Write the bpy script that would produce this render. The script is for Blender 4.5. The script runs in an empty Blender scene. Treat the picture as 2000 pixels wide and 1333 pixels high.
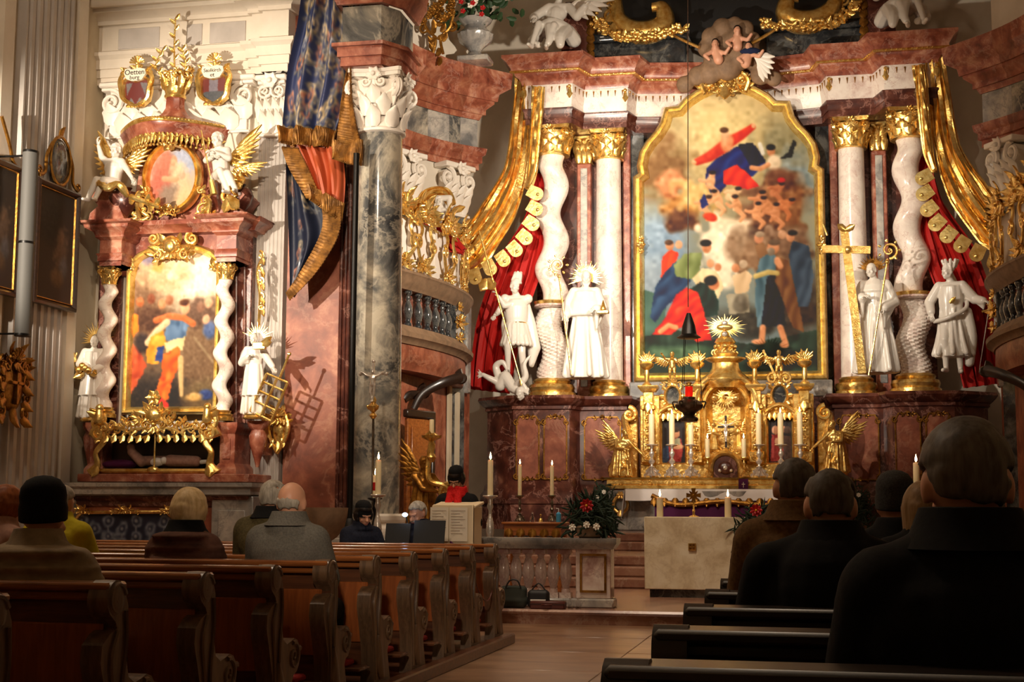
import bpy, bmesh, math, random
import numpy as np
from mathutils import Vector, Matrix, noise
PI = math.pi
scene = bpy.context.scene
COL = scene.collection
# ---------------------------------------------------------------- camera
F, YAW, PITCH, ROLL, EYE = 2799.0, 0.2095, 0.1174, 0.0055, 1.228
CAMP = Vector((0, 0, EYE))
FW = Vector((-math.sin(YAW)*math.cos(PITCH), math.cos(YAW)*math.cos(PITCH), math.sin(PITCH)))
_r = Vector((math.cos(YAW), math.sin(YAW), 0)); _u = _r.cross(FW)
RT = _r*math.cos(ROLL)+_u*math.sin(ROLL); UP = -_r*math.sin(ROLL)+_u*math.cos(ROLL)
cam_d = bpy.data.cameras.new('camera'); cam = bpy.data.objects.new('camera', cam_d); COL.objects.link(cam)
cam_d.sensor_width = 36; cam_d.lens = F*36/2000; cam_d.clip_start = .05; cam_d.clip_end = 200
mw = Matrix.Identity(4)
for i in range(3): mw[i][0] = RT[i]; mw[i][1] = UP[i]; mw[i][2] = -FW[i]; mw[i][3] = CAMP[i]
cam.matrix_world = mw
scene.camera = cam
# ---------------------------------------------------------------- world, exposure, lamps
world = bpy.data.worlds.new('church_night'); scene.world = world; world.use_nodes = True
bg = world.node_tree.nodes['Background']; bg.inputs[0].default_value = (.9, .62, .42, 1); bg.inputs[1].default_value = .004
scene.view_settings.view_transform = 'Standard'; scene.view_settings.look = 'None'
scene.view_settings.exposure = 0.0; scene.view_settings.gamma = 1; scene.view_settings.use_curve_mapping = False
def lamp(name, kind, loc, tgt, power, col, size=.15, angle=50, blend=.5):
    d = bpy.data.lights.new(name, kind); d.energy = power; d.color = col
    o = bpy.data.objects.new(name, d); COL.objects.link(o); o.location = loc
    o.rotation_euler = (Vector(tgt)-Vector(loc)).to_track_quat('-Z', 'Y').to_euler()
    if kind == 'SPOT': d.spot_size = math.radians(angle); d.spot_blend = blend; d.shadow_soft_size = size
    elif kind == 'POINT': d.shadow_soft_size = size
    else: d.shape = 'DISK'; d.size = size
    return o
WARM = (1.0, .8, .6); WARM2 = (1, .87, .71)
#LIGHTS
lamp('side_altar_spot', 'SPOT', (-9.4, 11.6, 4.9), (-8.15, 18.3, 5.2), 2600, WARM2, .05, 58, .6)
lamp('side_altar_low_spot', 'SPOT', (-6.6, 12.6, 4.6), (-8.1, 18.2, 3.6), 700, WARM, .06, 44, .8)
lamp('high_altar_spot', 'SPOT', (-5.2, 19.3, 6.0), (-1.9, 27.8, 6.4), 2700, WARM2, .06, 66, .6)
lamp('high_altar_centre_spot', 'SPOT', (-3.0, 17.4, 8.8), (-1.6, 28.0, 6.6), 1900, WARM2, .08, 56, .8)
lamp('high_altar_right_spot', 'SPOT', (3.0, 18.9, 6.4), (-2.2, 27.8, 6.0), 1700, WARM2, .1, 60, .8)
lamp('tabernacle_spot', 'SPOT', (-2.4, 17.2, 6.5), (-1.7, 26.0, 2.3), 900, WARM, .08, 26, .8)
lamp('chancel_side_spot', 'SPOT', (-.2, 17.6, 6.6), (-6.2, 23.8, 6.6), 3600, WARM2, .12, 84, .8)
lamp('arch_spot', 'SPOT', (-4.6, 10.5, 7.2), (-6.4, 18.3, 5.6), 1300, WARM, .12, 62, .9)
lamp('crossing_lamp', 'SPOT', (-2.6, 13.4, 10.5), (-2.6, 15.6, 0), 1400, WARM, .5, 78, .9)
lamp('nave_lamp', 'POINT', (-6.8, 9.6, 10.8), (0, 0, 0), 620, WARM, .6)
lamp('pew_front_fill', 'SPOT', (-1.4, 2.6, 3.4), (-3.75, 12.5, .45), 720, WARM, .15, 22, .9)  # added fill without a fixture, low over the aisle, brightening the front pew panels
#ENDLIGHTS

# ---------------------------------------------------------------- placing by sight line
def ray(px, py): return FW + RT*((px-1000)/F) + UP*((666.5-py)/F)
def at(px, py, Y):
    d = ray(px, py); return CAMP + d*(Y/d.y)
def atz(px, py, z):
    d = ray(px, py); return CAMP + d*((z-EYE)/d.z)
def atx(px, py, X):
    d = ray(px, py); return CAMP + d*(X/d.x)
def mpp(px, py, Y):            # metres per pixel there
    p = at(px, py, Y)-CAMP; return p.dot(FW)/F

# ---------------------------------------------------------------- mesh builder
class MB:
    def __init__(s): s.v = []; s.f = []; s.M = Matrix.Identity(4); s.smooth = []; s.cols = None
    def add(s, vs, fs, smooth=True):
        n = len(s.v); M = s.M
        s.v += [M @ Vector(v) for v in vs]
        s.f += [tuple(i+n for i in f) for f in fs]; s.smooth += [smooth]*len(fs)
        return s
    def box(s, x0, x1, y0, y1, z0, z1, b=0.0):
        if x0 > x1: x0, x1 = x1, x0
        if y0 > y1: y0, y1 = y1, y0
        if z0 > z1: z0, z1 = z1, z0
        b = min(b, (x1-x0)*.3, (y1-y0)*.3, (z1-z0)*.3)
        if b <= 0:
            return s.add([(x, y, z) for z in (z0, z1) for y in (y0, y1) for x in (x0, x1)],
                  [(0, 2, 3, 1), (4, 5, 7, 6), (0, 1, 5, 4), (2, 6, 7, 3), (0, 4, 6, 2), (1, 3, 7, 5)], False)
        X, Y, Z = (x0, x1), (y0, y1), (z0, z1); vs = []; idx = {}
        for i in (0, 1):
            for j in (0, 1):
                for k in (0, 1):
                    p = [X[i], Y[j], Z[k]]; q = [b*(1-2*i), b*(1-2*j), b*(1-2*k)]
                    for a in range(3):
                        r = [p[t]+(q[t] if t != a else 0) for t in range(3)]
                        idx[(i, j, k, a)] = len(vs); vs.append(r)
        fs = []
        for a in range(3):
            o1, o2 = (a+1) % 3, (a+2) % 3
            for e in (0, 1):
                q = []
                for (m, n) in ((0, 0), (1, 0), (1, 1), (0, 1)):
                    c = [0, 0, 0]; c[a] = e; c[o1] = m; c[o2] = n; q.append(idx[(*c, a)])
                fs.append(tuple(q if e else q[::-1]))
            for (m, n) in ((0, 0), (1, 0), (1, 1), (0, 1)):      # edges along axis a
                c0 = [0, 0, 0]; c0[o1] = m; c0[o2] = n; c1 = list(c0); c1[a] = 1
                q = [idx[(*c0, o1)], idx[(*c1, o1)], idx[(*c1, o2)], idx[(*c0, o2)]]
                fs.append(tuple(q))
        for i in (0, 1):
            for j in (0, 1):
                for k in (0, 1): fs.append((idx[(i, j, k, 0)], idx[(i, j, k, 1)], idx[(i, j, k, 2)]))
        return s.add(vs, fs, False)
    def lathe(s, prof, seg=24, c=(0, 0, 0), sx=1, sy=1, fold=None, a0=0, a1=2*PI, cap=True):
        full = abs(a1-a0-2*PI) < 1e-6; n = seg if full else seg+1; vs = []
        for k, (r, z) in enumerate(prof):
            for i in range(n):
                a = a0+(a1-a0)*i/seg; rr = r*(1 if fold is None else fold(a, z))
                vs.append((c[0]+rr*math.cos(a)*sx, c[1]+rr*math.sin(a)*sy, c[2]+z))
        fs = []
        for k in range(len(prof)-1):
            for i in range(seg):
                j = (i+1) % n; fs.append((k*n+i, k*n+j, (k+1)*n+j, (k+1)*n+i))
        if cap and full:
            fs.append(tuple(range(n))[::-1]); fs.append(tuple((len(prof)-1)*n+i for i in range(n)))
        return s.add(vs, fs)
    def tube(s, pts, rad, seg=8, flat=1.0, up=None, closed=False):
        pts = [Vector(p) for p in pts]; n = len(pts); vs = []
        if n < 2: return s
        rads = rad if isinstance(rad, (list, tuple)) else [rad]*n
        ref = Vector(up) if up else Vector((0, 0, 1)); pn = None
        for i, p in enumerate(pts):
            if closed: t = (pts[(i+1) % n]-pts[i-1])
            else: t = (pts[min(i+1, n-1)]-pts[max(i-1, 0)])
            if t.length < 1e-9: t = Vector((0, 0, 1))
            t.normalize()
            if pn is None:
                a = ref if abs(t.dot(ref)) < .95 else Vector((1, 0, 0)); u = t.cross(a).normalized()
            else:
                u = pn-t*pn.dot(t)
                u = u.normalized() if u.length > 1e-6 else t.orthogonal().normalized()
            pn = u; w = u.cross(t)
            for k in range(seg):
                a = 2*PI*k/seg; vs.append(p+u*(rads[i]*math.cos(a))+w*(rads[i]*flat*math.sin(a)))
        fs = []
        for i in range(n if closed else n-1):
            for k in range(seg):
                l = (k+1) % seg; j = (i+1) % n
                fs.append((i*seg+k, i*seg+l, j*seg+l, j*seg+k))
        if not closed:
            fs.append(tuple(range(seg))[::-1]); fs.append(tuple((n-1)*seg+k for k in range(seg)))
        return s.add(vs, fs)
    def ball(s, c, r, seg=12, ring=8, rot=None):
        if not isinstance(r, (tuple, list)): r = (r, r, r)
        R = rot or Matrix.Identity(3); c = Vector(c); vs = [c+R @ Vector((0, 0, -r[2]))]
        for k in range(1, ring):
            a = -PI/2+PI*k/ring
            for i in range(seg):
                t = 2*PI*i/seg; vs.append(c+R @ Vector((r[0]*math.cos(a)*math.cos(t), r[1]*math.cos(a)*math.sin(t), r[2]*math.sin(a))))
        vs.append(c+R @ Vector((0, 0, r[2]))); fs = []
        for i in range(seg):
            j = (i+1) % seg; fs.append((0, 1+j, 1+i)); L = len(vs)-1; b = 1+(ring-2)*seg; fs.append((L, b+i, b+j))
        for k in range(ring-2):
            for i in range(seg):
                j = (i+1) % seg; b = 1+k*seg; fs.append((b+i, b+j, b+seg+j, b+seg+i))
        return s.add(vs, fs)
    def limb(s, a, b, r0, r1, seg=12):
        a = Vector(a); b = Vector(b); d = (b-a); L = d.length
        if L < 1e-6: return s.ball(a, r0)
        d /= L; pts = []; rr = []
        for k in range(4):
            q = PI/2*(1-k/4); pts.append(a-d*r0*math.sin(q)); rr.append(max(r0*math.cos(q), .0004))
        pts.append(a); rr.append(r0); pts.append(b); rr.append(r1)
        for k in range(1, 5):
            q = PI/2*k/4; pts.append(b+d*r1*math.sin(q)); rr.append(max(r1*math.cos(q), .0004))
        return s.tube(pts, rr, seg)
    def chain(s, pts, rads, seg=12):
        for i in range(len(pts)-1): s.limb(pts[i], pts[i+1], rads[i], rads[i+1], seg)
        return s
    def prism(s, poly, y0, y1, plane='xz'):
        n = len(poly)
        mk = (lambda a, b, y: (a, y, b)) if plane == 'xz' else ((lambda a, b, y: (a, b, y)) if plane == 'xy' else (lambda a, b, y: (y, a, b)))
        vs = [mk(a, b, y0) for a, b in poly]+[mk(a, b, y1) for a, b in poly]
        fs = [tuple(range(n)), tuple(range(2*n-1, n-1, -1))]+[(i, n+i, n+(i+1) % n, (i+1) % n) for i in range(n)]
        return s.add(vs, fs, False)
    def mould(s, path, prof, closed=False, smooth=False, capends=True, rng=None):
        """profile [(out,z)] carried along a plan path [(x,y)]; 'out' is to the right of travel"""
        P = [Vector((p[0], p[1])) for p in path]; n = len(P); off = []
        for i in range(n):
            if closed or 0 < i < n-1:
                d0 = (P[i]-P[i-1]).normalized(); d1 = (P[(i+1) % n]-P[i]).normalized()
            elif i == 0: d0 = d1 = (P[1]-P[0]).normalized()
            else: d0 = d1 = (P[-1]-P[-2]).normalized()
            n0 = Vector((d0.y, -d0.x)); n1 = Vector((d1.y, -d1.x)); m = n0+n1
            if m.length < 1e-6: m = n0.copy()
            m.normalize(); off.append(m/max(.35, m.dot(n0)))
        if rng: P = P[rng[0]:rng[1]+1]; off = off[rng[0]:rng[1]+1]; n = len(P)
        vs = [(P[i].x+off[i].x*o, P[i].y+off[i].y*o, z) for i in range(n) for (o, z) in prof]
        k = len(prof); fs = []
        for i in range(n if closed else n-1):
            j = (i+1) % n
            for a in range(k-1): fs.append((i*k+a, i*k+a+1, j*k+a+1, j*k+a))
        if not closed and capends: fs.append(tuple(range(k))); fs.append(tuple((n-1)*k+a for a in range(k))[::-1])
        return s.add(vs, fs, smooth)
    def frame(s, poly, prof, smooth=False):
        """profile [(inset,y)] carried round a closed outline in the XZ plane"""
        n = len(poly); P = [Vector(p) for p in poly]
        area = sum(P[i-1].x*P[i].y-P[i].x*P[i-1].y for i in range(n)); sg = 1 if area > 0 else -1; off = []
        for i in range(n):
            d0 = (P[i]-P[i-1]).normalized(); d1 = (P[(i+1) % n]-P[i]).normalized()
            n0 = Vector((-d0.y, d0.x))*sg; n1 = Vector((-d1.y, d1.x))*sg; m = n0+n1
            if m.length < 1e-6: m = n0.copy()
            m.normalize(); off.append(m/max(.4, m.dot(n0)))
        vs = [(P[i].x+off[i].x*o, y, P[i].y+off[i].y*o) for i in range(n) for (o, y) in prof]; k = len(prof)
        fs = [(i*k+a, i*k+a+1, ((i+1) % n)*k+a+1, ((i+1) % n)*k+a) for i in range(n) for a in range(k-1)]
        return s.add(vs, fs, smooth)
    def grid(s, fn, nu, nv, thick=0.0):
        vs = [Vector(fn(i/nu, j/nv)) for j in range(nv+1) for i in range(nu+1)]; w = nu+1
        fs = [(j*w+i, j*w+i+1, (j+1)*w+i+1, (j+1)*w+i) for j in range(nv) for i in range(nu)]
        if thick:
            N = len(vs); nn = []
            for j in range(nv+1):
                for i in range(nu+1):
                    a = vs[j*w+min(i+1, nu)]-vs[j*w+max(i-1, 0)]; b = vs[min(j+1, nv)*w+i]-vs[max(j-1, 0)*w+i]
                    q = a.cross(b); nn.append(q.normalized() if q.length > 1e-12 else Vector((0, 1, 0)))
            vs += [vs[k]-nn[k]*thick for k in range(N)]
            fs += [tuple(i+N for i in f[::-1]) for f in fs]
            for i in range(nu): fs += [(i+1, i, N+i, N+i+1), (nv*w+i, nv*w+i+1, N+nv*w+i+1, N+nv*w+i)]
            for j in range(nv): fs += [(j*w, (j+1)*w, N+(j+1)*w, N+j*w), ((j+1)*w+nu, j*w+nu, N+j*w+nu, N+(j+1)*w+nu)]
        return s.add(vs, fs)
    # ---- carved ornament, drawn in the XZ plane, relief towards -Y
    def scroll(s, c, R, a0, turns=1.3, w=.2, sgn=1, y=0, tail=None):
        pts = []; rad = []; N = int(14*turns)+4
        for i in range(N+1):
            t = i/N; r = R*(1-.86*t); a = a0+sgn*2*PI*turns*t
            pts.append((c[0]+r*math.cos(a), c[1] if len(c) == 3 else y, (c[2] if len(c) == 3 else c[1])+r*math.sin(a))); rad.append(R*w*(1-.55*t))
        s.tube(pts, rad, 6, 1.0, (0, 1, 0)); s.ball(pts[-1], R*w*.9, 8, 5); return s
    def leaf(s, c, ang, L, W, curl=.3, y=0, n=5):
        """ribbed acanthus leaf from c, pointing along ang in XZ; its tip curls forward"""
        ca, sa = math.cos(ang), math.sin(ang); cx, cy, cz = c if len(c) == 3 else (c[0], y, c[1]); vs = []; cols = 5
        for i in range(n+1):
            t = i/n; w = W*(math.sin(PI*min(1, t*.86+.12))**.8)*(1+.16*(i % 2)); fy = -L*curl*t*t-.02*L; sl = L*(t-.25*curl*t*t*t)
            for k in range(cols):
                q = (k/(cols-1)-.5)*2; yy = fy-W*.28*(1-abs(q))*(1 if k != 2 else .55)
                vs.append((cx+ca*sl-sa*q*w*.5, cy+yy, cz+sa*sl+ca*q*w*.5))
        fs = [(i*cols+k, i*cols+k+1, (i+1)*cols+k+1, (i+1)*cols+k) for i in range(n) for k in range(cols-1)]
        m = len(vs); vs += [(v[0], v[1]+W*.12+.002, v[2]) for v in vs]; fs += [tuple(j+m for j in f[::-1]) for f in fs]
        for i in range(n): fs += [(i*cols, (i+1)*cols, m+(i+1)*cols, m+i*cols), ((i+1)*cols+cols-1, i*cols+cols-1, m+i*cols+cols-1, m+(i+1)*cols+cols-1)]
        return s.add(vs, fs)
    def shell(s, c, R, n=9, a0=.15, a1=PI-.15, y=0):
        for i in range(n):
            a = a0+(a1-a0)*i/(n-1); p = Vector((c[0], y, c[1])); q = Vector((c[0]+R*math.cos(a), y-.12*R, c[1]+R*math.sin(a)))
            s.limb(p, p.lerp(q, .9), R*.05, R*.14, 6)
        s.ball((c[0], y-.1*R, c[1]), R*.26, 8, 6); return s
    def rosette(s, c, R, n=6, y=0):
        for i in range(n): s.leaf((c[0], y, c[1]), 2*PI*i/n, R, R*.7, .25)
        s.ball((c[0], y-R*.25, c[1]), R*.3, 8, 6); return s
    def crest(s, cx, cz, w, h, y=0, seed=0, n=3):
        """symmetrical rocaille crest: scroll pairs, leaf sprays and a shell"""
        rnd = random.Random(seed)
        for sg in (-1, 1):
            for i in range(n):
                t = (i+.55)/n; x = cx+sg*w*.5*t*.86; R = h*(.34-.16*t); z = cz+h*.42*(1-t)**1.2
                s.scroll((x, y-.02*rnd.random(), z), R, PI/2 if i % 2 else -PI/2, 1.25, .26, sg if i % 2 else -sg)
                s.leaf((x, y, z+R*.5), PI/2-sg*(.35+.5*t), R*2.0, R*.8, .35)
                s.leaf((x, y, z-R*.3), -PI/2+sg*.6, R*1.5, R*.7, .3)
                s.leaf((x+sg*R*.6, y, z), PI/2-sg*(PI/2-.2), R*1.9, R*.75, .4)
        s.shell((cx, cz+h*.32), h*.42, 9, .1, PI-.1, y-.03)
        for k in range(3): s.leaf((cx, y-.02, cz+h*.25), -PI/2+(k-1)*.6, h*.42, h*.2, .3)
        return s
def spl(pts, n=8):
    """smooth curve through points"""
    P = [Vector(p) for p in pts]; out = []
    for i in range(len(P)-1):
        p0 = P[max(i-1, 0)]; p1 = P[i]; p2 = P[i+1]; p3 = P[min(i+2, len(P)-1)]
        for k in range(n):
            t = k/n; out.append(.5*((2*p1)+(p2-p0)*t+(2*p0-5*p1+4*p2-p3)*t*t+(3*p1-p0-3*p2+p3)*t**3))
    out.append(P[-1]); return out

# ---------------------------------------------------------------- objects
def tag(o, label=None, cat=None, group=None, kind=None):
    if label: o['label'] = label
    if cat: o['category'] = cat
    if group: o['group'] = group
    if kind: o['kind'] = kind
    return o
def thing(name, label, cat, base=(0, 0, 0), group=None):
    o = bpy.data.objects.new(name, None); COL.objects.link(o); o.location = base; o.empty_display_size = .1
    BASES[o.name] = Vector(base); return tag(o, label, cat, group)
BASES = {}
def origin_of(o): return BASES.get(o.name, Vector((0, 0, 0)))
def mesh_of(mb, name='m'):
    me = bpy.data.meshes.new(name); me.from_pydata([tuple(v) for v in mb.v], [], mb.f)
    me.polygons.foreach_set('use_smooth', mb.smooth); me.update(); return me
def fixn(me):
    bm = bmesh.new(); bm.from_mesh(me); bmesh.ops.recalc_face_normals(bm, faces=bm.faces); bm.to_mesh(me); bm.free()
def part(name, mb, mat, parent=None, label=None, base=None, kind=None, local=False, sharp=40):
    """one mesh object; its points are given in the world's coordinates unless local"""
    me = mb if isinstance(mb, bpy.types.Mesh) else mesh_of(mb, name)
    if not isinstance(mb, bpy.types.Mesh): fixn(me)
    o = bpy.data.objects.new(name, me); COL.objects.link(o)
    b = Vector((0, 0, 0)) if local else (origin_of(parent) if parent else (Vector(base) if base is not None else Vector((0, 0, 0))))
    if b.length > 0: me.transform(Matrix.Translation(-b))
    if parent: o.parent = parent; BASES[o.name] = b
    else: o.location = b; BASES[o.name] = b
    if mat is not None: me.materials.append(MAT[mat] if isinstance(mat, str) else mat)
    if sharp and len(me.polygons): me.set_sharp_from_angle(angle=math.radians(sharp))
    return tag(o, label, kind=kind)
def struct(name, mb, mat, label=None, cat=None): 
    o = part(name, mb, mat); o['kind'] = 'structure'
    if label: o['label'] = label
    if cat: o['category'] = cat
    return o
def dup(root, delta, label=None):
    """a copy of a thing with copies of its parts and sub-parts, moved by delta"""
    def rec(o, par):
        c = o.copy(); COL.objects.link(c); c.parent = par
        BASES[c.name] = origin_of(o)+(Vector(delta))
        for ch in list(o.children): rec(ch, c)
        return c
    r = rec(root, None); r.location = Vector(root.location)+Vector(delta)
    if label: r['label'] = label
    return r
def remesh(mb, voxel, smooth=3, extra=None, disp=0, seed=0):
    """fuse overlapping closed pieces into one continuous skin"""
    me = mesh_of(mb, 'tmp'); fixn(me); o = bpy.data.objects.new('tmp', me); COL.objects.link(o)
    m = o.modifiers.new('r', 'REMESH'); m.mode = 'VOXEL'; m.voxel_size = voxel; m.use_smooth_shade = True
    if smooth:
        k = o.modifiers.new('s', 'SMOOTH'); k.factor = .5; k.iterations = smooth
    dg = bpy.context.evaluated_depsgraph_get(); out = bpy.data.meshes.new_from_object(o.evaluated_get(dg))
    bpy.data.objects.remove(o); bpy.data.meshes.remove(me)
    if extra is not None and len(extra.v):
        ex = mesh_of(extra, 'x'); fixn(ex); bm = bmesh.new(); bm.from_mesh(out); bm.from_mesh(ex); bm.to_mesh(out); bm.free(); bpy.data.meshes.remove(ex)
    out.polygons.foreach_set('use_smooth', [True]*len(out.polygons)); return out
# ---------------------------------------------------------------- materials
MAT = {}
def srgb(r, g, b):
    f = lambda c: ((c/255)/12.92 if c/255 <= .04045 else (((c/255)+.055)/1.055)**2.4); return (f(r), f(g), f(b), 1)
def newmat(name, rough=.5, metal=0.0, col=(.5, .5, .5, 1), spec=.5, coat=0.0):
    m = bpy.data.materials.new(name); m.use_nodes = True; b = m.node_tree.nodes['Principled BSDF']
    b.inputs['Base Color'].default_value = col; b.inputs['Roughness'].default_value = rough; b.inputs['Metallic'].default_value = metal
    b.inputs['Specular IOR Level'].default_value = spec; b.inputs['Coat Weight'].default_value = coat; b.inputs['Coat Roughness'].default_value = .15
    MAT[name] = m; return m, m.node_tree, b
def tex(nt, kind, scale, detail=4, rough=.55, dist=0.0, sc=(1, 1, 1), coord='Object', rot=(0, 0, 0)):
    tc = nt.nodes.new('ShaderNodeTexCoord'); mp = nt.nodes.new('ShaderNodeMapping'); mp.inputs['Scale'].default_value = sc; mp.inputs['Rotation'].default_value = rot
    nt.links.new(tc.outputs[coord], mp.inputs['Vector'])
    if kind == 'noise':
        t = nt.nodes.new('ShaderNodeTexNoise'); t.inputs['Scale'].default_value = scale; t.inputs['Detail'].default_value = detail
        t.inputs['Roughness'].default_value = rough; t.inputs['Distortion'].default_value = dist; out = t.outputs['Fac']
    elif kind == 'voronoi':
        t = nt.nodes.new('ShaderNodeTexVoronoi'); t.inputs['Scale'].default_value = scale; out = t.outputs['Distance']
    else:
        t = nt.nodes.new('ShaderNodeTexWave'); t.inputs['Scale'].default_value = scale; t.inputs['Distortion'].default_value = dist
        t.inputs['Detail'].default_value = detail; t.inputs['Detail Scale'].default_value = 1.4; out = t.outputs['Fac']
    nt.links.new(mp.outputs[0], t.inputs['Vector']); return out
def ramp(nt, fac, stops, interp='LINEAR'):
    r = nt.nodes.new('ShaderNodeValToRGB'); r.color_ramp.interpolation = interp
    while len(r.color_ramp.elements) < len(stops): r.color_ramp.elements.new(.5)
    for e, (p, c) in zip(r.color_ramp.elements, stops): e.position = p; e.color = c
    nt.links.new(fac, r.inputs[0]); return r.outputs[0]
def mixc(nt, fac, a, b, mode='MIX'):
    m = nt.nodes.new('ShaderNodeMix'); m.data_type = 'RGBA'; m.blend_type = mode
    if hasattr(fac, 'links'): nt.links.new(fac, m.inputs[0])
    else: m.inputs[0].default_value = fac
    for v, i in ((a, 6), (b, 7)):
        if hasattr(v, 'links'): nt.links.new(v, m.inputs[i])
        else: m.inputs[i].default_value = v
    return m.outputs[2]
def bump(nt, b, h, st=.2, d=.01):
    n = nt.nodes.new('ShaderNodeBump'); n.inputs['Strength'].default_value = st; n.inputs['Distance'].default_value = d
    nt.links.new(h, n.inputs['Height']); nt.links.new(n.outputs[0], b.inputs['Normal'])
def marble(name, stops, scale, vein=None, vscale=1.5, rough=.18, dist=.35, sc=(1, 1, 1), vw=.05, coat=.2, vs=.45):
    m, nt, b = newmat(name, rough, coat=coat); c = ramp(nt, tex(nt, 'noise', scale, 7, .62, dist, sc), stops)
    if vein:
        v = tex(nt, "noise", vscale, 6, .65, .5, sc); r = ramp(nt, v, [(.5-vw, (0, 0, 0, 1)), (.5, (vs, vs, vs, 1)), (.5+vw, (0, 0, 0, 1))])
        c = mixc(nt, r, c, vein)
    nt.links.new(c, b.inputs['Base Color']); return m
marble('red_marble', [(.3, srgb(94, 42, 31)), (.45, srgb(138, 72, 53)), (.56, srgb(168, 102, 78)), (.68, srgb(198, 146, 118))], 3.4, srgb(226, 190, 172), 1.9, vw=.025, rough=.34, coat=.08, vs=.25)
marble('deep_red_marble', [(.3, srgb(46, 19, 15)), (.48, srgb(76, 36, 27)), (.6, srgb(100, 54, 40)), (.72, srgb(142, 92, 72))], 3.0, srgb(188, 138, 122), 1.6, vw=.022, rough=.3, coat=.1)
marble('orange_marble', [(.3, srgb(98, 48, 32)), (.48, srgb(130, 68, 46)), (.6, srgb(154, 88, 62)), (.72, srgb(182, 124, 92))], 2.6, srgb(206, 156, 124), 1.1, vw=.03, rough=.5, coat=0, vs=.2)
marble('grey_marble', [(.34, srgb(50, 52, 56)), (.46, srgb(96, 96, 94)), (.54, srgb(142, 136, 124)), (.64, srgb(190, 180, 160))], 1.5, srgb(206, 196, 176), .9, vw=.03, rough=.1, dist=.5)
marble('dark_marble', [(.3, srgb(20, 22, 24)), (.5, srgb(52, 54, 56)), (.66, srgb(108, 108, 104))], 2.6, srgb(120, 118, 112), 1.5, vw=.02, rough=.12)
marble('pale_grey_marble', [(.34, srgb(112, 112, 112)), (.5, srgb(158, 154, 148)), (.66, srgb(200, 192, 180))], 2.0, srgb(96, 96, 98), 1.3, vw=.02, rough=.22)
marble('white_marble', [(.3, srgb(206, 184, 174)), (.5, srgb(236, 224, 212)), (.7, srgb(246, 238, 226))], 2.2, srgb(186, 140, 126), 1.8, vw=.016, rough=.26)
marble('veined_marble', [(.34, srgb(168, 130, 122)), (.5, srgb(214, 190, 178)), (.66, srgb(238, 228, 216))], 3.2, srgb(146, 100, 92), 2.6, vw=.03, rough=.14, sc=(1, 1, .8))
marble('step_marble', [(.3, srgb(112, 70, 56)), (.5, srgb(150, 106, 86)), (.7, srgb(178, 138, 114))], 2.6, srgb(190, 160, 138), 1.4, vw=.02, rough=.25)
marble('travertine', [(.36, srgb(196, 176, 140)), (.5, srgb(222, 208, 176)), (.66, srgb(236, 226, 200))], 3.6, srgb(200, 180, 146), 2.2, vw=.02, rough=.6, coat=0)
marble('stucco_white', [(.3, srgb(226, 216, 202)), (.7, srgb(240, 232, 220))], 3, None, rough=.42, coat=.08)
marble('plaster', [(.3, srgb(206, 194, 176)), (.7, srgb(224, 214, 198))], 1.2, None, rough=.75, coat=0)
marble('plaster_grey', [(.3, srgb(166, 158, 150)), (.7, srgb(192, 184, 176))], 1.4, None, rough=.7, coat=0)
marble('plaster_cream', [(.3, srgb(190, 174, 146)), (.7, srgb(210, 196, 170))], 1.1, None, rough=.75, coat=0)
marble('sandstone', [(.3, srgb(108, 84, 62)), (.7, srgb(146, 116, 88))], 5, None, rough=.7, coat=0)
m, nt, b = newmat('statue_white', .3, col=srgb(222, 215, 204), spec=.5, coat=.2)
def goldmat(name, c0, c1, rough, metal=.72):
    m, nt, b = newmat(name, rough, metal); n = tex(nt, 'noise', 9, 4, .6)
    nt.links.new(ramp(nt, n, [(.35, c0), (.65, c1)]), b.inputs['Base Color']); bump(nt, b, tex(nt, 'noise', 18, 4, .6), .4, .016); return m
goldmat('gold', srgb(214, 162, 72), srgb(255, 222, 140), .24, .84)
goldmat('pale_gold', srgb(214, 176, 96), srgb(248, 224, 150), .3, .8)
goldmat('dark_gold', srgb(118, 78, 30), srgb(176, 126, 54), .38, .85); goldmat('bronze_fringe', srgb(104, 68, 28), srgb(168, 118, 54), .5, .5)
goldmat('silver', srgb(196, 188, 178), srgb(240, 232, 222), .26, .65)
goldmat('tarnished_silver', srgb(92, 84, 74), srgb(140, 128, 112), .3, .9)
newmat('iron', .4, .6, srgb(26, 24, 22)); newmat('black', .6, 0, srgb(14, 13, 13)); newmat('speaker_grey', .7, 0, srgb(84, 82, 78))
newmat('red_cloth', .7, 0, srgb(168, 22, 16), .3); newmat('dark_red_cloth', .7, 0, srgb(112, 16, 18), .3); newmat('purple_cloth', .75, 0, srgb(82, 28, 72), .2)
newmat('white_cloth', .8, 0, srgb(236, 230, 226), .2); newmat('wax', .45, 0, srgb(240, 222, 178)); newmat('paper', .8, 0, srgb(232, 220, 198)); newmat('ink', .8, 0, srgb(40, 30, 26))
MAT['wax'].node_tree.nodes['Principled BSDF'].inputs['Subsurface Weight'].default_value = .25
newmat('lectern_cream', .5, 0, srgb(226, 206, 170)); newmat('leather', .5, 0, srgb(84, 32, 20)); newmat('bag_green', .85, 0, srgb(48, 52, 44)); newmat('bag_black', .6, 0, srgb(22, 20, 20))
newmat('leaf', .6, 0, srgb(34, 62, 30)); newmat('fir', .7, 0, srgb(24, 44, 22)); newmat('petal_red', .5, 0, srgb(178, 10, 16)); newmat('petal_white', .5, 0, srgb(240, 234, 220)); newmat('petal_yellow', .5, 0, srgb(220, 170, 30))
newmat('hand_gel', .2, 0, srgb(70, 150, 190)); newmat('kneeler_red', .8, 0, srgb(150, 24, 26)); newmat('mesh_white', .7, 0, srgb(222, 214, 206))
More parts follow.
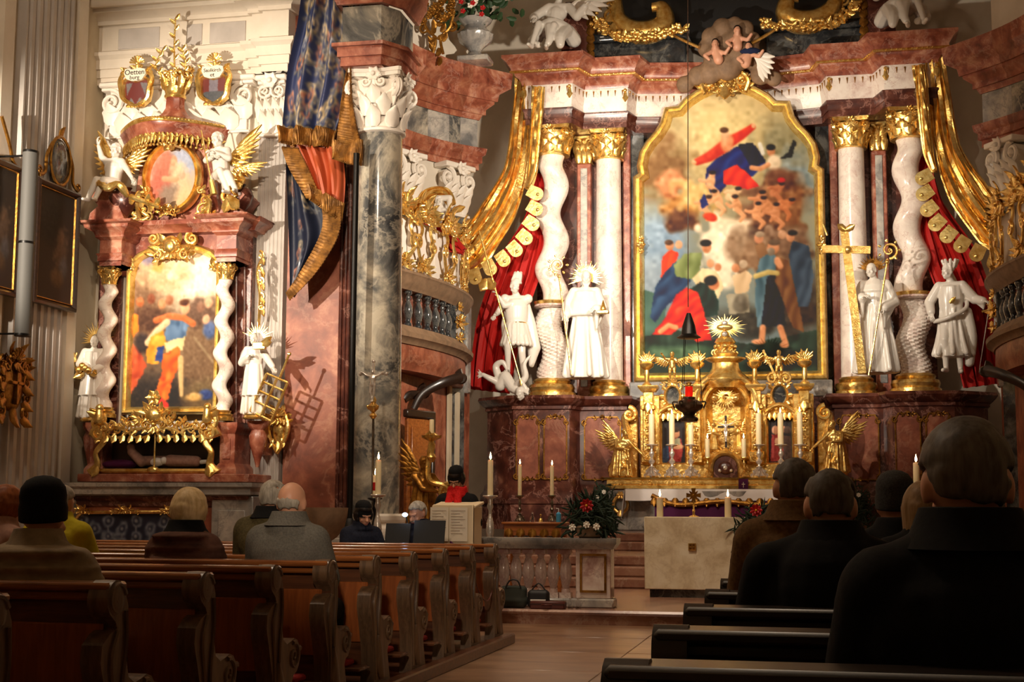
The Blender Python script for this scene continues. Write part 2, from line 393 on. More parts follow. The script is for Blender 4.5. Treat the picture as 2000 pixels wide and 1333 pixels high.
m, nt, b = newmat('red_glass', .08, 0, srgb(190, 8, 10)); b.inputs['Transmission Weight'].default_value = .5; b.inputs['Emission Color'].default_value = (1, .03, .01, 1); b.inputs['Emission Strength'].default_value = .35
m, nt, b = newmat('glass', .03, 0, (1, 1, 1, 1)); b.inputs['Transmission Weight'].default_value = 1; b.inputs['IOR'].default_value = 1.1
m, nt, b = newmat('flame', .5, 0, (1, .6, .2, 1)); b.inputs['Emission Color'].default_value = (1, .62, .24, 1); b.inputs['Emission Strength'].default_value = 26
m, nt, b = newmat('screen', .3, 0, (.02, .02, .05, 1)); b.inputs['Emission Color'].default_value = (.5, .7, 1, 1); b.inputs['Emission Strength'].default_value = 5
def wood(name, a, c, rough=.35, coat=.25, sc=(.6, 6, 6)):
    m, nt, b = newmat(name, rough, coat=coat); n = tex(nt, 'noise', 5, 6, .6, .6, sc)
    nt.links.new(ramp(nt, n, [(.3, a), (.7, c)]), b.inputs['Base Color']); bump(nt, b, n, .12, .004); return m
wood('pew_wood', srgb(60, 32, 18), srgb(112, 66, 36)); wood('pew_top_wood', srgb(112, 62, 30), srgb(170, 104, 54), .22, .5); wood('pew_end_wood', srgb(74, 54, 38), srgb(118, 90, 64), .4, .2, (6, 6, .8))
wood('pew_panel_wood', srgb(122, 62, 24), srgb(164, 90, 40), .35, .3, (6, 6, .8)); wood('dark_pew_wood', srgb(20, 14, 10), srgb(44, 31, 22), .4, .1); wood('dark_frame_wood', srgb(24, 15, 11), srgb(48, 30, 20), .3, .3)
wood('credence_wood', srgb(120, 62, 22), srgb(176, 104, 44), .4)
m, nt, b = newmat('floor_stone', .3, coat=.15)
c1 = ramp(nt, tex(nt, 'noise', 1.1, 6, .6, .4, (1, 3, 1)), [(.3, srgb(106, 76, 54)), (.5, srgb(138, 104, 78)), (.7, srgb(164, 130, 100))])
nt.links.new(c1, b.inputs['Base Color']); bump(nt, b, tex(nt, 'noise', 3, 4), .1, .01)
def cloth(name, a, c, scale=60, rough=.85, bst=.25, sc=(1, 1, 1)):
    m, nt, b = newmat(name, rough, 0, spec=.2); n = tex(nt, 'noise', scale, 3, .6, 0, sc)
    nt.links.new(ramp(nt, n, [(.3, a), (.7, c)]), b.inputs['Base Color']); bump(nt, b, n, bst, .004); return m
cloth('beige_coat', srgb(128, 112, 90), srgb(156, 138, 112), 14); cloth('grey_coat', srgb(90, 88, 82), srgb(114, 110, 102), 90); cloth('brown_puffer', srgb(80, 52, 42), srgb(106, 72, 58), 12)
cloth('yellow_jacket', srgb(176, 160, 24), srgb(206, 190, 44), 12); cloth('black_coat', srgb(9, 9, 10), srgb(17, 16, 17), 60); cloth('navy_coat', srgb(18, 20, 32), srgb(30, 34, 50), 60); cloth('ochre_coat', srgb(92, 66, 36), srgb(122, 90, 52), 60)
cloth('olive_coat', srgb(66, 58, 36), srgb(92, 82, 52), 60); cloth('pink_coat', srgb(150, 112, 98), srgb(176, 136, 118), 20); cloth('knit_black', srgb(10, 10, 11), srgb(24, 23, 24), 120); cloth('knit_grey', srgb(46, 46, 46), srgb(70, 68, 66), 120)
cloth('scarf_red', srgb(166, 16, 20), srgb(216, 36, 34), 80); cloth('blue_trousers', srgb(24, 30, 56), srgb(36, 44, 76), 80)
cloth('hair_blonde', srgb(196, 164, 112), srgb(232, 206, 160), 40, .5, .4, (1, 1, .15)); cloth('hair_grey', srgb(132, 124, 112), srgb(190, 182, 168), 40, .5, .4, (1, 1, .15)); cloth('hair_ginger', srgb(122, 66, 34), srgb(166, 96, 52), 40, .5, .4, (1, 1, .15))
cloth('hair_dark', srgb(26, 20, 17), srgb(48, 38, 32), 40, .5, .4, (1, 1, .15)); cloth('hair_salt', srgb(70, 64, 58), srgb(120, 112, 104), 40, .5, .4, (1, 1, .15)); cloth('hair_long_blonde', srgb(116, 88, 56), srgb(156, 122, 82), 40, .5, .4, (1, 1, .15))
m, nt, b = newmat('skin', .48, 0, srgb(214, 158, 128)); b.inputs['Subsurface Weight'].default_value = .08
newmat('orange_silk', .55, 0, srgb(176, 78, 40)); newmat('eye_dark', .2, 0, srgb(24, 16, 12)); newmat('lip', .4, 0, srgb(164, 88, 80))
for nm, rgh, ct in (('painted', .75, 0), ('brocade', .6, .1)):   # colour laid on the mesh point by point
    m, nt, b = newmat(nm, rgh, coat=ct); a = nt.nodes.new('ShaderNodeVertexColor'); a.layer_name = 'paint'; nt.links.new(a.outputs[0], b.inputs['Base Color'])
# ---------------------------------------------------------------- painter: colours laid on a grid of points
class Paint:
    """a picture drawn in numbers; x0..x1, y0..y1 are the picture's own ruler (y down)"""
    def __init__(s, x0, x1, y0, y1, w, h, top, bot=None, seed=1):
        s.x0, s.x1, s.y0, s.y1, s.w, s.h = x0, x1, y0, y1, w, h; s.rng = np.random.default_rng(seed)
        s.X, s.Y = np.meshgrid(np.linspace(x0, x1, w), np.linspace(y0, y1, h)); t = ((s.Y-y0)/(y1-y0))[..., None]
        s.a = np.array(top, float)*(1-t)+np.array(bot or top, float)*t
        s.n1 = s.noise(9); s.n2 = s.noise(22); s.n3 = s.noise(50)
    def noise(s, k):
        kw = max(2, int(k)); kh = max(2, int(k*s.h/s.w)); g = s.rng.normal(0, 1, (kh+1, kw+1))
        yy = np.linspace(0, kh-1e-6, s.h); xx = np.linspace(0, kw-1e-6, s.w); yi = yy.astype(int); xi = xx.astype(int); fy = (yy-yi)[:, None]; fx = (xx-xi)[None]
        fy = fy*fy*(3-2*fy); fx = fx*fx*(3-2*fx)
        return g[yi][:, xi]*(1-fy)*(1-fx)+g[yi+1][:, xi]*fy*(1-fx)+g[yi][:, xi+1]*(1-fy)*fx+g[yi+1][:, xi+1]*fy*fx
    def put(s, m, c, tone=0.0):
        m = np.clip(m, 0, 1)[..., None]; c = np.array(c, float)+(tone*s.n2)[..., None]; s.a = s.a*(1-m)+c*m; return s
    def blob(s, cx, cy, rx, ry, c, rot=0, soft=.25, wob=.12, tone=8, light=(-.3, -.5), vol=26):
        ca, sa = math.cos(rot), math.sin(rot); dx = s.X-cx; dy = s.Y-cy; u = (dx*ca+dy*sa)/rx; v = (-dx*sa+dy*ca)/ry
        d = np.sqrt(u*u+v*v)+wob*s.n2*.5; m = np.clip((1-d)/soft+.5, 0, 1)
        cc = np.array(c, float)+((dx/rx*light[0]+dy/ry*light[1])*vol+tone*s.n3)[..., None]
        m = m[..., None]; s.a = s.a*(1-m)+cc*m; return s
    def stroke(s, pts, r, c, soft=.35, tone=6, vol=18):
        rs = r if isinstance(r, (list, tuple)) else [r]*len(pts); D = np.full(s.X.shape, 1e9); S = np.zeros(s.X.shape)
        for i in range(len(pts)-1):
            (ax, ay), (bx, by) = pts[i], pts[i+1]; L = (bx-ax)**2+(by-ay)**2+1e-9; t = np.clip(((s.X-ax)*(bx-ax)+(s.Y-ay)*(by-ay))/L, 0, 1)
            ex = s.X-(ax+t*(bx-ax)); ey = s.Y-(ay+t*(by-ay)); rr = rs[i]*(1-t)+rs[i+1]*t; d = np.sqrt(ex*ex+ey*ey)/rr
            S = np.where(d < D, (-.5*ex-.8*ey)/rr, S); D = np.minimum(D, d)
        m = np.clip((1-D)/soft+.5, 0, 1)[..., None]; cc = np.array(c, float)+(S*vol+tone*s.n3)[..., None]; s.a = s.a*(1-m)+cc*m; return s
    def poly(s, pts, c, tone=10, folds=0, ang=.3, soft=1.2):
        inside = np.zeros(s.X.shape, bool); n = len(pts); xx = s.X+s.n3*soft*.5; yy = s.Y+s.n2*soft*.5
        for i in range(n):
            (ax, ay), (bx, by) = pts[i], pts[i-1]; k = (ay > yy) != (by > yy); xc = (bx-ax)*(yy-ay)/((by-ay) if abs(by-ay) > 1e-9 else 1e-9)+ax; inside ^= k & (xx < xc)
        cc = np.array(c, float)+(tone*s.n2)[..., None]
        if folds: cc = cc+(folds*.7*np.sin((s.X*math.cos(ang)+s.Y*math.sin(ang))*.3+s.n1*2.5+s.n2))[..., None]
        s.a = np.where(inside[..., None], cc, s.a); return s
    def punch(s, k=1.3, g=1.0, m=118): s.a = np.clip((s.a-m)*k+m*g, 4, 250); return s
    def blur(s, n=1):
        for _ in range(n):
            p = np.pad(s.a, ((1, 1), (1, 1), (0, 0)), 'edge'); s.a = (p[:-2, 1:-1]+p[2:, 1:-1]+p[1:-1, :-2]+p[1:-1, 2:]+2*p[1:-1, 1:-1])/6
        return s
    def person(s, x, y, h, robe, skin=(214, 160, 122), hair=(70, 44, 30), lean=0, mantle=None, arm=None):
        """small standing painted figure: head at x,y; height h"""
        w = h*.16; s.poly([(x-w*.5+lean*.1, y+h*.1), (x+w*.5+lean*.1, y+h*.1), (x+w*1.1+lean, y+h), (x-w*1.1+lean, y+h)], robe, 8, 14, .2)
        if mantle: s.stroke([(x-w*.5, y+h*.15), (x+w*.7+lean*.4, y+h*.45), (x+w*.8+lean, y+h*.9)], [w*.3, w*.5, w*.45], mantle)
        if arm: s.stroke([(x, y+h*.2), arm[0], arm[1]], [h*.05, h*.045, h*.035], robe); s.blob(arm[1][0], arm[1][1], h*.035, h*.04, skin)
        s.blob(x, y, h*.058, h*.075, skin); s.blob(x+h*.01, y-h*.035, h*.062, h*.045, hair, soft=.3); return s
    def mesh(s, fn, inside=None):
        """fn(x,y)->point; returns a mesh whose points carry the colours"""
        s.blur(1); vs = [tuple(fn(s.X[j, i], s.Y[j, i])) for j in range(s.h) for i in range(s.w)]; w = s.w; fs = []
        for j in range(s.h-1):
            for i in range(w-1):
                if inside is None or inside((s.X[j, i]+s.X[j, i+1])/2, (s.Y[j, i]+s.Y[j+1, i])/2): fs.append((j*w+i, (j+1)*w+i, (j+1)*w+i+1, j*w+i+1))
        me = bpy.data.meshes.new('painting'); me.from_pydata(vs, [], fs); at_ = me.color_attributes.new('paint', 'FLOAT_COLOR', 'POINT')
        c = np.clip(s.a, 0, 255)/255; c = np.where(c <= .04045, c/12.92, ((c+.055)/1.055)**2.4); o = np.ones((s.h*s.w, 4)); o[:, :3] = c.reshape(-1, 3)
        at_.data.foreach_set('color', o.astype(np.float32).ravel()); me.polygons.foreach_set('use_smooth', [True]*len(me.polygons)); return me
def in_poly(poly):
    def f(x, y):
        r = False; n = len(poly)
        for i in range(n):
            (ax, ay), (bx, by) = poly[i], poly[i-1]
            if (ay > y) != (by > y) and x < (bx-ax)*(y-ay)/(by-ay)+ax: r = not r
        return r
    return f

# ---------------------------------------------------------------- the building
XA = -1.63; XWL = -10.1; XWR = 2*XA-XWL; YE = 18.7; ZC = 13.0; STEP = .16; YS = 15.5
def mir(x): return 2*XA-x
m_ = MB(); m_.box(XWL-.3, XWR+.3, -6, YS, -.3, 0); floor = struct('floor', m_, 'floor_stone')
# large paving slabs of the aisle, each proud of a recessed joint
slab_me = {}
rnd = random.Random(4)
for iy in range(9):
    for ix in range(2):
        y0 = 2.2+iy*1.47; x0 = -2.78+ix*1.15
        mb = MB(); mb.box(x0+.006, x0+1.144, y0+.006, y0+1.464, -.02, .006+.002*rnd.random(), .004); part('paving_slab', mb, 'floor_stone', floor)
m_ = MB(); m_.box(XWL-.3, XWR+.3, YS, 30.2, -.3, STEP-.05); m_.mould([(XWL, YS+.02), (-7, YS+.02), (XWR, YS+.02)], [(0, STEP-.05), (.05, STEP-.05), (.07, STEP-.025), (.05, STEP), (-15, STEP)])
struct('floor_chancel', m_, 'step_marble')
m_ = MB()
for k, (yy, zz) in enumerate(((19.9, .30), (20.3, .44), (20.7, .58), (23.3, .72), (23.7, .86))):
    m_.box(XA-3.3+.2*k, XA+3.3-.2*k, yy, 29.6, STEP if k == 0 else (.30, .44, .58, .72)[k-1]+.0, zz, .02)
struct('floor_altar_steps', m_, 'step_marble')
m_ = MB(); m_.box(XWL-.4, XWL, -6, 19.2, 0, ZC); struct('wall_left', m_, 'plaster_cream')
m_ = MB(); m_.box(XWR, XWR+.4, -6, 19.2, 0, ZC); struct('wall_right', m_, 'plaster_cream')
m_ = MB(); m_.box(XWL-.4, XWR+.4, -6.4, -6, 0, ZC); struct('wall_rear', m_, 'plaster_cream')
m_ = MB(); m_.box(XWL-.4, XWR+.4, -6.4, 30.4, ZC, ZC+.3); struct('ceiling', m_, 'plaster')
XP = at(688, 600, YE).x            # inner edge of the arch pier
m_ = MB(); m_.box(XWL, XP, YE, YE+.9, 0, ZC); struct('wall_arch_left', m_, 'plaster')
m_ = MB(); m_.box(mir(XP), XWR, YE, YE+.9, 0, ZC); struct('wall_arch_right', m_, 'plaster')
# chancel: side walls, the slanting bays and the end wall
def wall_run(name, pts, mat, z0=0, z1=ZC, t=.3):
    mb = MB(); mb.mould(pts, [(0, z0), (0, z1), (-t, z1), (-t, z0), (0, z0)]); return struct(name, mb, mat)
CL = [(-7.6, YE+.9), (-7.6, 24.4), (-6.5, 26.3), (-7.5, 27.2), (-7.5, 29.2)]
for k, nm in enumerate(('chancel', 'bay', 'recess', 'altar')):
    wall_run('wall_%s_left' % nm, CL[k:k+2], 'plaster'); wall_run('wall_%s_right' % nm, [(mir(x), y) for x, y in CL[k:k+2][::-1]], 'plaster')
wall_run('wall_back', [(-7.6, 29.3), (mir(-7.6), 29.3)], 'plaster')
# fluted pilaster strips: each flute is cut between ribs of real depth
def fluted(name, p0, p1, z0, z1, proud, n, mat, parent=None, kind='structure'):
    """shaft between plan points p0 and p1, standing 'proud' to the right of travel"""
    p0 = Vector(p0); p1 = Vector(p1); d = (p1-p0); L = d.length; d /= L; nr = Vector((d.y, -d.x)); path = [p0, p0+nr*proud]
    w = L/n
    for i in range(n):
        a = p0+nr*proud+d*(w*i)
        for t, q in ((.22, 0), (.28, .5), (.5, 1), (.72, .5), (.78, 0)): path.append(a+d*(w*t)-nr*(q*w*.26))
    path += [p1+nr*proud, p1]; mb = MB(); k = len(path)
    mb.add([(p.x, p.y, z) for z in (z0, z1) for p in path], [(i, i+1, k+i+1, k+i) for i in range(k-1)]+[tuple(range(k)), tuple(range(k, 2*k))], False)
    o = part(name, mb, mat, parent); 
    if not parent: o['kind'] = kind
    return o
fluted('trim_pilaster_left_wall', (XWL, 16.35), (XWL, 17.55), 0, 9.5, .14, 7, 'plaster_grey')
for y_ in (15.9, 17.75): m_ = MB(); m_.box(XWL, XWL+.1, y_, y_+.25, 0, 9.5); struct('trim_wall_strip', m_, 'plaster')
# ---- arch wall: broad pilaster behind the side altar, its capital, fluted pilasters, entablature
def X18(px, py=500, Y=18.6): return at(px, py, Y).x
ZAR = at(340, 158, 18.5).z            # underside of the architrave
m_ = MB(); m_.box(X18(208), X18(486), 18.52, YE, 0, ZAR, .01); m_.box(X18(196), X18(208), 18.6, YE, 0, ZAR); m_.box(X18(486), X18(500), 18.62, YE, 0, ZAR)
m_.box(X18(228), X18(470), 18.49, 18.53, .6, at(340, 262, 18.5).z, .01)
struct('trim_broad_pilaster', m_, 'plaster')
fluted('trim_fluted_pilaster', (X18(503), YE), (X18(557), YE), 0, at(530, 262, 18.5).z, .16, 7, 'plaster_grey')
def pil_capital(name, x0, x1, y, z0, z1, n, label_mat='stucco_white', vol=None):
    """flat pilaster capital: bell, two leaf rows, corner volutes, abacus"""
    w = x1-x0; h = z1-z0; mb = MB(); cx = (x0+x1)/2
    mb.box(x0+w*.05, x1-w*.05, y-.03, y+.12, z0, z0+h*.88, .01); mb.box(x0-.02, x1+.02, y-.14, y+.12, z1-h*.1, z1, .02); mb.box(x0+.01, x1-.01, y-.1, y+.12, z1-h*.16, z1-h*.1, .01)
    mb.box(x0+w*.03, x1-w*.03, y-.05, y+.1, z0-h*.05, z0, .01)
    for k in range(n): mb.leaf((x0+w*(.1+.8*(k+.5)/n), y-.03, z0), PI/2, h*.42, w*.8/n*1.05, .45)
    for k in range(n+1): mb.leaf((x0+w*(.07+.86*k/n), y-.02, z0+h*.2), PI/2, h*.42, w*.8/n, .4)
    R = vol or h*.24
    for sg, xx in ((-1, x0+R*.9), (1, x1-R*.9)):
        mb.scroll((xx, y-.09, z1-h*.14-R), R, PI/2, 1.7, .2, sg); mb.scroll((xx-sg*R*1.9, y-.07, z1-h*.16-R*.6), R*.6, PI/2, 1.4, .22, -sg)
    mb.rosette((cx, z1-h*.12), h*.16, 6, y-.14); o = part(name, mb, 'stucco_white'); o['kind'] = 'structure'; return o
pil_capital('trim_broad_capital', X18(197), X18(497), 18.5, at(340, 262, 18.5).z, ZAR, 7)
pil_capital('trim_fluted_capital', X18(503), X18(559), 18.5, at(530, 262, 18.5).z, at(530, 150, 18.5).z, 3, vol=.12)
za = at(340, 158, 18.5).z; zb = at(340, 98, 18.5).z; zc = at(340, 40, 18.45).z; zd = at(340, 2, 18.3).z
path = [(X18(190), YE+.05), (X18(190), 18.55), (X18(489), 18.55), (X18(489), 18.5), (X18(520), 18.5), (X18(520), 18.42), (X18(562), 18.42), (X18(562), YE+.05)]
path = [(XWL, 18.5), (X18(489), 18.5), (X18(489), 18.42), (X18(514), 18.42), (X18(514), 18.34), (X18(566), 18.34), (X18(566), YE+.1)]
prof = [(0, za), (.0, za+.1), (.03, za+.1), (.03, za+.22), (.06, za+.22), (.06, zb-.1), (.12, zb-.05), (.12, zb), (.0, zb), (.0, zc), (.05, zc), (.05, zc+.06), (.12, zc+.12), (.2, zc+.14), (.2, zc+.2), (.32, zd-.05), (.36, zd), (.36, zd+.12), (.46, zd+.24), (.46, zd+.32), (-.2, zd+.32)]
m_ = MB(); m_.mould(path, prof); struct('trim_entablature', m_, 'plaster')
for (a, c) in ((232, 312), (365, 395), (410, 480)): m_ = MB(); m_.box(X18(a, 70, 18.5), X18(c, 70, 18.5), 18.485, 18.51, zb+.06, zc-.06, .005); struct('trim_frieze_panel', m_, 'plaster_grey')
# ---- red marble face of the arch pier with its edge beads
m_ = MB(); m_.box(X18(562), XP+.02, 18.6, YE+.02, 0, 9.2); struct('trim_pier_facing', m_, 'orange_marble')
for px in (668, 676, 683): m_ = MB(); xx = X18(px); m_.tube([(xx, 18.585, .2), (xx, 18.585, 9)], .028, 8); struct('trim_pier_bead', m_, 'deep_red_marble')
# ---- the free grey column at the arch
def corinthian(mb, c, r, h, rows=8, ab=1.55):
    """round capital in the world's axes: bell, two rows of leaves, corner volutes, abacus"""
    cx, cy, cz = c
    mb.lathe([(r*.98, 0), (r*1.1, .02*h), (r*1.1, .06*h), (r*.98, .09*h), (r*1.0, .5*h), (r*1.25, .82*h)], 20, c)
    for row, (z, L, rr, ph) in enumerate(((.07, .36, 1.0, 0), (.25, .36, 1.03, .5), (.44, .3, 1.08, 0))):
        for k in range(rows):
            a = 2*PI*(k+ph)/rows; M0 = mb.M.copy()
            mb.M = M0 @ Matrix.Translation((cx+r*rr*math.cos(a), cy+r*rr*math.sin(a), cz+h*z)) @ Matrix.Rotation(a+PI/2, 4, 'Z')
            mb.leaf((0, 0, 0), PI/2, L*h, r*.62, .32); mb.M = M0
    for k in range(4):
        a = PI/4+k*PI/2; M0 = mb.M.copy(); mb.M = M0 @ Matrix.Translation((cx, cy, cz)) @ Matrix.Rotation(a, 4, 'Z')
        mb.scroll((r*1.36, .06*r, h*.72), h*.19, PI/2, 1.7, .26, 1); mb.scroll((r*1.36, -.06*r, h*.72), h*.19, PI/2, 1.7, .26, 1); mb.leaf((r*.95, 0, h*.42), .95, h*.3, r*.4, .1); mb.M = M0
        b = k*PI/2; mb.M = M0 @ Matrix.Translation((cx+r*1.2*math.cos(b), cy+r*1.2*math.sin(b), cz+h*.9)) @ Matrix.Rotation(b+PI/2, 4, 'Z'); mb.rosette((0, 0), h*.13, 6)
        mb.scroll((-r*.35, 0, -h*.12), h*.1, PI/2, 1.3, .3, -1); mb.scroll((r*.35, 0, -h*.12), h*.1, PI/2, 1.3, .3, 1); mb.M = M0
    pts = []
    for k in range(4):
        a = PI/4+k*PI/2; R = r*ab*1.28; p = Vector((math.cos(a)*R, math.sin(a)*R)); q = Vector((math.cos(a+PI/2)*R, math.sin(a+PI/2)*R))
        pts += [p.lerp(q, .04), p.lerp(q, .28)*.9, p.lerp(q, .5)*.86, p.lerp(q, .72)*.9, p.lerp(q, .96)]
    mb.prism([(cx+p.x, cy+p.y) for p in pts], cz+h*.88, cz+h*.94, 'xy'); mb.prism([(cx+p.x*1.05, cy+p.y*1.05) for p in pts], cz+h*.94, cz+h, 'xy')
cc = at(738, 600, 18.25); r0 = 46*mpp(738, 600, 18.25); zt = at(738, 268, 18.25).z; zk = at(738, 148, 18.25).z
col = thing('marble_column', 'tall grey mottled marble column with white capital beside the blue drapery', 'column', (cc.x, 18.25, STEP))
mb = MB(); mb.box(cc.x-.52, cc.x+.52, 17.73, 18.77, STEP, STEP+.7, .02); part('plinth', mb, 'pale_grey_marble', col)
mb = MB(); mb.lathe([(.5, 0), (.52, .06), (.5, .12), (.42, .15), (.41, .2), (.45, .23), (.45, .28), (.4, .31)], 32, (cc.x, 18.25, STEP+.7)); part('base', mb, 'stucco_white', col)
mb = MB(); H = zt-STEP-1.0; mb.lathe([(r0*1.04*(1-.1*max(0, t-.33)/.67), H*t) for t in [i/12 for i in range(13)]], 40, (cc.x, 18.25, STEP+1.0)); part('shaft', mb, 'grey_marble', col)
mb = MB(); corinthian(mb, (cc.x, 18.25, zt), r0*.98, zk-zt, 8, 1.3); part('capital', mb, 'stucco_white', col)
# block of entablature the column carries
z1 = at(738, 95, 18).z; z2 = at(738, 20, 18).z; xl = cc.x-.42; xr = cc.x+.34
m_ = MB(); m_.mould([(xl, 18.9), (xl, 17.75), (xr-.2, 17.75), (xr, 18.05), (xr, 18.72)], [(0, zk), (0, zk+.12), (.04, zk+.12), (.04, zk+.25), (.1, z1-.05), (.1, z1), (-.4, z1)]); m_.box(xl, xr-.2, 17.8, 18.8, zk, zk+.02)
struct('trim_column_architrave', m_, 'red_marble')
m_ = MB(); m_.mould([(xl, 18.9), (xl, 17.8), (xr-.22, 17.8), (xr-.04, 18.08), (xr-.04, 18.72)], [(0, z1), (0, z2), (-.4, z2)]); struct('trim_column_frieze', m_, 'grey_marble')
m_ = MB(); m_.mould([(xl, 18.9), (xl, 17.75), (xr-.2, 17.75), (xr, 18.05), (xr, 18.72)], [(0, z2), (.05, z2), (.1, z2+.1), (.16, z2+.2), (.16, z2+.3), (.24, z2+.5), (-.4, z2+.5)]); struct('trim_column_cornice', m_, 'red_marble')
# ---- slanting chancel bays: entablature in pieces of red and grey marble, pilasters with white capitals
def bay(side):
    P0 = Vector((-7.55, 24.3)); P1 = Vector((-6.45, 26.25)); sx = (lambda x: x) if side == 'left' else mir
    mid = (P0+P1)/2+Vector((-.22, .2))        # slightly hollow
    crv = [P0.lerp(mid, t) if 0 else ((1-t)**2*P0+2*t*(1-t)*mid+t*t*P1) for t in [i/8 for i in range(9)]]
    d = (P1-P0).normalized(); nr = Vector((d.y, -d.x)); crv = [Vector((-7.6, 22.0))]+[Vector((-7.58, 24.1))]+crv[1:]+[P1-nr*.9]
    pth = [(sx(p.x), p.y) for p in crv]
    if side == 'right': pth = pth[::-1]
    zz = [at(960, y_, 26.2).z for y_ in (330, 288, 232, 196)]; ztop = at(980, 140, 26.2).z
    ent = thing('trim_entablature_%s' % side, None, None, (pth[0][0], pth[0][1], zz[0])); ent['kind'] = 'structure'
    def seg(name, prof, mat, alt):
        for i in range(len(pth)-1):
            if i in (2, 4, 6): continue
            e = i+2 if i in (1, 3, 5) else i+1; mb = MB(); mb.mould(pth, prof, rng=(i, e)); part(name, mb, (mat, alt)[(i//2) % 2], ent)
    seg('architrave_block', [(.12, zz[0]), (.12, zz[0]+.12), (.16, zz[0]+.14), (.16, zz[0]+.26), (.2, zz[0]+.3), (.22, zz[1]), (-.2, zz[1])], 'red_marble', 'orange_marble')
    seg('frieze_block', [(.1, zz[1]), (.1, zz[2]), (-.2, zz[2])], 'pale_grey_marble', 'grey_marble')
    seg('cornice_block', [(.12, zz[2]), (.16, zz[2]+.1), (.2, zz[2]+.1), (.2, zz[2]+.2), (.3, zz[3]-.05), (.3, zz[3]), (.34, zz[3]), (.36, zz[3]+.14), (.5, ztop-.3), (.52, ztop), (-.3, ztop)], 'red_marble', 'orange_marble')
    # two pilasters
    for k, t in enumerate((.2, .78)):
        p = P0.lerp(P1, t)+nr*(-.02); q0 = p-d*.3; q1 = p+d*.3
        a, c = ((sx(q0.x), q0.y), (sx(q1.x), q1.y)); 
        if side == 'right': a, c = c, a
        zcap = zz[0]; zs = zcap-.95
        mb = MB(); mb.mould([a, c], [(.0, 0), (.14, 0), (.14, zs), (0, zs)]); struct('trim_%s_pilaster_%s' % (side, 'ab'[k]), mb, 'dark_marble')
        mb = MB(); A = Vector(a); C_ = Vector(c); dd = (C_-A).normalized(); ang = math.atan2(dd.y, dd.x); w = (C_-A).length
        mb.M = Matrix.Translation((A.x, A.y, 0)) @ Matrix.Rotation(ang, 4, 'Z'); h = .95
        mb.box(.02, w-.02, -.17, .05, zs, zs+h*.86, .01); mb.box(-.1, w+.1, -.3, .05, zcap-.1, zcap, .015); mb.box(-.03, w+.03, -.22, .05, zs-.05, zs, .01)
        for q in range(3): mb.leaf((w*(.17+.33*q), -.17, zs), PI/2, .42, .22, .45)
        for q in range(4): mb.leaf((w*(.02+.32*q), -.16, zs+.2), PI/2, .4, .2, .4)
        for sg, xx in ((-1, .02), (1, w-.02)): mb.scroll((xx, -.22, zcap-.3), .2, PI/2, 1.7, .24, sg); mb.ball((xx, -.24, zcap-.3), .06)
        mb.rosette((w/2, zcap-.1), .15, 6, -.3); struct('trim_%s_capital_%s' % (side, 'ab'[k]), mb, 'stucco_white')
    return crv, zz, ztop
bay_l, bay_zz, bay_top = bay('left'); bay('right')
# ---------------------------------------------------------------- carved and living figures
def eul(yaw=0, pitch=0, roll=0): return (Matrix.Rotation(yaw, 3, 'Z') @ Matrix.Rotation(pitch, 3, 'X') @ Matrix.Rotation(roll, 3, 'Y'))
def head(mb, c, s=1.0, R=None, beard=False, hair=None, neck=None):
    """head about .23 m high facing -Y"""
    R = R or Matrix.Identity(3); c = Vector(c); E = lambda x, y, z: c+(R @ Vector((x, y, z)))*s; S = lambda *a: tuple(v*s for v in a)
    mb.ball(E(0, .014, .022), S(.076, .094, .094), 16, 12, R); mb.ball(E(0, -.022, -.035), S(.061, .070, .086), 14, 10, R)
    mb.ball(E(0, -.062, -.098), S(.027, .026, .022), 8, 6, R); mb.limb(E(-.045, -.01, -.07), E(0, -.062, -.098), .03*s, .024*s, 8); mb.limb(E(.045, -.01, -.07), E(0, -.062, -.098), .03*s, .024*s, 8)
    mb.limb(E(0, -.09, .008), E(0, -.112, -.034), .008*s, .0145*s, 8); mb.ball(E(-.012, -.098, -.036), .009*s, 6, 5); mb.ball(E(.012, -.098, -.036), .009*s, 6, 5)
    mb.limb(E(-.046, -.074, .02), E(-.01, -.09, .018), .011*s, .011*s, 6); mb.limb(E(.046, -.074, .02), E(.01, -.09, .018), .011*s, .011*s, 6)
    for g in (-1, 1):
        mb.ball(E(g*.031, -.077, .0), S(.013, .011, .011), 8, 6, R); mb.ball(E(g*.04, -.062, -.036), S(.024, .022, .022), 8, 6, R); mb.ball(E(g*.077, .012, -.008), S(.011, .024, .034), 8, 6, R)
    mb.limb(E(-.02, -.088, -.066), E(.02, -.088, -.066), .007*s, .007*s, 6); mb.limb(E(-.016, -.086, -.078), E(.016, -.086, -.078), .008*s, .008*s, 6)
    if beard:
        b = beard if isinstance(beard, MB) else mb
        for g in (-1, 0, 1): b.limb(E(g*.04, -.05+.012*abs(g), -.085), E(g*.016, -.078, -.15), .03*s, .012*s, 8)
        b.limb(E(-.03, -.088, -.055), E(.03, -.088, -.055), .012*s, .012*s, 6)
    if hair:
        rnd = random.Random(7)
        for k in range(60):
            a = rnd.uniform(0, 2*PI); e = rnd.uniform(.05, 1.4); d = Vector((math.cos(a)*math.cos(e), math.sin(a)*math.cos(e), math.sin(e)))
            if d.y < -.55 and d.z < .55: continue
            q = R @ Vector((d.x*.078, .016+d.y*.096, .024+d.z*.094)); hair.ball(c+q*s, .021*s, 7, 5)
    if neck is not None: mb.limb(E(0, .02, -.06), neck, .052*s, .06*s, 12)
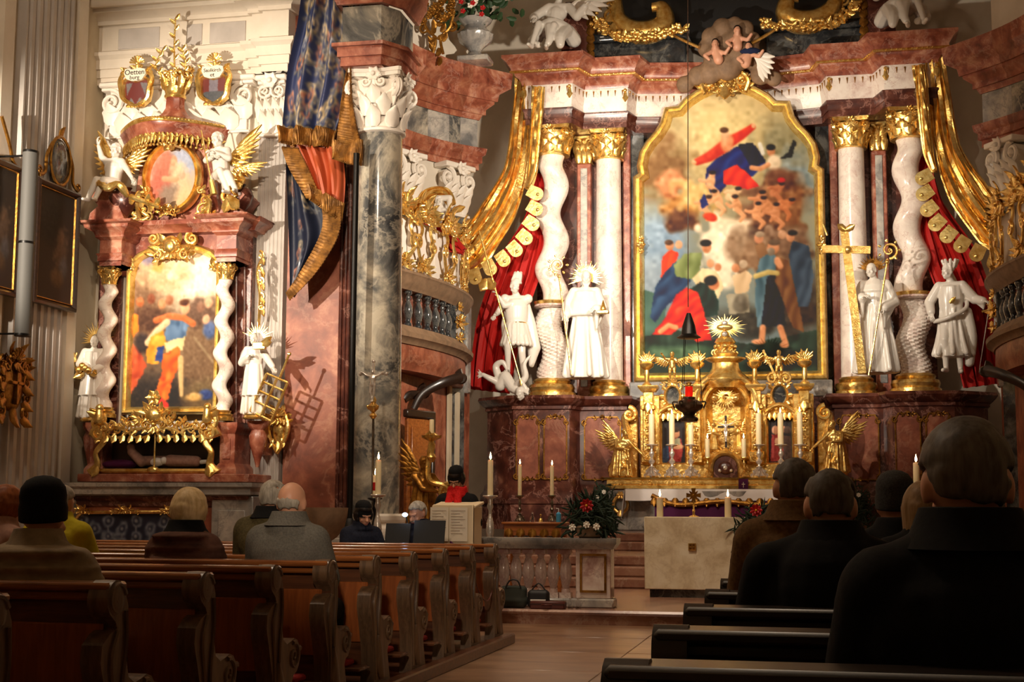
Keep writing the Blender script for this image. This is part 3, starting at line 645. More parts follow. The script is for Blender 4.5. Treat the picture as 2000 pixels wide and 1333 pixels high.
def hand(mb, c, d, up, s=1.0, curl=.5, side=1):
    """palm at c pointing along d, back of the hand towards up; five fingers"""
    d = Vector(d).normalized(); up = Vector(up); up = (up-d*up.dot(d)).normalized(); w = d.cross(up)*side; c = Vector(c)
    R = Matrix((w, d, up)).transposed(); mb.ball(c+d*.04*s, (.042*s, .052*s, .017*s), 10, 7, R)
    for i, (o, L) in enumerate(((-.031, .062), (-.0105, .074), (.0105, .078), (.031, .07))):
        p = c+d*.078*s+w*o*s; a = curl*.5; q = p+(d*math.cos(a)-up*math.sin(a))*L*.45*s; a2 = curl*1.4; r = q+(d*math.cos(a2)-up*math.sin(a2))*L*.32*s; a3 = curl*2.1; t = r+(d*math.cos(a3)-up*math.sin(a3))*L*.25*s
        mb.tube([p-d*.01*s, q, r, t, t+(t-r)*.15], [.0095*s, .009*s, .0082*s, .0068*s, .003*s], 7)
    p = c+d*.012*s+w*.036*s; q = p+(w*.7+d*.7-up*.25).normalized()*.036*s; r = q+(w*.15+d*.9-up*.45*(curl+.3)).normalized()*.034*s; mb.tube([p-w*.012*s, p, q, r, r+(r-q)*.12], [.012*s, .012*s, .0105*s, .0085*s, .003*s], 7)
def folds(n, amp, ph=0, tw=0, sharp=1):
    return lambda a, z: 1+amp*(math.sin(n*a+ph+tw*z)*.7+math.sin((n*1.6)//1*a+1.3+ph-tw*z*.6)*.3)
BASEJ = dict(pel=(0, 0, .98), che=(0, .01, 1.32), nek=(0, .01, 1.5), hed=(0, -.02, 1.655), hl=(-.09, 0, .95), hr=(.09, 0, .95), kl=(-.1, -.03, .52), kr=(.1, -.03, .52), fl=(-.11, .03, .08), fr=(.11, .03, .08),
             sl=(-.18, 0, 1.43), sr=(.18, 0, 1.43), el=(-.25, .02, 1.15), er=(.25, .02, 1.15), wl=(-.22, -.16, 1.0), wr=(.22, -.16, 1.0))
def figure(J=None, robe=None, sleeve=0.0, mantle=None, headR=None, beard=False, hairy=False, cape=0, skirt=0, fat=1.0, hs=1.0, curl=.7, foldn=9, extras=None, feet=True, seed=0, tuck=0):
    """carved figure 1.78 m high facing -Y; returns (body MB, hands MB)"""
    j = dict(BASEJ); j.update(J or {}); V = {k: Vector(v) for k, v in j.items()}; mb = MB(); hd = MB(); f = fat
    mb.limb(V['pel'], V['che'], .135*f, .15*f, 16); mb.limb(V['che']-Vector((.07, 0, 0)), V['che']+Vector((.07, 0, 0)), .125*f, .125*f); mb.limb(V['sl'], V['sr'], .075*f, .075*f); mb.limb(V['che'], V['nek'], .1*f, .065*f)
    head(mb, V['hed'], hs, headR, beard, mb if hairy else None, V['nek'])
    for s, sg in (('l', -1), ('r', 1)):
        mb.chain([V['s'+s], V['e'+s], V['w'+s]], [.068*f, .052*f, .034*f])
        if sleeve:
            mb.chain([V['s'+s], V['e'+s]], [.082*f, .085*f]); w = V['e'+s].lerp(V['w'+s], .85); mb.limb(V['e'+s], w, .08*f, (.055+sleeve*.1)); mb.limb(w, w+Vector((0, .03, -sleeve)), .05, .02); mb.limb(V['e'+s], w+Vector((0, .03, -sleeve*.9)), .05, .022)
        d = (V['w'+s]-V['e'+s]); hand(hd, V['w'+s], d, Vector((sg*.4, -.3, 1)), 1.05*hs, curl, -sg)
        mb.chain([V['h'+s], V['k'+s], V['f'+s]], [.095*f, .066*f, .042*f])
        if feet: t = V['f'+s]; mb.limb(t+Vector((0, .02, -.03)), t+Vector((sg*.03, -.17, -.045)), .045, .035, 8)
    if robe:
        top = robe.get('top', 1.42); bot = robe.get('bot', .02); wt = robe.get('waist', .17); wb = robe.get('hem', .33); n = 26; prof = []; sh = robe.get('shift', 0); vs = []
        fo = folds(foldn, robe.get('amp', .1), seed, robe.get('tw', 1.2)); seg = 72
        for k in range(n+1):
            t = k/n; z = bot+(top-bot)*t; u = max(0, (1.0-z)/1.0); r = wt+(wb-wt)*(u**.85) if z < 1.0 else wt+(.02)*math.sin((z-1)/.45*PI)
            for i in range(seg):
                a = 2*PI*i/seg; am = fo(a, z) if z < 1.05 else 1+(fo(a, z)-1)*.35; cx = sh*math.sin(z*2.2); vs.append((cx+r*am*math.cos(a), r*am*math.sin(a)*.78+robe.get('back', .04)*u, z))
        fs = [(k*seg+i, k*seg+(i+1) % seg, (k+1)*seg+(i+1) % seg, (k+1)*seg+i) for k in range(n) for i in range(seg)]+[tuple(range(seg))[::-1], tuple(n*seg+i for i in range(seg))]
        mb.add(vs, fs)
        for k in range(robe.get('ridges', 8)):      # long hanging folds
            a = 2*PI*k/robe.get('ridges', 8)+seed; x, y = math.cos(a), math.sin(a)*.78
            mb.chain([(x*wt*.9, y*wt*.9, .98), (x*(wt+wb)*.52, y*(wt+wb)*.52, .5), (x*wb*1.02+.02*math.sin(k*3), y*wb*1.02, bot+.05)], [.018, .036, .044], 8)
    if skirt:       # short tunic of pleats
        for k in range(18):
            a = 2*PI*k/18; x, y = math.cos(a), math.sin(a)*.8; mb.limb((x*.15, y*.15, 1.0), (x*.25, y*.25, 1.0-skirt), .04, .045, 8)
    if mantle:
        for pts, r0, r1 in mantle: mb.chain(spl(pts, 4), [r0+(r1-r0)*i/(4*(len(pts)-1)) for i in range(4*(len(pts)-1)+1)], 8)
    if cape:
        def cp(u, v):
            a = PI*(.08+.84*u); w = .2+.12*v; return (w*1.1*math.cos(a)*(1+.05*math.sin(9*a+v*3)), .05+w*.75*math.sin(a)*(1+.06*math.sin(11*a)), 1.46-cape*v)
        mb.grid(cp, 40, 12, .035)
    if extras: extras(mb, hd)
    return mb, hd
def place(mesh, base, s=1.0, rz=0, rx=0, ry=0):
    mesh.transform(Matrix.Translation(base) @ Matrix.Rotation(rz, 4, 'Z') @ Matrix.Rotation(rx, 4, 'X') @ Matrix.Rotation(ry, 4, 'Y') @ Matrix.Scale(s, 4)); return mesh
def xform(mb, base, s=1.0, rz=0, rx=0, ry=0):
    M = Matrix.Translation(base) @ Matrix.Rotation(rz, 4, 'Z') @ Matrix.Rotation(rx, 4, 'X') @ Matrix.Rotation(ry, 4, 'Y') @ Matrix.Scale(s, 4); mb.v = [M @ v for v in mb.v]; return mb
def carve(fig, base, s, rz=0, voxel=.013, smooth=2, rx=0, ry=0):
    return place(remesh(fig[0], voxel, min(smooth, 1), fig[1]), base, s, rz, rx, ry)
def rays(mb, c, r0, r1, n, a0=0, a1=2*PI, w=.012, seed=2):
    rnd = random.Random(seed)
    for k in range(n):
        a = a0+(a1-a0)*k/n; L = r1*(1 if k % 2 else .78)*(.94+.12*rnd.random()); ca, sa = math.cos(a), math.sin(a)
        p = [(c[0]+ca*r0-sa*w, c[1]-.006, c[2]+sa*r0+ca*w), (c[0]+ca*r0+sa*w, c[1]-.006, c[2]+sa*r0-ca*w), (c[0]+ca*L, c[1], c[2]+sa*L)]
        mb.add(p+[(x, y+.014, z) for x, y, z in p], [(0, 1, 2), (5, 4, 3), (0, 3, 4, 1), (1, 4, 5, 2), (2, 5, 3, 0)], False)
def wing(mb, c, ang, L, sg=1, back=.35):
    """feathered wing rising from c; feathers are long overlapping leaves"""
    c = Vector(c)
    for row, (n, l0, l1, w) in enumerate(((8, 1.0, .55, .15), (7, .62, .38, .14), (6, .36, .25, .13))):
        for k in range(n):
            t = k/(n-1); p = c+Vector((math.cos(ang)*L*.5*t, back*L*.25*t-.012*row, math.sin(ang)*L*.5*t)); mb.leaf(p, ang-sg*(.2+1.15*(1-t)), L*(l0*t+l1*(1-t))*.85, L*w, -.12)
    mb.tube([c, c+Vector((math.cos(ang)*L*.3, back*L*.1, math.sin(ang)*L*.32)), c+Vector((math.cos(ang)*L*.55, back*L*.25, math.sin(ang)*L*.55))], [L*.06, L*.06, L*.03], 8)
PUTTO = dict(pel=(0, 0, .62), che=(0, .01, .95), nek=(0, .01, 1.13), hed=(0, -.02, 1.32), hl=(-.1, 0, .6), hr=(.1, 0, .6), kl=(-.13, -.1, .34), kr=(.13, -.1, .34), fl=(-.13, .03, .06), fr=(.13, .03, .06), sl=(-.17, 0, 1.07), sr=(.17, 0, 1.07), el=(-.32, -.06, .9), er=(.32, -.06, .9), wl=(-.4, -.2, 1.02), wr=(.4, -.2, 1.02))
def putto(over=None, hairy=True, headR=None):
    J = dict(PUTTO); J.update(over or {}); return figure(J, fat=1.25, hs=1.35, hairy=hairy, headR=headR)
# ---------------------------------------------------------------- twisted column
def twisted(c, r, H, turns, amp, z_flute=0.0, seg=28, n=90, hand_=1, ph=0):
    vs = []
    for k in range(n+1):
        t = k/n; z = H*t; e = min(1, t/.06, (1-t)/.06); a0 = hand_*2*PI*turns*t+ph; cx = amp*e*math.cos(a0); cy = amp*e*math.sin(a0); rr = r*(1-.1*t)
        for i in range(seg):
            a = 2*PI*i/seg; q = 1+(.075*math.cos(9*(a-hand_*2*PI*turns*1.6*t)) if z < z_flute else 0); vs.append((c[0]+cx+rr*q*math.cos(a), c[1]+cy+rr*q*math.sin(a), c[2]+z))
    fs = [(k*seg+i, k*seg+(i+1) % seg, (k+1)*seg+(i+1) % seg, (k+1)*seg+i) for k in range(n) for i in range(seg)]+[tuple(range(seg))[::-1], tuple(n*seg+i for i in range(seg))]
    mb = MB(); mb.add(vs, fs); return mb
def candle(name, label, base, r, h, holder=None, hmat='silver', hh=0, group=None, lit=True, foot=.09, z0=None):
    """wax candle with wick and flame; the candlestick under it is its own thing"""
    b = Vector(base); c = thing(name, label, 'candle', b, group)
    mb = MB(); mb.lathe([(r, 0), (r*1.0, h*.02), (r*.97, h*.97), (r*.8, h), (r*.5, h-.006), (.002, h-.006)], 14, b); part('wax', mb, 'wax', c)
    mb = MB(); mb.tube([b+Vector((0, 0, h-.01)), b+Vector((.002, 0, h+.016))], .0018, 5); part('wick', mb, 'ink', c)
    if lit:
        s = max(.55, min(1.2, r/.03)); mb = MB(); mb.lathe([(.001, 0), (.009*s, .012*s), (.012*s, .024*s), (.009*s, .042*s), (.004*s, .062*s), (.0008, .078*s)], 10, b+Vector((0, 0, h+.006))); part('flame', mb, 'flame', c)
    return c
def stick(name, label, base, h, foot, mat, group=None, tri=True, pan=None):
    """turned candlestick: scrolled tripod foot, knopped stem, drip pan"""
    b = Vector(base); t = thing(name, label, 'candlestick', b, group); w = foot; fh = min(h*.3, w*1.1)
    mb = MB(); mb.lathe([(w*.36, fh*.12), (w*.62, fh*.18), (w*.5, fh*.4), (w*.3, fh*.72), (w*.2, fh)], 12, b)
    for k in range(3 if tri else 4):
        a = 2*PI*k/(3 if tri else 4)-PI/2; M0 = mb.M; mb.M = Matrix.Translation(b) @ Matrix.Rotation(a, 4, 'Z')
        mb.scroll((w*.78, 0, fh*.2), w*.2, PI*.9, 1.2, .4, -1); mb.tube(spl([(w*.2, 0, fh*.95), (w*.45, 0, fh*.75), (w*.6, 0, fh*.35), (w*.85, 0, fh*.1)], 4), w*.11, 6); mb.leaf((w*.3, 0, fh*.5), .5, w*.5, w*.4, .1); mb.M = M0
    part('foot', mb, mat, t)
    s = h-fh; k = w*.28; prof = [(k*.7, 0), (k*1.1, .04), (k*.5, .09), (k*.45, .14), (k*1.0, .22), (k*1.15, .3), (k*.6, .38), (k*.42, .44), (k*.6, .5), (k*.95, .62), (k*.8, .7), (k*.4, .78), (k*.4, .84), (k*.75, .88), (k*.5, .93), (k*.6, 1)]
    mb = MB(); mb.lathe([(r, z*s) for r, z in prof], 14, b+Vector((0, 0, fh))); part('stem', mb, mat, t)
    p = pan or w*.62; mb = MB(); mb.lathe([(p*.3, -.03), (p*.7, -.015), (p, .0), (p*.95, .012), (p*.5, .004), (.003, .004)], 16, b+Vector((0, 0, h))); part('drip_pan', mb, mat, t); return t
# ---------------------------------------------------------------- side altar on the left
def L(px, py, Y=18.2): return at(px, py, Y)
YF = 18.3
# mensa
b0 = L(125, 943, 17.2); b1 = L(492, 941, 17.2); zm = b0.z
al = thing('side_altar_table', 'marble side altar table with a blue patterned antependium in a gold frame', 'altar', ((b0.x+b1.x)/2, 17.6, STEP))
mb = MB(); mb.mould([(b0.x, 18.5), (b0.x, 17.2), (b1.x, 17.2), (b1.x, 18.5)], [(-.3, zm), (0, zm), (0, zm-.05), (-.03, zm-.07), (-.03, zm-.15), (-.08, zm-.17), (-.3, zm-.17)], False); mb.box(b0.x+.05, b1.x-.05, 17.3, 18.5, zm-.16, zm-.005); part('table_slab', mb, 'pale_grey_marble', al)
mb = MB(); mb.mould([(b0.x+.1, 18.5), (b0.x+.1, 17.3), (b1.x-.1, 17.3), (b1.x-.1, 18.5)], [(-.2, zm-.17), (.02, zm-.17), (.02, zm-.2), (-.02, zm-.24), (-.02, zm-.3), (-.05, zm-.32), (-.2, zm-.32)]); part('moulding', mb, 'deep_red_marble', al)
xs = L(350, 1030, 17.3).x; xk = L(412, 1030, 17.3).x
mb = MB(); mb.box(b0.x+.15, xk, 17.34, 18.5, STEP+.1, zm-.3, .01); part('body', mb, 'orange_marble', al)
mb = MB(); mb.box(xk, b1.x-.02, 17.3, 18.5, STEP+.1, zm-.17, .01); mb.box(xk+.1, b1.x-.12, 17.285, 17.31, STEP+.3, zm-.35, .008); part('side_block', mb, 'pale_grey_marble', al)
mb = MB(); mb.box(b0.x-.05, b1.x+.05, 17.15, 18.5, STEP-.02, STEP+.12, .02); part('plinth', mb, 'dark_marble', al)
pa = [L(142, 1052, 17.3), L(142, 1022, 17.3), L(158, 1003, 17.3), L(325, 1002, 17.3), L(345, 1022, 17.3), L(345, 1052, 17.3)]; po = [(p.x, p.z) for p in pa]; po = [(po[0][0], STEP+.2)]+po[1:5]+[(po[5][0], STEP+.2)]
P_ = Paint(0, 1.5, 0, .8, 120, 64, (26, 30, 52), None, 5)
for i in range(8):
    for jj in range(4):
        x = .1+.2*i; y = .1+.2*jj+(.1 if i % 2 else 0); P_.blob(x, y, .085, .085, (112, 118, 130), 0, .4, .5, 20, (0, 0), 0); P_.blob(x, y, .045, .05, (40, 44, 66), 0, .4, .4); P_.blob(x, y, .022, .024, (140, 142, 146), 0, .4, .3); P_.stroke([(x, y+.07), (x, y+.15)], .01, (120, 124, 132))
xl_, xr_ = po[0][0], po[-1][0]; zt_ = po[2][1]
me = P_.mesh(lambda x, y: (xl_+(xr_-xl_)*x/1.5, 17.325, zt_-(zt_-STEP-.2)*y/.8), lambda x, y: in_poly(po)(xl_+(xr_-xl_)*x/1.5, zt_-(zt_-STEP-.2)*y/.8)); part('antependium', me, 'brocade', al, sharp=0)
mb = MB(); mb.frame(po, [(-.03, 17.34), (-.03, 17.30), (-.01, 17.285), (.012, 17.30), (.015, 17.33)]); part('antependium_frame', mb, 'gold', al)
mb = MB(); cxm = (xl_+xr_)/2
for dx, w_ in ((0, .34), (-.62, .2), (.62, .2)): mb.crest(cxm+dx, zt_+.01, w_*1.5, .12, 17.29, 3, 2)
part('gilt_ornament', mb, 'gold', al)
# retable: plinth, pedestals, glazed shrine
rt = thing('side_altar_retable', 'red marble side altar retable rising behind the glazed reliquary shrine', 'altarpiece', ((b0.x+b1.x)/2, 18.4, zm))
def prect(mb, x0, x1, y0, y1, Yf, Yb, b=.01):
    p = L(x0, y1, Yf); q = L(x1, y0, Yf); mb.box(p.x, q.x, Yf, Yb, p.z, q.z, b); return p, q
mb = MB(); prect(mb, 150, 486, 926, 942, 17.75, 18.6); part('predella_base', mb, 'red_marble', rt)
mb = MB(); prect(mb, 186, 420, 838, 928, 18.28, 18.6); part('predella_back', mb, 'black', rt)
for nm, x0, x1 in (('left', 170, 204), ('right', 424, 462)):
    mb = MB(); p, q = prect(mb, x0+3, x1-3, 845, 926, 18.0, 18.6); zt1 = L(x0, 826, 18.0).z
    mb.mould([(p.x, 18.6), (p.x, 18.0), (q.x, 18.0), (q.x, 18.6)], [(-.05, q.z-.02), (.0, q.z-.02), (.03, q.z+.03), (.05, q.z+.08), (.05, zt1), (-.3, zt1)]); mb.mould([(p.x, 18.6), (p.x, 18.0), (q.x, 18.0), (q.x, 18.6)], [(-.05, p.z+.14), (0, p.z+.14), (.03, p.z+.1), (.05, p.z+.06), (.05, p.z), (-.3, p.z)]); mb.prism([(p.x+.06, p.z+.2), (q.x-.06, p.z+.2), (q.x-.06, q.z-.08), (p.x+.06, q.z-.08)], 17.985, 18.02); part('pedestal', mb, 'red_marble', rt)
# bulging brackets for the two saints
for x0, x1, y1 in ((152, 182, 826), (476, 517, 822)):
    mb = MB(); p = L(x0, y1, 18.05); q = L(x1, y1, 18.05); cx = (p.x+q.x)/2; w = (q.x-p.x)/2
    mb.lathe([(.02, -.62), (w*.35, -.5), (w*.75, -.32), (w*.85, -.2), (w*.6, -.12), (w*.9, -.08), (w, -.04), (w, 0), (.01, 0)], 20, (cx, 18.2, p.z), 1, .8); mb.box(cx-w*.5, cx+w*.5, 18.25, 18.6, p.z-.45, p.z-.05); part('bracket', mb, 'red_marble', rt)
# back slabs and columns
for q in ((236, 252, 470, 830, 18.36, 18.6), (424, 494, 456, 830, 18.4, 18.6), (182, 240, 470, 830, 18.42, 18.6)): mb = MB(); prect(mb, *q); part('back_slab', mb, 'deep_red_marble', rt)
mb = MB(); prect(mb, 236, 436, 450, 540, 18.38, 18.6); part('arch_slab', mb, 'red_marble', rt)
for px in (448, 462, 478): mb = MB(); p = L(px, 460, 18.39); mb.tube([p, L(px-1, 828, 18.39)], .025, 8); part('pilaster_bead', mb, 'deep_red_marble', rt)
for px, pb, yt, yb_, hd_ in ((211, 206, 556, 797, 1), (440, 434, 546, 803, -1)):
    p = L(px, yt, 18.12); q = L(pb, yb_, 18.12); r = 15.5*mpp(210, 700, 18.12); c = Vector(((p.x+q.x)/2, 18.12, q.z))
    col = thing('twisted_column', 'small white twisted marble column with gilt capital %s of the side altar painting' % ('left' if px < 300 else 'right'), 'column', c)
    mb = twisted(c, r*.93, p.z-q.z, 4.1, r*.42, 0, 24, 80, hd_, 1.0 if hd_ > 0 else 2.2); part('shaft', mb, 'white_marble', col)
    mb = MB(); mb.lathe([(r*1.5, -.14), (r*1.5, -.09), (r*1.3, -.08), (r*1.4, -.05), (r*1.1, -.03), (r*1.2, 0), (r*.8, .01)], 20, c); part('base', mb, 'gold', col)
    zc_ = L(px, 512 if px > 300 else 522, 18.12).z; mb = MB(); corinthian(mb, (c.x, 18.12, p.z-.01), r*.9, zc_-p.z+.01, 6, 1.35); part('capital', mb, 'gold', col)
# entablature blocks
def entab(px0, px1, ya, yf, yc, Yf, nm):
    a = L(px0, yf, Yf); b = L(px1, yf, Yf); z0 = L(px0, ya, Yf).z; z1 = a.z; z2 = L(px0, yc, Yf-.15).z; pt = [(a.x, 18.6), (a.x, Yf), (b.x, Yf), (b.x, 18.6)]
    mb = MB(); mb.mould(pt, [(-.3, z0), (0, z0), (0, z0+.06), (.02, z0+.07), (.02, z0+.14), (.04, z0+.17), (.0, z0+.18), (0, z1-.06), (.05, z1-.02), (.05, z1), (-.3, z1)]); mb.box(a.x, b.x, Yf+.01, 18.6, z0, z0+.02); part('entablature_block', mb, 'red_marble', rt)
    mb = MB(); mb.mould(pt, [(-.3, z1), (.05, z1), (.07, z1+.05), (.16, z1+.1), (.17, z1+.14), (.24, z2-.03), (.26, z2), (-.6, z2)]); part('cornice', mb, 'red_marble', rt)
entab(196, 238, 520, 462, 432, 17.95, 'l'); entab(424, 462, 512, 452, 420, 17.95, 'r')
a = L(462, 470, 18.2); 
mb = MB(); c0 = L(236, 446, 18.2); c1 = L(496, 440, 18.2); mb.mould([(c0.x, 18.2), (c1.x, 18.2), (c1.x, 18.6)], [(-.2, c0.z-.1), (.02, c0.z-.1), (.05, c0.z-.05), (.14, c0.z), (.16, c0.z+.06), (-.3, c0.z+.06)]); part('cornice_back', mb, 'red_marble', rt)
# attic behind the oval and curved canopy
at0 = [(258, 432), (262, 380), (275, 300), (262, 268), (425, 262), (412, 300), (420, 380), (428, 428)]
mb = MB(); mb.prism([(L(x, y, 18.3).x, L(x, y, 18.3).z) for x, y in at0], 18.34, 18.6); part('attic', mb, 'red_marble', rt)
def arc_path(px0, px1, Yb, bul, n=14):
    a = L(px0, 250, Yb).x; b = L(px1, 250, Yb).x; return [(a+(b-a)*t, Yb-bul*math.sin(PI*t)) for t in [i/n for i in range(n+1)]]
zc0 = L(340, 252, 17.9).z; pth = arc_path(246, 442, 18.5, .62)
mb = MB(); mb.mould(pth, [(-.6, zc0-.06), (0, zc0-.06), (.03, zc0), (.05, zc0+.05), (.08, zc0+.09), (.08, zc0+.13), (-.2, zc0+.2), (-.6, zc0+.22)], False, True); part('canopy_cornice', mb, 'red_marble', rt)
mb = MB(); mb.tube([(x, y-.1, zc0+.13) for x, y in pth], .03, 8)
for i in range(len(pth)-1):
    for k in range(3): t = k/3; mb.ball((pth[i][0]*(1-t)+pth[i+1][0]*t, pth[i][1]*(1-t)+pth[i+1][1]*t-.12, zc0+.14), .022, 6, 5)
part('gilt_bead', mb, 'gold', rt)
mb = MB()
for i in range(len(pth)-1):
    for k in range(2):
        t = k/2; x = pth[i][0]*(1-t)+pth[i+1][0]*t; y = pth[i][1]*(1-t)+pth[i+1][1]*t-.02; mb.leaf((x, y, zc0-.04), -PI/2, .16, .05, .05); mb.ball((x, y-.02, zc0-.22), .022, 6, 5)
    mb.tube(spl([(pth[i][0], pth[i][1]-.03, zc0-.05), ((pth[i][0]+pth[i+1][0])/2, (pth[i][1]+pth[i+1][1])/2-.03, zc0-.1), (pth[i+1][0], pth[i+1][1]-.03, zc0-.05)], 4), .014, 6)
part('gilt_lambrequin', mb, 'gold', rt)
c = L(338, 232, 18.15); z1 = L(338, 192, 18.15).z; r = 33*mpp(338, 200, 18.15)
mb = MB(); mb.lathe([(r*1.35, -.04), (r*1.15, 0), (r*.8, .06), (r*.58, .15), (r*.55, z1-c.z)], 24, (c.x, 18.2, c.z), 1, .8, lambda a, z: 1+.05*math.cos(8*a)); part('canopy_neck', mb, 'red_marble', rt)
mb = MB(); rc = r*.62; mb.lathe([(rc*.95, 0), (rc*1.05, .03), (rc*.95, .06), (rc*1.0, .09), (rc*1.05, .16), (rc*.9, .17)], 24, (c.x, 18.2, z1))
for k in range(8):
    a = 2*PI*k/8; mb.leaf((c.x+rc*math.cos(a), 18.2+rc*.8*math.sin(a), z1+.14), PI/2-.3*math.cos(a), .2, .11, .2 if math.sin(a) < 0 else -.2); p = Vector((c.x+rc*1.1*math.cos(a), 18.2+rc*math.sin(a), z1+.36)); mb.ball(p, .035, 7, 5)
rnd = random.Random(12)
for k in range(26):
    a = rnd.uniform(0, 2*PI); q = rnd.uniform(.05, .24); mb.rosette((c.x+q*math.cos(a), z1+.22+rnd.uniform(0, .22)), .05, 5, 18.2+.15*math.sin(a))
for dx, hh in ((-.02, .95), (.1, .5), (-.2, .5)):
    pts = spl([(c.x, 18.2, z1+.2), (c.x+dx*1.5, 18.18, z1+.2+hh*.5), (c.x+dx, 18.16, z1+.2+hh)], 5); mb.tube(pts, .012, 6)
    for i, p in enumerate(pts[2:]): mb.leaf(p, PI/2+(1 if i % 2 else -1)*.8, .11, .05, .2); mb.ball(p, .018, 6, 4)
part('crown', mb, 'gold', rt)
# gilt rocaille of the attic
for sg, px in ((-1, 282), (1, 396)):
    mb = MB()
    for (dx, dy, R) in ((0, 410, 13), (-4, 392, 9), (8, 424, 10), (-14, 424, 10), (4, 372, 8)):
        p = L(px-sg*dx, dy, 18.15); Rm = R*.0068; mb.scroll(p, Rm, PI/2, 1.3, .28, sg); mb.leaf(p, PI/2-sg*.9, Rm*2.2, Rm*.9, .3); mb.leaf(p, -.4 if sg > 0 else PI+.4, Rm*2, Rm*.8, .3)
    p = L(px+sg*14, 400, 18.15); mb.tube(spl([L(px, 380, 18.2), L(px+sg*14, 395, 18.1), L(px+sg*10, 425, 18.1)], 5), .03, 6); part('gilt_scrollwork', mb, 'gold', rt)
for px, py in ((240, 398), (462, 392)):
    p = L(px, py, 18.1); mb = MB(); mb.lathe([(.05, -.3), (.12, -.28), (.08, -.2), (.2, -.05), (.24, .06), (.2, .15), (.1, .18), (.13, .22), (.02, .23)], 18, p, 1, .8); part('urn', mb, 'deep_red_marble', rt)
for x0, x1 in ((176, 246), (424, 482)):       # stepped seats under the two putti
    mb = MB(); p = L(x0, 432, 18.0); q = L(x1, 432, 18.0); z0 = p.z; s = 1 if x0 < 300 else -1; xa, xb = (p.x, q.x) if s > 0 else (q.x, p.x)
    prof = [(xa, z0), (xb, z0), (xb-s*.1, z0+.2), (xb-s*.06, z0+.32), (xb-s*.2, z0+.42), (xa+s*.1, z0+.42), (xa+s*.02, z0+.34), (xa+s*.14, z0+.2), (xa+s*.02, z0+.1)]; mb.prism(prof, 17.95, 18.5); part('volute_seat', mb, 'red_marble', rt)
# main painting
def arch_outline(x0, x1, yb, ys, yt, n=10):
    cx = (x0+x1)/2; pts = [(x0, yb), (x0, ys)]
    sh = 0
    for i in range(n+1):
        t = i/n; a = PI*(1-t); pts.append((cx+(x1-x0)/2*.97*math.cos(a), ys-(ys-yt)*math.sin(a)**.75))
    pts += [(x1, ys), (x1, yb)]; return pts
def skew(pts, xb0, xb1, xt0, xt1, yb, yt):    # the frame leans with the view
    out = []
    for x, y in pts: u = (x-xb0)/(xb1-xb0); t = (yb-y)/(yb-yt); out.append(((xb0+(xt0-xb0)*t)+((xb1-xb0)+((xt1-xt0)-(xb1-xb0))*t)*u, y))
    return out
out = arch_outline(L(246, 700, YF).x, L(428, 700, YF).x, L(336, 806, YF).z, L(336, 528, YF).z, L(336, 480, YF).z)
pt = thing('side_altar_painting', 'arched side altar painting of a striding robed figure in a gold frame', 'painting', (out[0][0], YF, out[0][1]))
xw = out[-1][0]-out[0][0]; zb0 = out[0][1]; zt0 = max(p[1] for p in out)
P_ = Paint(0, 100, 0, 165, 100, 165, (226, 206, 176), (62, 50, 40), 3)
P_.blob(20, 60, 40, 60, (140, 112, 88), 0, .8, .4).blob(78, 100, 40, 70, (132, 108, 84), .2, .8, .4).blob(75, 30, 40, 34, (250, 236, 210), 0, .9, .2).blob(38, 26, 26, 20, (214, 186, 150), 0, .8, .3).blob(50, 8, 40, 10, (240, 222, 190), 0, .8)
P_.blob(30, 150, 40, 22, (56, 46, 40), 0, .6, .3).blob(84, 150, 22, 16, (110, 92, 64), 0, .6, .3).blob(22, 72, 22, 12, (104, 76, 58), 0, .7, .5).blob(80, 66, 20, 14, (120, 96, 80), 0, .7, .5)
for x, y, w_, c_ in ((22, 12, 9, (150, 140, 160)), (30, 20, 8, (214, 176, 110)), (46, 30, 6, (240, 214, 180)), (52, 22, 7, (232, 206, 170))): P_.blob(x, y, w_, w_*.8, c_, .3, .6, .4)
for x, y, c_ in ((12, 55, (196, 130, 90)), (24, 52, (150, 96, 70)), (36, 58, (200, 150, 112)), (44, 54, (170, 120, 90)), (86, 58, (214, 176, 146)), (78, 62, (150, 116, 96))): P_.blob(x, y, 4.4, 5.2, c_, 0, .4)
P_.poly([(0, 66), (10, 68), (12, 84), (4, 92), (0, 92)], (226, 138, 52), 10, 10).poly([(2, 94), (14, 104), (22, 118), (10, 140), (2, 150), (6, 120)], (190, 96, 60), 10, 12).blob(16, 96, 8, 10, (70, 56, 54), 0, .5)
P_.poly([(40, 74), (58, 68), (66, 78), (62, 92), (50, 98), (40, 92)], (104, 128, 156), 12, 16).stroke([(30, 74), (44, 70), (60, 72), (70, 78)], 3.2, (206, 124, 78)).stroke([(42, 76), (32, 84), (22, 96)], 3.5, (222, 196, 160))
P_.poly([(26, 90), (38, 84), (42, 96), (34, 118), (22, 116), (20, 104)], (222, 160, 64), 12, 16).poly([(40, 96), (62, 90), (60, 104), (44, 112)], (222, 206, 160), 10, 12).poly([(38, 108), (56, 100), (58, 112), (50, 134), (46, 152), (36, 158), (32, 146), (38, 128)], (214, 112, 42), 14, 22, .6)
P_.poly([(32, 100), (40, 98), (38, 116), (30, 114)], (62, 84, 140), 8, 6).stroke([(58, 112), (59, 132), (60, 148)], [3, 2.6, 2], (204, 176, 130)).stroke([(34, 150), (44, 158)], 3, (206, 70, 60)).blob(61, 62, 5, 6.5, (226, 178, 142), 0, .35).blob(60, 57, 5, 3.5, (110, 74, 48), 0, .4)
P_.stroke([(72, 92), (98, 122)], 1.3, (150, 130, 104)).blob(88, 84, 7, 9, (96, 112, 148), 0, .5).blob(84, 74, 4, 5, (210, 170, 140)).blob(86, 148, 8, 5, (60, 78, 126), 0, .5).blob(74, 150, 8, 4, (196, 160, 104), 0, .6)
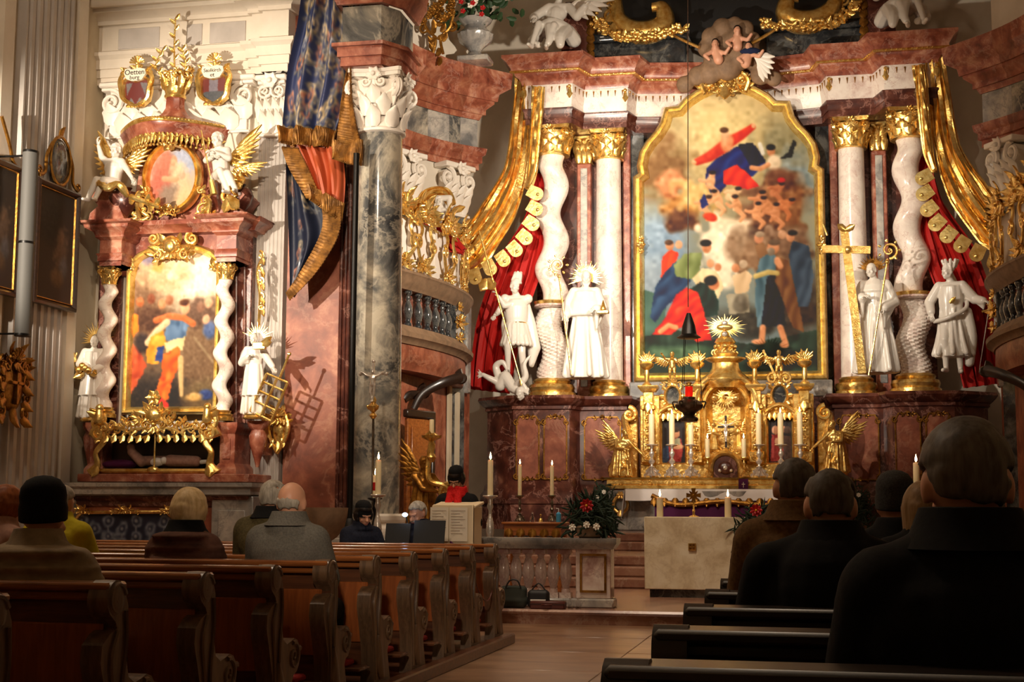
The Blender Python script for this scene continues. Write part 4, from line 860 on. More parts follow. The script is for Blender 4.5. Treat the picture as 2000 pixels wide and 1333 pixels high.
P_.punch(1.2, .8); me = P_.mesh(lambda x, y: (out[0][0]+xw*x/100, YF+.03, zt0-(zt0-zb0)*y/165), lambda x, y: in_poly(out)(out[0][0]+xw*x/100, zt0-(zt0-zb0)*y/165)); part('canvas', me, 'painted', pt, sharp=0)
mb = MB(); mb.frame(out, [(-.02, YF+.06), (-.03, YF-.02), (0, YF-.07), (.025, YF-.04), (.05, YF-.06), (.07, YF-.02), (.085, YF+.04)]); part('frame', mb, 'pale_gold', pt)
mb = MB(); p = L(336, 486, YF-.08); mb.crest(p.x, p.z-.12, .62, .36, YF-.1, 5, 2); mb.ball((p.x, YF-.12, p.z+.06), (.13, .07, .12)); mb.ball((p.x, YF-.16, p.z+.02), (.09, .05, .1))
for sg, px in ((-1, 300), (1, 375)): q = L(px, 466, YF-.08); mb.scroll(q, .1, PI/2, 1.5, .34, sg); mb.scroll((q.x, q.y+.03, q.z), .12, PI/2, 1.2, .3, sg)
part('cartouche', mb, 'gold', pt)
for sg, px in ((-1, 258), (1, 416)): mb = MB(); q = L(px, 522, YF-.06); mb.rosette((q.x, q.z), .07, 5, q.y); mb.leaf(q, PI/2, .14, .08); part('corner_rosette', mb, 'gold', pt)
# oval painting
oc = L(338, 348, 18.22); rx = 51*mpp(338, 348, 18.22); rz_ = 62*mpp(338, 348, 18.22); ov = [(oc.x+rx*math.cos(2*PI*i/40), oc.z+rz_*math.sin(2*PI*i/40)) for i in range(40)]
pt = thing('oval_painting', 'oval painting in a gold frame above the arched side altar painting', 'painting', (oc.x, 18.22, oc.z-rz_))
P_ = Paint(-1, 1, -1.2, 1.2, 60, 72, (196, 178, 168), (176, 146, 116), 8); P_.blob(.5, -.6, .6, .5, (160, 168, 190), 0, .6, .3).blob(-.5, .1, .5, .8, (178, 96, 76), .2, .6, .3).blob(-.35, -.5, .3, .4, (186, 112, 88), 0, .6).blob(.0, -.2, .22, .28, (170, 130, 100)).blob(.0, -.55, .15, .18, (186, 140, 104)).blob(.3, .1, .35, .6, (206, 176, 140), -.3, .6, .3).blob(-.1, .6, .5, .4, (128, 106, 88), 0, .6, .3).blob(.5, .7, .4, .4, (196, 164, 122), 0, .7).stroke([(-.4, .0), (.1, .05), (.3, -.1)], .09, (206, 150, 112)); P_.blob(.35, -.1, .14, .16, (200, 160, 130)).blob(-.6, .9, .3, .3, (140, 80, 60), 0, .7)
me = P_.mesh(lambda x, y: (oc.x+rx*x, 18.23, oc.z-rz_*y), lambda x, y: x*x+y*y < 1.02); part('canvas', me, 'painted', pt, sharp=0)
mb = MB(); mb.frame(ov, [(-.07, 18.28), (-.075, 18.16), (-.05, 18.11), (-.03, 18.15), (-.01, 18.12), (.01, 18.16), (.015, 18.24)], True); mb.crest(oc.x, oc.z-rz_-.1, .36, .2, 18.1, 2, 1); mb.rosette((oc.x, oc.z+rz_+.02), .14, 6, 18.08); part('frame', mb, 'gold', pt)
# heraldic shields
def shield(px, py, label, words, design):
    c = L(px, py, 18.25); s = .0069; t = thing('coat_of_arms', label, 'shield', (c.x, 18.25, c.z-42*s)); g = lambda x, y: (c.x+x*s, c.z-y*s)
    ol = [(-27, -8), (-20, -12), (0, -6), (20, -12), (27, -8), (28, 10), (24, 30), (12, 40), (0, 43), (-12, 40), (-24, 30), (-28, 10)]
    P_ = Paint(-29, 29, -13, 44, 58, 57, (96, 34, 30), None, 2); design(P_); me = P_.mesh(lambda x, y: (c.x+x*s, 18.215-.03*math.cos(x/29*1.5), c.z-y*s), in_poly(ol)); part('field', me, 'brocade', t, sharp=0)
    mb = MB(); mb.prism([g(*p) for p in ol], 18.21, 18.3); mb.frame([g(*p) for p in ol], [(-.02, 18.3), (-.025, 18.17), (.0, 18.15), (.018, 18.19), (.02, 18.25)])
    for sg in (-1, 1):
        mb.tube(spl([(c.x+sg*24*s, 18.2, c.z+36*s), (c.x+sg*35*s, 18.18, c.z+12*s), (c.x+sg*31*s, 18.16, c.z-10*s), (c.x+sg*26*s, 18.18, c.z-30*s), (c.x, 18.2, c.z-44*s)], 6), [.02+.02*math.sin(PI*i/24) for i in range(25)], 6); mb.scroll((c.x+sg*30*s, 18.18, c.z+26*s), 9*s, PI/2, 1.2, .3, sg); mb.leaf((c.x+sg*22*s, 18.2, c.z+30*s), PI/2-sg*1.1, 16*s, 8*s, .3)
    for k in range(5): mb.leaf((c.x+(k-2)*7*s, 18.2, c.z-40*s), -PI/2+(k-2)*.35, 10*s, 8*s, .3)
    part('gilt_mantling', mb, 'gold', t)
    mb = MB(); mb.shell((c.x, c.z+45*s), 17*s, 9, .2, PI-.2, 18.2); mb.tube([(c.x, 18.2, c.z+30*s), (c.x, 18.2, c.z+46*s)], 4*s, 8); mb.leaf((c.x, 18.2, c.z+36*s), PI*.9, 16*s, 8*s, .2); mb.leaf((c.x, 18.2, c.z+36*s), PI*.1, 16*s, 8*s, .2); part('crest_shell', mb, 'gold', t)
    mb = MB(); lo = [(-24, -22), (-22, -32), (-6, -30), (10, -33), (22, -30), (24, -20), (16, -8), (6, -6), (-6, -6), (-18, -10)]
    mb.prism([g(*p) for p in lo], 18.13, 18.17); part('name_scroll', mb, 'paper', t)
    for k, wd in enumerate(words):
        cu = bpy.data.curves.new('lettering', 'FONT'); cu.body = wd; cu.size = (15 if k == 0 else 12)*s if len(wd) < 8 else 10.5*s; cu.align_x = 'CENTER'; cu.extrude = .002; o = bpy.data.objects.new('lettering', cu); COL.objects.link(o)
        dg = bpy.context.evaluated_depsgraph_get(); me = bpy.data.meshes.new_from_object(o.evaluated_get(dg)); bpy.data.objects.remove(o); me.transform(Matrix.Translation((c.x, 18.126, c.z+(19 if k == 0 else 9)*s)) @ Matrix.Rotation(PI/2, 4, 'X')); part('lettering', me, 'ink', t, sharp=0)
def d1(P):
    P.poly([(-24, -4), (-8, -4), (-20, 22)], (104, 98, 100), 4).poly([(24, -4), (8, -4), (20, 22)], (104, 98, 100), 4).poly([(-18, 40), (-10, 26), (-2, 40)], (110, 104, 102), 4).poly([(18, 40), (10, 26), (2, 40)], (110, 104, 102), 4)
def d2(P): P.poly([(-10, -14), (9, -14), (9, 19), (-10, 19)], (110, 102, 112), 4).poly([(-30, 19), (30, 19), (30, 46), (-30, 46)], (70, 72, 76), 4)
shield(270, 168, 'left shield with two grey fields on dark red, gilt shell above its name scroll', ('Oetten', 'burg'), d1)
shield(421, 163, 'right shield with grey upright band over a slate base, gilt shell above its name scroll', ('Saulkirch', 'et'), d2)
# saints on the brackets
def stands(name, label, cat, base, s, fig, mat='statue_white', rz=0, voxel=.013, rx=0, ry=0):
    t = thing(name, label, cat, base); part('body', carve(fig, Vector(base), s, rz, voxel, 2, rx, ry), mat, t, sharp=0); return t
pL = L(178, 820, 18.1); sL = (820-655)*mpp(178, 730, 18.1)/1.78
stf = figure(dict(wl=(-.02, -.26, 1.08), wr=(.04, -.27, 1.02), el=(-.27, -.06, 1.16), er=(.27, -.06, 1.16), hed=(.01, -.04, 1.655)), dict(hem=.27, waist=.18, bot=.02, amp=.06), .12, headR=eul(.15, .15), foldn=8, cape=0, extras=lambda m, h: m.lathe([(.30, .5), (.285, .52), (.23, .95), (.2, 1.1)], 30, (0, 0, 0), 1, .8, folds(9, .06)))
stL = stands('saint_statue', 'white saint statue with gilt halo holding stones left of the small twisted columns', 'statue', pL, sL, stf, rz=.25)
def halo(t, c, r, mat='gold', n=22, a0=-.3, a1=PI+.3):
    mb = MB(); rays(mb, c, r*.35, r, n, a0, a1, r*.05); part('halo', mb, mat, t)
halo(stL, pL+Vector((0, .08, 1.68*sL)), .28)
mb = MB()
for dx, dz in ((-.06, 0), (.03, .02), (.08, -.01), (-.01, .05)): mb.ball((pL.x-.03+dx, 18.1-.27*sL-.05, pL.z+1.02*sL+dz), .05, 8, 6)
mb.leaf((pL.x-.05, 18.1-.26*sL, pL.z+.98*sL), PI*1.2, .16, .1); mb.leaf((pL.x+.05, 18.1-.26*sL, pL.z+.98*sL), -.3, .14, .1); part('stones', mb, 'gold', stL)
mb = MB(); mb.tube(spl([(pL.x-.16, 18.1, pL.z+.9*sL), (pL.x-.24, 18.0, pL.z+1.15*sL), (pL.x-.2, 18.0, pL.z+1.4*sL)], 4), .012, 6); mb.leaf((pL.x-.22, 18.0, pL.z+1.2*sL), PI*.6, .2, .07); part('palm', mb, 'gold', stL)
pR = L(494, 812, 18.05); sR = (812-651)*mpp(494, 730, 18.05)/1.78
stf = figure(dict(wl=(-.02, -.22, 1.26), el=(-.27, -.06, 1.14), wr=(.52, -.12, 1.0), er=(.33, -.02, 1.2), hed=(-.01, -.04, 1.655)), dict(hem=.24, waist=.17, amp=.06), .12, headR=eul(-.1, .05), foldn=7, seed=2, extras=lambda m, h: m.lathe([(.285, .42), (.27, .44), (.22, .95), (.19, 1.1)], 30, (0, 0, 0), 1, .8, folds(8, .07, 2)))
stR = stands('saint_statue', 'white saint statue with outstretched arm and gilt gridiron right of the small twisted columns', 'statue', pR, sR, stf, rz=-.1)
halo(stR, pR+Vector((0, .08, 1.68*sR)), .24, a0=.2, a1=PI-.2, n=14)
mb = MB(); a = L(508, 792, 17.95); bx_ = L(552, 792, 17.95)
g00, g10, g01, g11 = L(489, 803, 17.95), L(530, 823, 17.95), L(521, 730, 17.95), L(562, 748, 17.95)
for t in (0, .27, .54, .78, 1): mb.tube([g00.lerp(g01, t), g10.lerp(g11, t)], .017, 6)
for t in (0, .5, 1): mb.tube([g00.lerp(g10, t), g01.lerp(g11, t)], .019, 6)
mb.tube([g01.lerp(g11, .6), L(565, 692, 17.95)], .016, 6); mb.ball(L(565, 692, 17.95), .03, 6, 5); part('gridiron', mb, 'gold', stR)
mb = MB(); p = L(507, 676, 17.85); mb.box(p.x-.09, p.x+.09, 17.82, 17.88, p.z-.05, p.z+.05, .01); mb.leaf((p.x, 17.84, p.z), .5, .25, .08); mb.leaf((p.x, 17.84, p.z), .2, .22, .08); part('book', mb, 'gold', stR)
mb = MB()
for px0, px1, py, Yb in ((480, 512, 818, 18.05), (158, 196, 823, 18.1)):
    a = L(px0, py, Yb); b_ = L(px1, py, Yb); m2 = MB(); m2.lathe([(.14, -.05), (.15, -.03), (.13, 0), (.02, .0)], 20, ((a.x+b_.x)/2, Yb, a.z+.04)); part('gilt_base', m2, 'gold', stR if px0 > 300 else stL)
# two putti on the volutes
pp = L(218, 384, 17.95); s_ = .62
fg = putto(dict(pel=(0, 0, .3), che=(.03, .02, .62), nek=(.05, 0, .8), hed=(.07, -.03, .99), hl=(-.1, -.02, .28), hr=(.1, -.02, .28), kl=(-.2, -.3, .3), kr=(-.02, -.34, .28), fl=(-.36, -.34, -.1), fr=(-.16, -.4, -.12), sl=(-.13, 0, .75), sr=(.2, 0, .74), el=(-.28, .02, .88), er=(.36, -.06, .56), wl=(-.34, -.02, 1.12), wr=(.52, -.14, .36)))
t = stands('putto_statue', 'seated white putto with gilt wings left of the oval painting', 'statue', pp, s_*1.05, fg, rz=0, voxel=.014)
mb = MB(); wing(mb, pp+Vector((-.02, .1, .4)), PI*.62, .5, -1); wing(mb, pp+Vector((.08, .1, .42)), PI*.3, .46, 1); part('wing', mb, 'gold', t)
mb = MB(); mb.tube(spl([pp+Vector((-.1, -.2, .16)), pp+Vector((.06, -.26, .06)), pp+Vector((.2, -.2, .12)), pp+Vector((.3, -.1, -.04))], 5), [.03, .06, .07, .06, .05, .05, .06, .06, .05, .05, .05, .06, .06, .05, .04, .03], 8); part('loincloth', mb, 'gold', t)
mb = MB(); q0, q1 = L(255, 385, 17.85), L(312, 405, 17.85); mb.tube([q0, q1], [.05, .03], 8); 
for k in range(6): mb.leaf(q0.lerp(q1, k/6), .9 if k % 2 else -1.2, .14, .08, .3)
part('torch', mb, 'gold', t)
pp = L(432, 372, 17.95)
fg = putto(dict(pel=(0, 0, .3), che=(-.04, .02, .66), nek=(-.06, 0, .84), hed=(-.1, -.03, 1.03), hl=(-.1, -.02, .28), hr=(.1, -.02, .28), kl=(.1, -.32, .32), kr=(.26, -.3, .26), fl=(.3, -.36, -.1), fr=(.46, -.36, -.08), sl=(-.2, 0, .78), sr=(.1, 0, .8), el=(-.3, -.1, .6), er=(.2, -.12, .62), wl=(-.1, -.24, .62), wr=(-.02, -.28, .7)), headR=eul(-.2, 0, -.2))
t = stands('putto_statue', 'seated white putto with folded arms and gilt wings right of the oval painting', 'statue', pp, s_*1.1, fg, voxel=.014)
mb = MB(); wing(mb, pp+Vector((.05, .1, .42)), PI*.32, .5, 1); wing(mb, pp+Vector((.16, .05, .3)), PI*.1, .34, 1); part('wing', mb, 'gold', t)
mb = MB(); mb.tube([L(393, 255, 17.8), L(412, 352, 17.8)], .01, 6); mb.tube([L(412, 352, 17.8), L(418, 380, 17.8)], [.035, .05], 8); part('staff', mb, 'pale_gold', t)
mb = MB(); p = L(445, 385, 17.9); mb.scroll(p, .12, 0, 1.2, .3, 1); mb.leaf(p, -.8, .3, .16, .3); mb.leaf(p, -1.6, .26, .14, .3); mb.rosette((p.x+.12, p.z+.22), .16, 6, 17.9); part('gilt_drapery', mb, 'gold', t)
# glazed shrine
s0, s1 = L(188, 926, 17.85), L(418, 926, 17.85); zs0 = s0.z; zs1 = L(300, 848, 17.85).z
sh = thing('reliquary_shrine', 'glass reliquary shrine with a reclining relic figure under a gilt rocaille frame', 'shrine', ((s0.x+s1.x)/2, 17.95, zs0))
mb = MB(); mb.box(s0.x+.06, s1.x-.06, 17.84, 18.26, zs0, zs0+.05); mb.box(s0.x+.06, s1.x-.06, 18.22, 18.27, zs0, zs1); mb.box(s0.x+.04, s1.x-.04, 17.84, 18.26, zs1-.04, zs1); part('case', mb, 'dark_frame_wood', sh)
mb = MB(); mb.box(s0.x+.1, s1.x-.1, 17.86, 17.864, zs0+.06, zs1-.03); part('glass_pane', mb, 'glass', sh)
mb = MB(); mb.box(s0.x, s1.x, 17.8, 17.88, zs0, zs0+.07, .015); mb.box(s0.x, s1.x, 17.78, 17.84, zs0+.02, zs0+.05, .01)
for sg, xx in ((1, s0.x), (-1, s1.x)):
    mb.tube(spl([(xx-sg*.06, 17.82, zs1+.05), (xx+sg*.12, 17.8, zs1-.08), (xx+sg*.02, 17.78, zs1-.25), (xx+sg*.04, 17.8, zs0+.12), (xx-sg*.05, 17.8, zs0)], 6), [.09-.05*math.sin(PI*i/24) for i in range(25)], 8, .7, (0, 1, 0))
    mb.leaf((xx+sg*.05, 17.76, zs0+.1), -PI/2-sg*.3, .16, .12, .2); mb.scroll((xx+sg*.06, 17.76, zs1), .1, PI/2, 1.3, .3, sg)
cx = (s0.x+s1.x)/2; mb.tube([(cx, 17.83, zs0+.05), (cx, 17.83, zs1)], .012, 6); mb.ball((cx, 17.8, zs0+.05), (.09, .05, .05)); part('gilt_frame', mb, 'gold', sh)
mb = MB(); zcr = zs1+.03
mb.crest(cx, zcr, (s1.x-s0.x)*1.05, .3, 17.8, 11, 5); mb.crest(cx, zcr+.16, .62, .26, 17.76, 4, 2); mb.ball((cx, 17.74, zcr+.22), (.12, .05, .1)); mb.rosette((cx, zcr+.45), .12, 6, 17.76)
for sg in (-1, 1):
    for k, dx in enumerate((.2, .55)):
        x = cx+sg*dx; mb.frame([(x+.14*math.cos(2*PI*i/20), zcr-.02+.06*math.sin(2*PI*i/20)) for i in range(20)], [(-.02, 17.82), (-.02, 17.77), (.01, 17.77), (.01, 17.82)], True)
    x = cx+sg*.78; mb.scroll((x, 17.78, zcr+.15), .13, -PI/2, 1.3, .3, sg); mb.ball((x, 17.74, zcr+.32), .055); mb.limb((x, 17.74, zcr+.16), (x, 17.74, zcr+.28), .07, .05); mb.limb((x, 17.74, zcr+.26), (x+sg*.12, 17.72, zcr+.3), .025, .02); mb.leaf((x, 17.76, zcr+.2), PI/2-sg*1.2, .2, .1, .2)
    for k in range(7): mb.leaf((cx+sg*(.08+.12*k), 17.78, zcr-.05), -PI/2+sg*.2, .12, .08, .3); mb.scroll((cx+sg*(.12+.12*k), 17.76, zcr+.09+.03*math.sin(k)), .06, PI/2, 1.2, .3, sg*(1 if k % 2 else -1))
part('rocaille_crest', mb, 'gold', sh)
mb = MB(); zz = zs0+.1; cy = 18.05
mb.ball((cx-.62, cy, zz+.03), (.26, .12, .07), 14, 8); part('cushion', mb, 'purple_cloth', sh)
mb = MB(); mb.limb((cx-.42, cy-.05, zz+.2), (cx-.26, cy-.06, zz+.06), .06, .07); mb.limb((cx+.14, cy-.04, zz+.08), (cx+.52, cy-.04, zz+.07), .085, .075); mb.ball((cx-.44, cy-.04, zz+.26), .055); mb.limb((cx-.3, cy, zz+.08), (cx+.1, cy, zz+.08), .07, .07)
part('relic_robe', remesh(mb, .012, 2), 'pink_coat', sh); mb = MB(); mb.ball((cx-.02, cy-.1, zz+.06), (.1, .05, .06)); mb.ball((cx+.08, cy-.1, zz+.08), .05); mb.limb((cx+.6, cy-.05, zz+.06), (cx+.72, cy-.08, zz+.07), .03, .025); part('relic_lace', mb, 'white_cloth', sh)
# gilt ornaments hanging on the pilasters, each a carved cartouche
def cartouche(name, label, c, w, h, mat='gold', seed=0, thin=.06):
    t = thing(name, label, 'wall ornament', c); mb = MB(); c = Vector(c)
    mb.ball(c+Vector((0, .03, 0)), (w*.34, thin, h*.34), 16, 10); mb.crest(c.x, c.z+h*.12, w, h*.4, c.y-.02, seed, 2)
    for sg in (-1, 1):
        mb.tube(spl([c+Vector((sg*w*.2, -.02, h*.4)), c+Vector((sg*w*.48, -.03, h*.1)), c+Vector((sg*w*.36, -.03, -h*.2)), c+Vector((0, -.02, -h*.5))], 6), [.015+.02*math.sin(PI*i/18) for i in range(19)], 7); mb.scroll(c+Vector((sg*w*.38, -.03, 0)), w*.13, PI/2, 1.3, .3, -sg); mb.leaf(c+Vector((sg*w*.2, -.03, -h*.2)), -PI/2+sg*.3, h*.22, w*.2, .3)
    mb.leaf(c+Vector((0, -.02, -h*.25)), -PI/2, h*.25, w*.22, .3); part('carving', mb, mat, t); return t
cartouche('gilt_bracket_ornament', 'gilt carved console ornament hanging beside the gridiron on the fluted pilaster', L(544, 838, 18.42), .3, .68, 'gold', 3)
mb = MB(); p = L(512, 560, 18.3); t = thing('gilt_side_scroll', 'slender gilt openwork scroll along the dark red pilaster edge', 'wall ornament', p)
mb.tube(spl([L(505, 640, 18.38), L(508, 580, 18.3), L(503, 530, 18.3), L(514, 500, 18.3), L(508, 490, 18.3)], 6), .022, 6)
for y_ in (500, 525, 550, 580, 600): q = L(510, y_, 18.3); mb.scroll(q, .055, PI/2, 1.2, .3, 1 if y_ % 2 else -1); mb.leaf(q, -PI/2+.4, .16, .06, .2)
part('carving', mb, 'gold', t)
# ---------------------------------------------------------------- left wall: pictures, loudspeaker, gilt cross
def Wl(px, py, X=XWL+.15): return atx(px, py, X)
def wallpic(label, y0, y1, z0, z1, X, seed):
    t = thing('wall_painting', label, 'painting', (X, (y0+y1)/2, z0)); M = Matrix(((0, -1, 0, X), (1, 0, 0, 0), (0, 0, 1, 0), (0, 0, 0, 1)))
    o = [(y0, z0), (y1, z0), (y1, z1), (y0, z1)]; mb = MB(); mb.M = M; mb.frame(o, [(0, 0), (0, -.09), (.03, -.11), (.07, -.07), (.08, -.05)]); part('frame', mb, 'dark_frame_wood', t)
    mb = MB(); mb.M = M; mb.frame(o, [(.078, -.06), (.082, -.075), (.092, -.075), (.096, -.05)]); part('gilt_slip', mb, 'dark_gold', t)
    P_ = Paint(0, 60, 0, 100, 60, 100, (40, 32, 24), (48, 26, 18), seed); P_.blob(38, 50, 8, 15, (88, 66, 50), .2, .7, .5).blob(36, 40, 5, 6, (112, 84, 62), 0, .5).blob(42, 66, 6, 9, (74, 66, 66), .1, .7).blob(34, 76, 9, 7, (84, 58, 34), .3, .7).blob(20, 30, 16, 18, (30, 24, 20), 0, .7)
    me = P_.mesh(lambda x, y: (X+.05, y0+(y1-y0)*(1-x/60) if 0 else y0+(y1-y0)*x/60, z1-(z1-z0)*y/100)); part('canvas', me, 'painted', t, sharp=0); return t
def yl(px, X): return atx(px, 500, X).y
XPc = XWL+.16
za_, zb_ = atx(140, 612, XPc).z, atx(145, 380, XPc).z
t = wallpic('tall dark wall painting in a black frame behind the grey loudspeaker', yl(58, XPc), yl(142, XPc), za_, zb_, XPc, 4)
yc = (yl(58, XPc)+yl(142, XPc))/2; mb = MB(); mb.M = Matrix(((0, -1, 0, XPc+.03), (1, 0, 0, 0), (0, 0, 1, 0), (0, 0, 0, 1))); mb.lathe([(0, 0)], 3) if 0 else None
mb.ball((yc, -.02, zb_+.34), (.24, .05, .3), 18, 12); part('oval_inscription', mb, 'dark_marble', t)
mb = MB(); mb.M = Matrix(((0, -1, 0, XPc+.03), (1, 0, 0, 0), (0, 0, 1, 0), (0, 0, 0, 1))); mb.tube([(yc+.26*math.cos(2*PI*i/24), -.04, zb_+.34+.33*math.sin(2*PI*i/24)) for i in range(24)], .022, 6, closed=True)
for sg in (-1, 1): mb.tube(spl([(yc+sg*.2, -.03, zb_+.55), (yc+sg*.33, -.03, zb_+.35), (yc+sg*.36, -.03, zb_+.12), (yc+sg*.5, -.03, zb_+.04)], 6), .025, 6); mb.scroll((yc+sg*.5, -.03, zb_+.1), .07, PI, 1.2, .3, sg)
mb.leaf((yc, -.03, zb_+.66), PI/2, .16, .1); part('gilt_cresting', mb, 'dark_gold', t)
t = wallpic('dark wall painting cut off by the left edge of the picture', yl(-60, XPc), yl(27, XPc), atx(14, 580, XPc).z, atx(25, 325, XPc).z, XPc, 9)
mb = MB(); y2 = yl(8, XPc); z2 = atx(5, 310, XPc).z; mb.M = Matrix(((0, -1, 0, XPc+.03), (1, 0, 0, 0), (0, 0, 1, 0), (0, 0, 0, 1))); mb.tube(spl([(y2-.3, -.03, z2+.5), (y2-.1, -.03, z2+.2), (y2, -.03, z2), (y2+.1, -.03, z2-.05)], 6), .025, 6); part('gilt_cresting', mb, 'dark_gold', t)
Xs = XWL+.55; p0 = atx(44, 655, Xs); p1 = atx(48, 292, Xs); r = 17*p0.length/F
sp = thing('column_loudspeaker', 'long grey column loudspeaker mounted in front of the wall paintings', 'loudspeaker', p0)
mb = MB(); mb.lathe([(r, 0), (r, p1.z-p0.z)], 24, p0, .8, 1); part('cabinet', mb, 'speaker_grey', sp)
for z in (p0.z, (p0.z+p1.z)/2, p1.z): mb = MB(); mb.lathe([(r*1.02, -.015), (r*1.03, 0), (r*1.02, .015)], 24, (p0.x, p0.y, z), .8, 1); part('rim_band', mb, 'iron', sp)
for z in (p0.z+.02, p1.z-.04): mb = MB(); mb.tube([(p0.x, p0.y, z), (XWL, p0.y-.02, z)], .014, 6); part('wall_bracket', mb, 'iron', sp)
c = atx(22, 752, XWL+.25); M = Matrix.Translation(c) @ Matrix.Rotation(PI/2, 4, 'Z') @ Matrix.Translation(-c)
t = thing('gilt_cross_ornament', 'carved gilt cartouche with a cross low on the left wall', 'wall ornament', c); mb = MB(); mb.M = M
mb.ball(c, (.28, .06, .34), 16, 10); mb.crest(c.x, c.z+.2, .62, .36, c.y-.04, 8, 2); mb.box(c.x-.02, c.x+.02, c.y-.1, c.y-.05, c.z-.25, c.z+.2, .005); mb.box(c.x-.13, c.x+.13, c.y-.1, c.y-.05, c.z+.0, c.z+.04, .005)
for sg in (-1, 1):
    for k in range(4): mb.scroll(c+Vector((sg*.28, -.04, .25-.2*k)), .09, PI/2, 1.3, .3, sg*(1 if k % 2 else -1)); mb.leaf(c+Vector((sg*.2, -.04, .2-.2*k)), -PI/2+sg*.9, .2, .12, .3)
mb.leaf(c+Vector((0, -.04, -.3)), -PI/2, .26, .16, .3); part('carving', mb, 'dark_gold', t)
# ---------------------------------------------------------------- high altar
OT, OS, YT, YS_ = 3.47, 2.40, 27.8, 28.3; ZB = 3.78; ZCAP = at(1078, 307, 27.8).z
def H(px, py, Y=27.8): return at(px, py, Y)
def both(half): return half+[(mir(x), y) for x, y in half[::-1] if abs(x-XA) > 1e-6]
# pedestal zone
ha = thing('high_altar_pedestal', 'dark red marble pedestal wall carrying the columns of the high altar', 'altar', (XA, 28.3, .86))
halfp = [(XA-4.8, 29.0), (XA-4.75, 27.6), (XA-4.1, 27.05), (XA-2.98, 27.05), (XA-2.84, 27.45), (XA-1.95, 27.45), (XA-1.9, 28.0)]
pf = [(-.6, 3.42), (.14, 3.42), (.16, 3.36), (.12, 3.3), (.06, 3.24), (.02, 3.22), (.02, 3.16), (-.02, 3.14), (-.02, 1.75), (.02, 1.7), (.04, 1.6), (.1, 1.52), (.1, 1.35), (.06, 1.33), (.06, .86), (-.6, .86)]
for sg in (1, -1):
    pth = halfp if sg > 0 else [(mir(x), y) for x, y in halfp[::-1]]
    mb = MB(); mb.mould(pth, pf[::-1] if 0 else pf); part('pedestal', mb, 'deep_red_marble', ha)
    for (xa, xb, yy) in ((XA-4.02, XA-3.58, 27.05), (XA-3.48, XA-3.04, 27.05), (XA-2.76, XA-2.06, 27.45)):
        if sg < 0: xa, xb = mir(xb), mir(xa)
        mb = MB(); o = [(xa, 1.82), (xb, 1.82), (xb, 2.9), (xb-.06, 3.02), (xa+.06, 3.02), (xa, 2.9)]; mb.prism(o, yy+.0, yy+.06); part('panel', mb, 'orange_marble', ha)
        mb = MB(); mb.frame(o, [(-.012, yy+.03), (-.012, yy-.015), (.012, yy-.015), (.012, yy+.02)])
        mb.crest((xa+xb)/2, 2.98, (xb-xa)*.8, .12, yy-.01, 3, 1); mb.crest((xa+xb)/2, 1.8, (xb-xa)*.8, .1, yy-.01, 5, 1)
        for xx, z_ in ((xa, 1.86), (xb, 1.86), (xa, 2.9), (xb, 2.9)): mb.scroll((xx, yy-.01, z_), .06, PI/2, 1.2, .3, 1)
        part('panel_gilding', mb, 'dark_gold', ha)
mb = MB(); mb.box(XA-1.95, XA+1.95, 28.0, 28.6, .86, 3.42); part('centre_block', mb, 'deep_red_marble', ha)
mb = MB(); mb.box(XA-1.95, XA+1.95, 27.95, 28.2, 3.42, 3.74, .02); part('painting_ledge', mb, 'pale_grey_marble', ha)
# back slabs
bk = thing('high_altar_retable', 'red marble retable wall of the high altar with pilaster strips behind the columns', 'altarpiece', (XA, 28.8, 3.42))
for sg in (-1, 1):
    def xx(o): return XA+sg*o
    mb = MB(); mb.box(xx(3.95), xx(1.9), 28.72, 29.0, 3.42, 9.9); part('slab', mb, 'deep_red_marble', bk)
    mb = MB(); mb.box(xx(1.98), xx(1.72), 28.62, 28.95, 3.42, 9.4); part('inner_strip', mb, 'dark_marble', bk)
    mb = MB(); mb.box(xx(2.14), xx(1.98), 28.5, 28.95, 3.42, 8.9, .02); part('pilaster', mb, 'red_marble', bk)
    mb = MB(); mb.box(xx(3.08), xx(2.78), 28.45, 28.75, 3.42, 8.3, .02); part('pilaster', mb, 'red_marble', bk)
    mb = MB(); mb.box(xx(3.0), xx(2.86), 28.43, 28.46, 3.7, 8.2, .01); part('pilaster_inlay', mb, 'pale_grey_marble', bk)
    mb = MB(); pil = MB(); x0, x1 = sorted((xx(3.1), xx(2.76)))
    for k in range(3): mb.leaf((x0+.06+.11*k, 28.42, 8.3), PI/2, .3, .14, .4); mb.leaf((x0+.02+.12*k, 28.42, 8.48), PI/2, .28, .14, .4)
    mb.box(x0, x1, 28.45, 28.75, 8.3, 8.8, .02); mb.box(x0-.04, x1+.04, 28.38, 28.75, 8.8, 8.88, .02); mb.scroll((x0+.04, 28.38, 8.7), .1, PI/2, 1.4, .3, -1); mb.scroll((x1-.04, 28.38, 8.7), .1, PI/2, 1.4, .3, 1); part('pilaster_capital', mb, 'gold', bk)
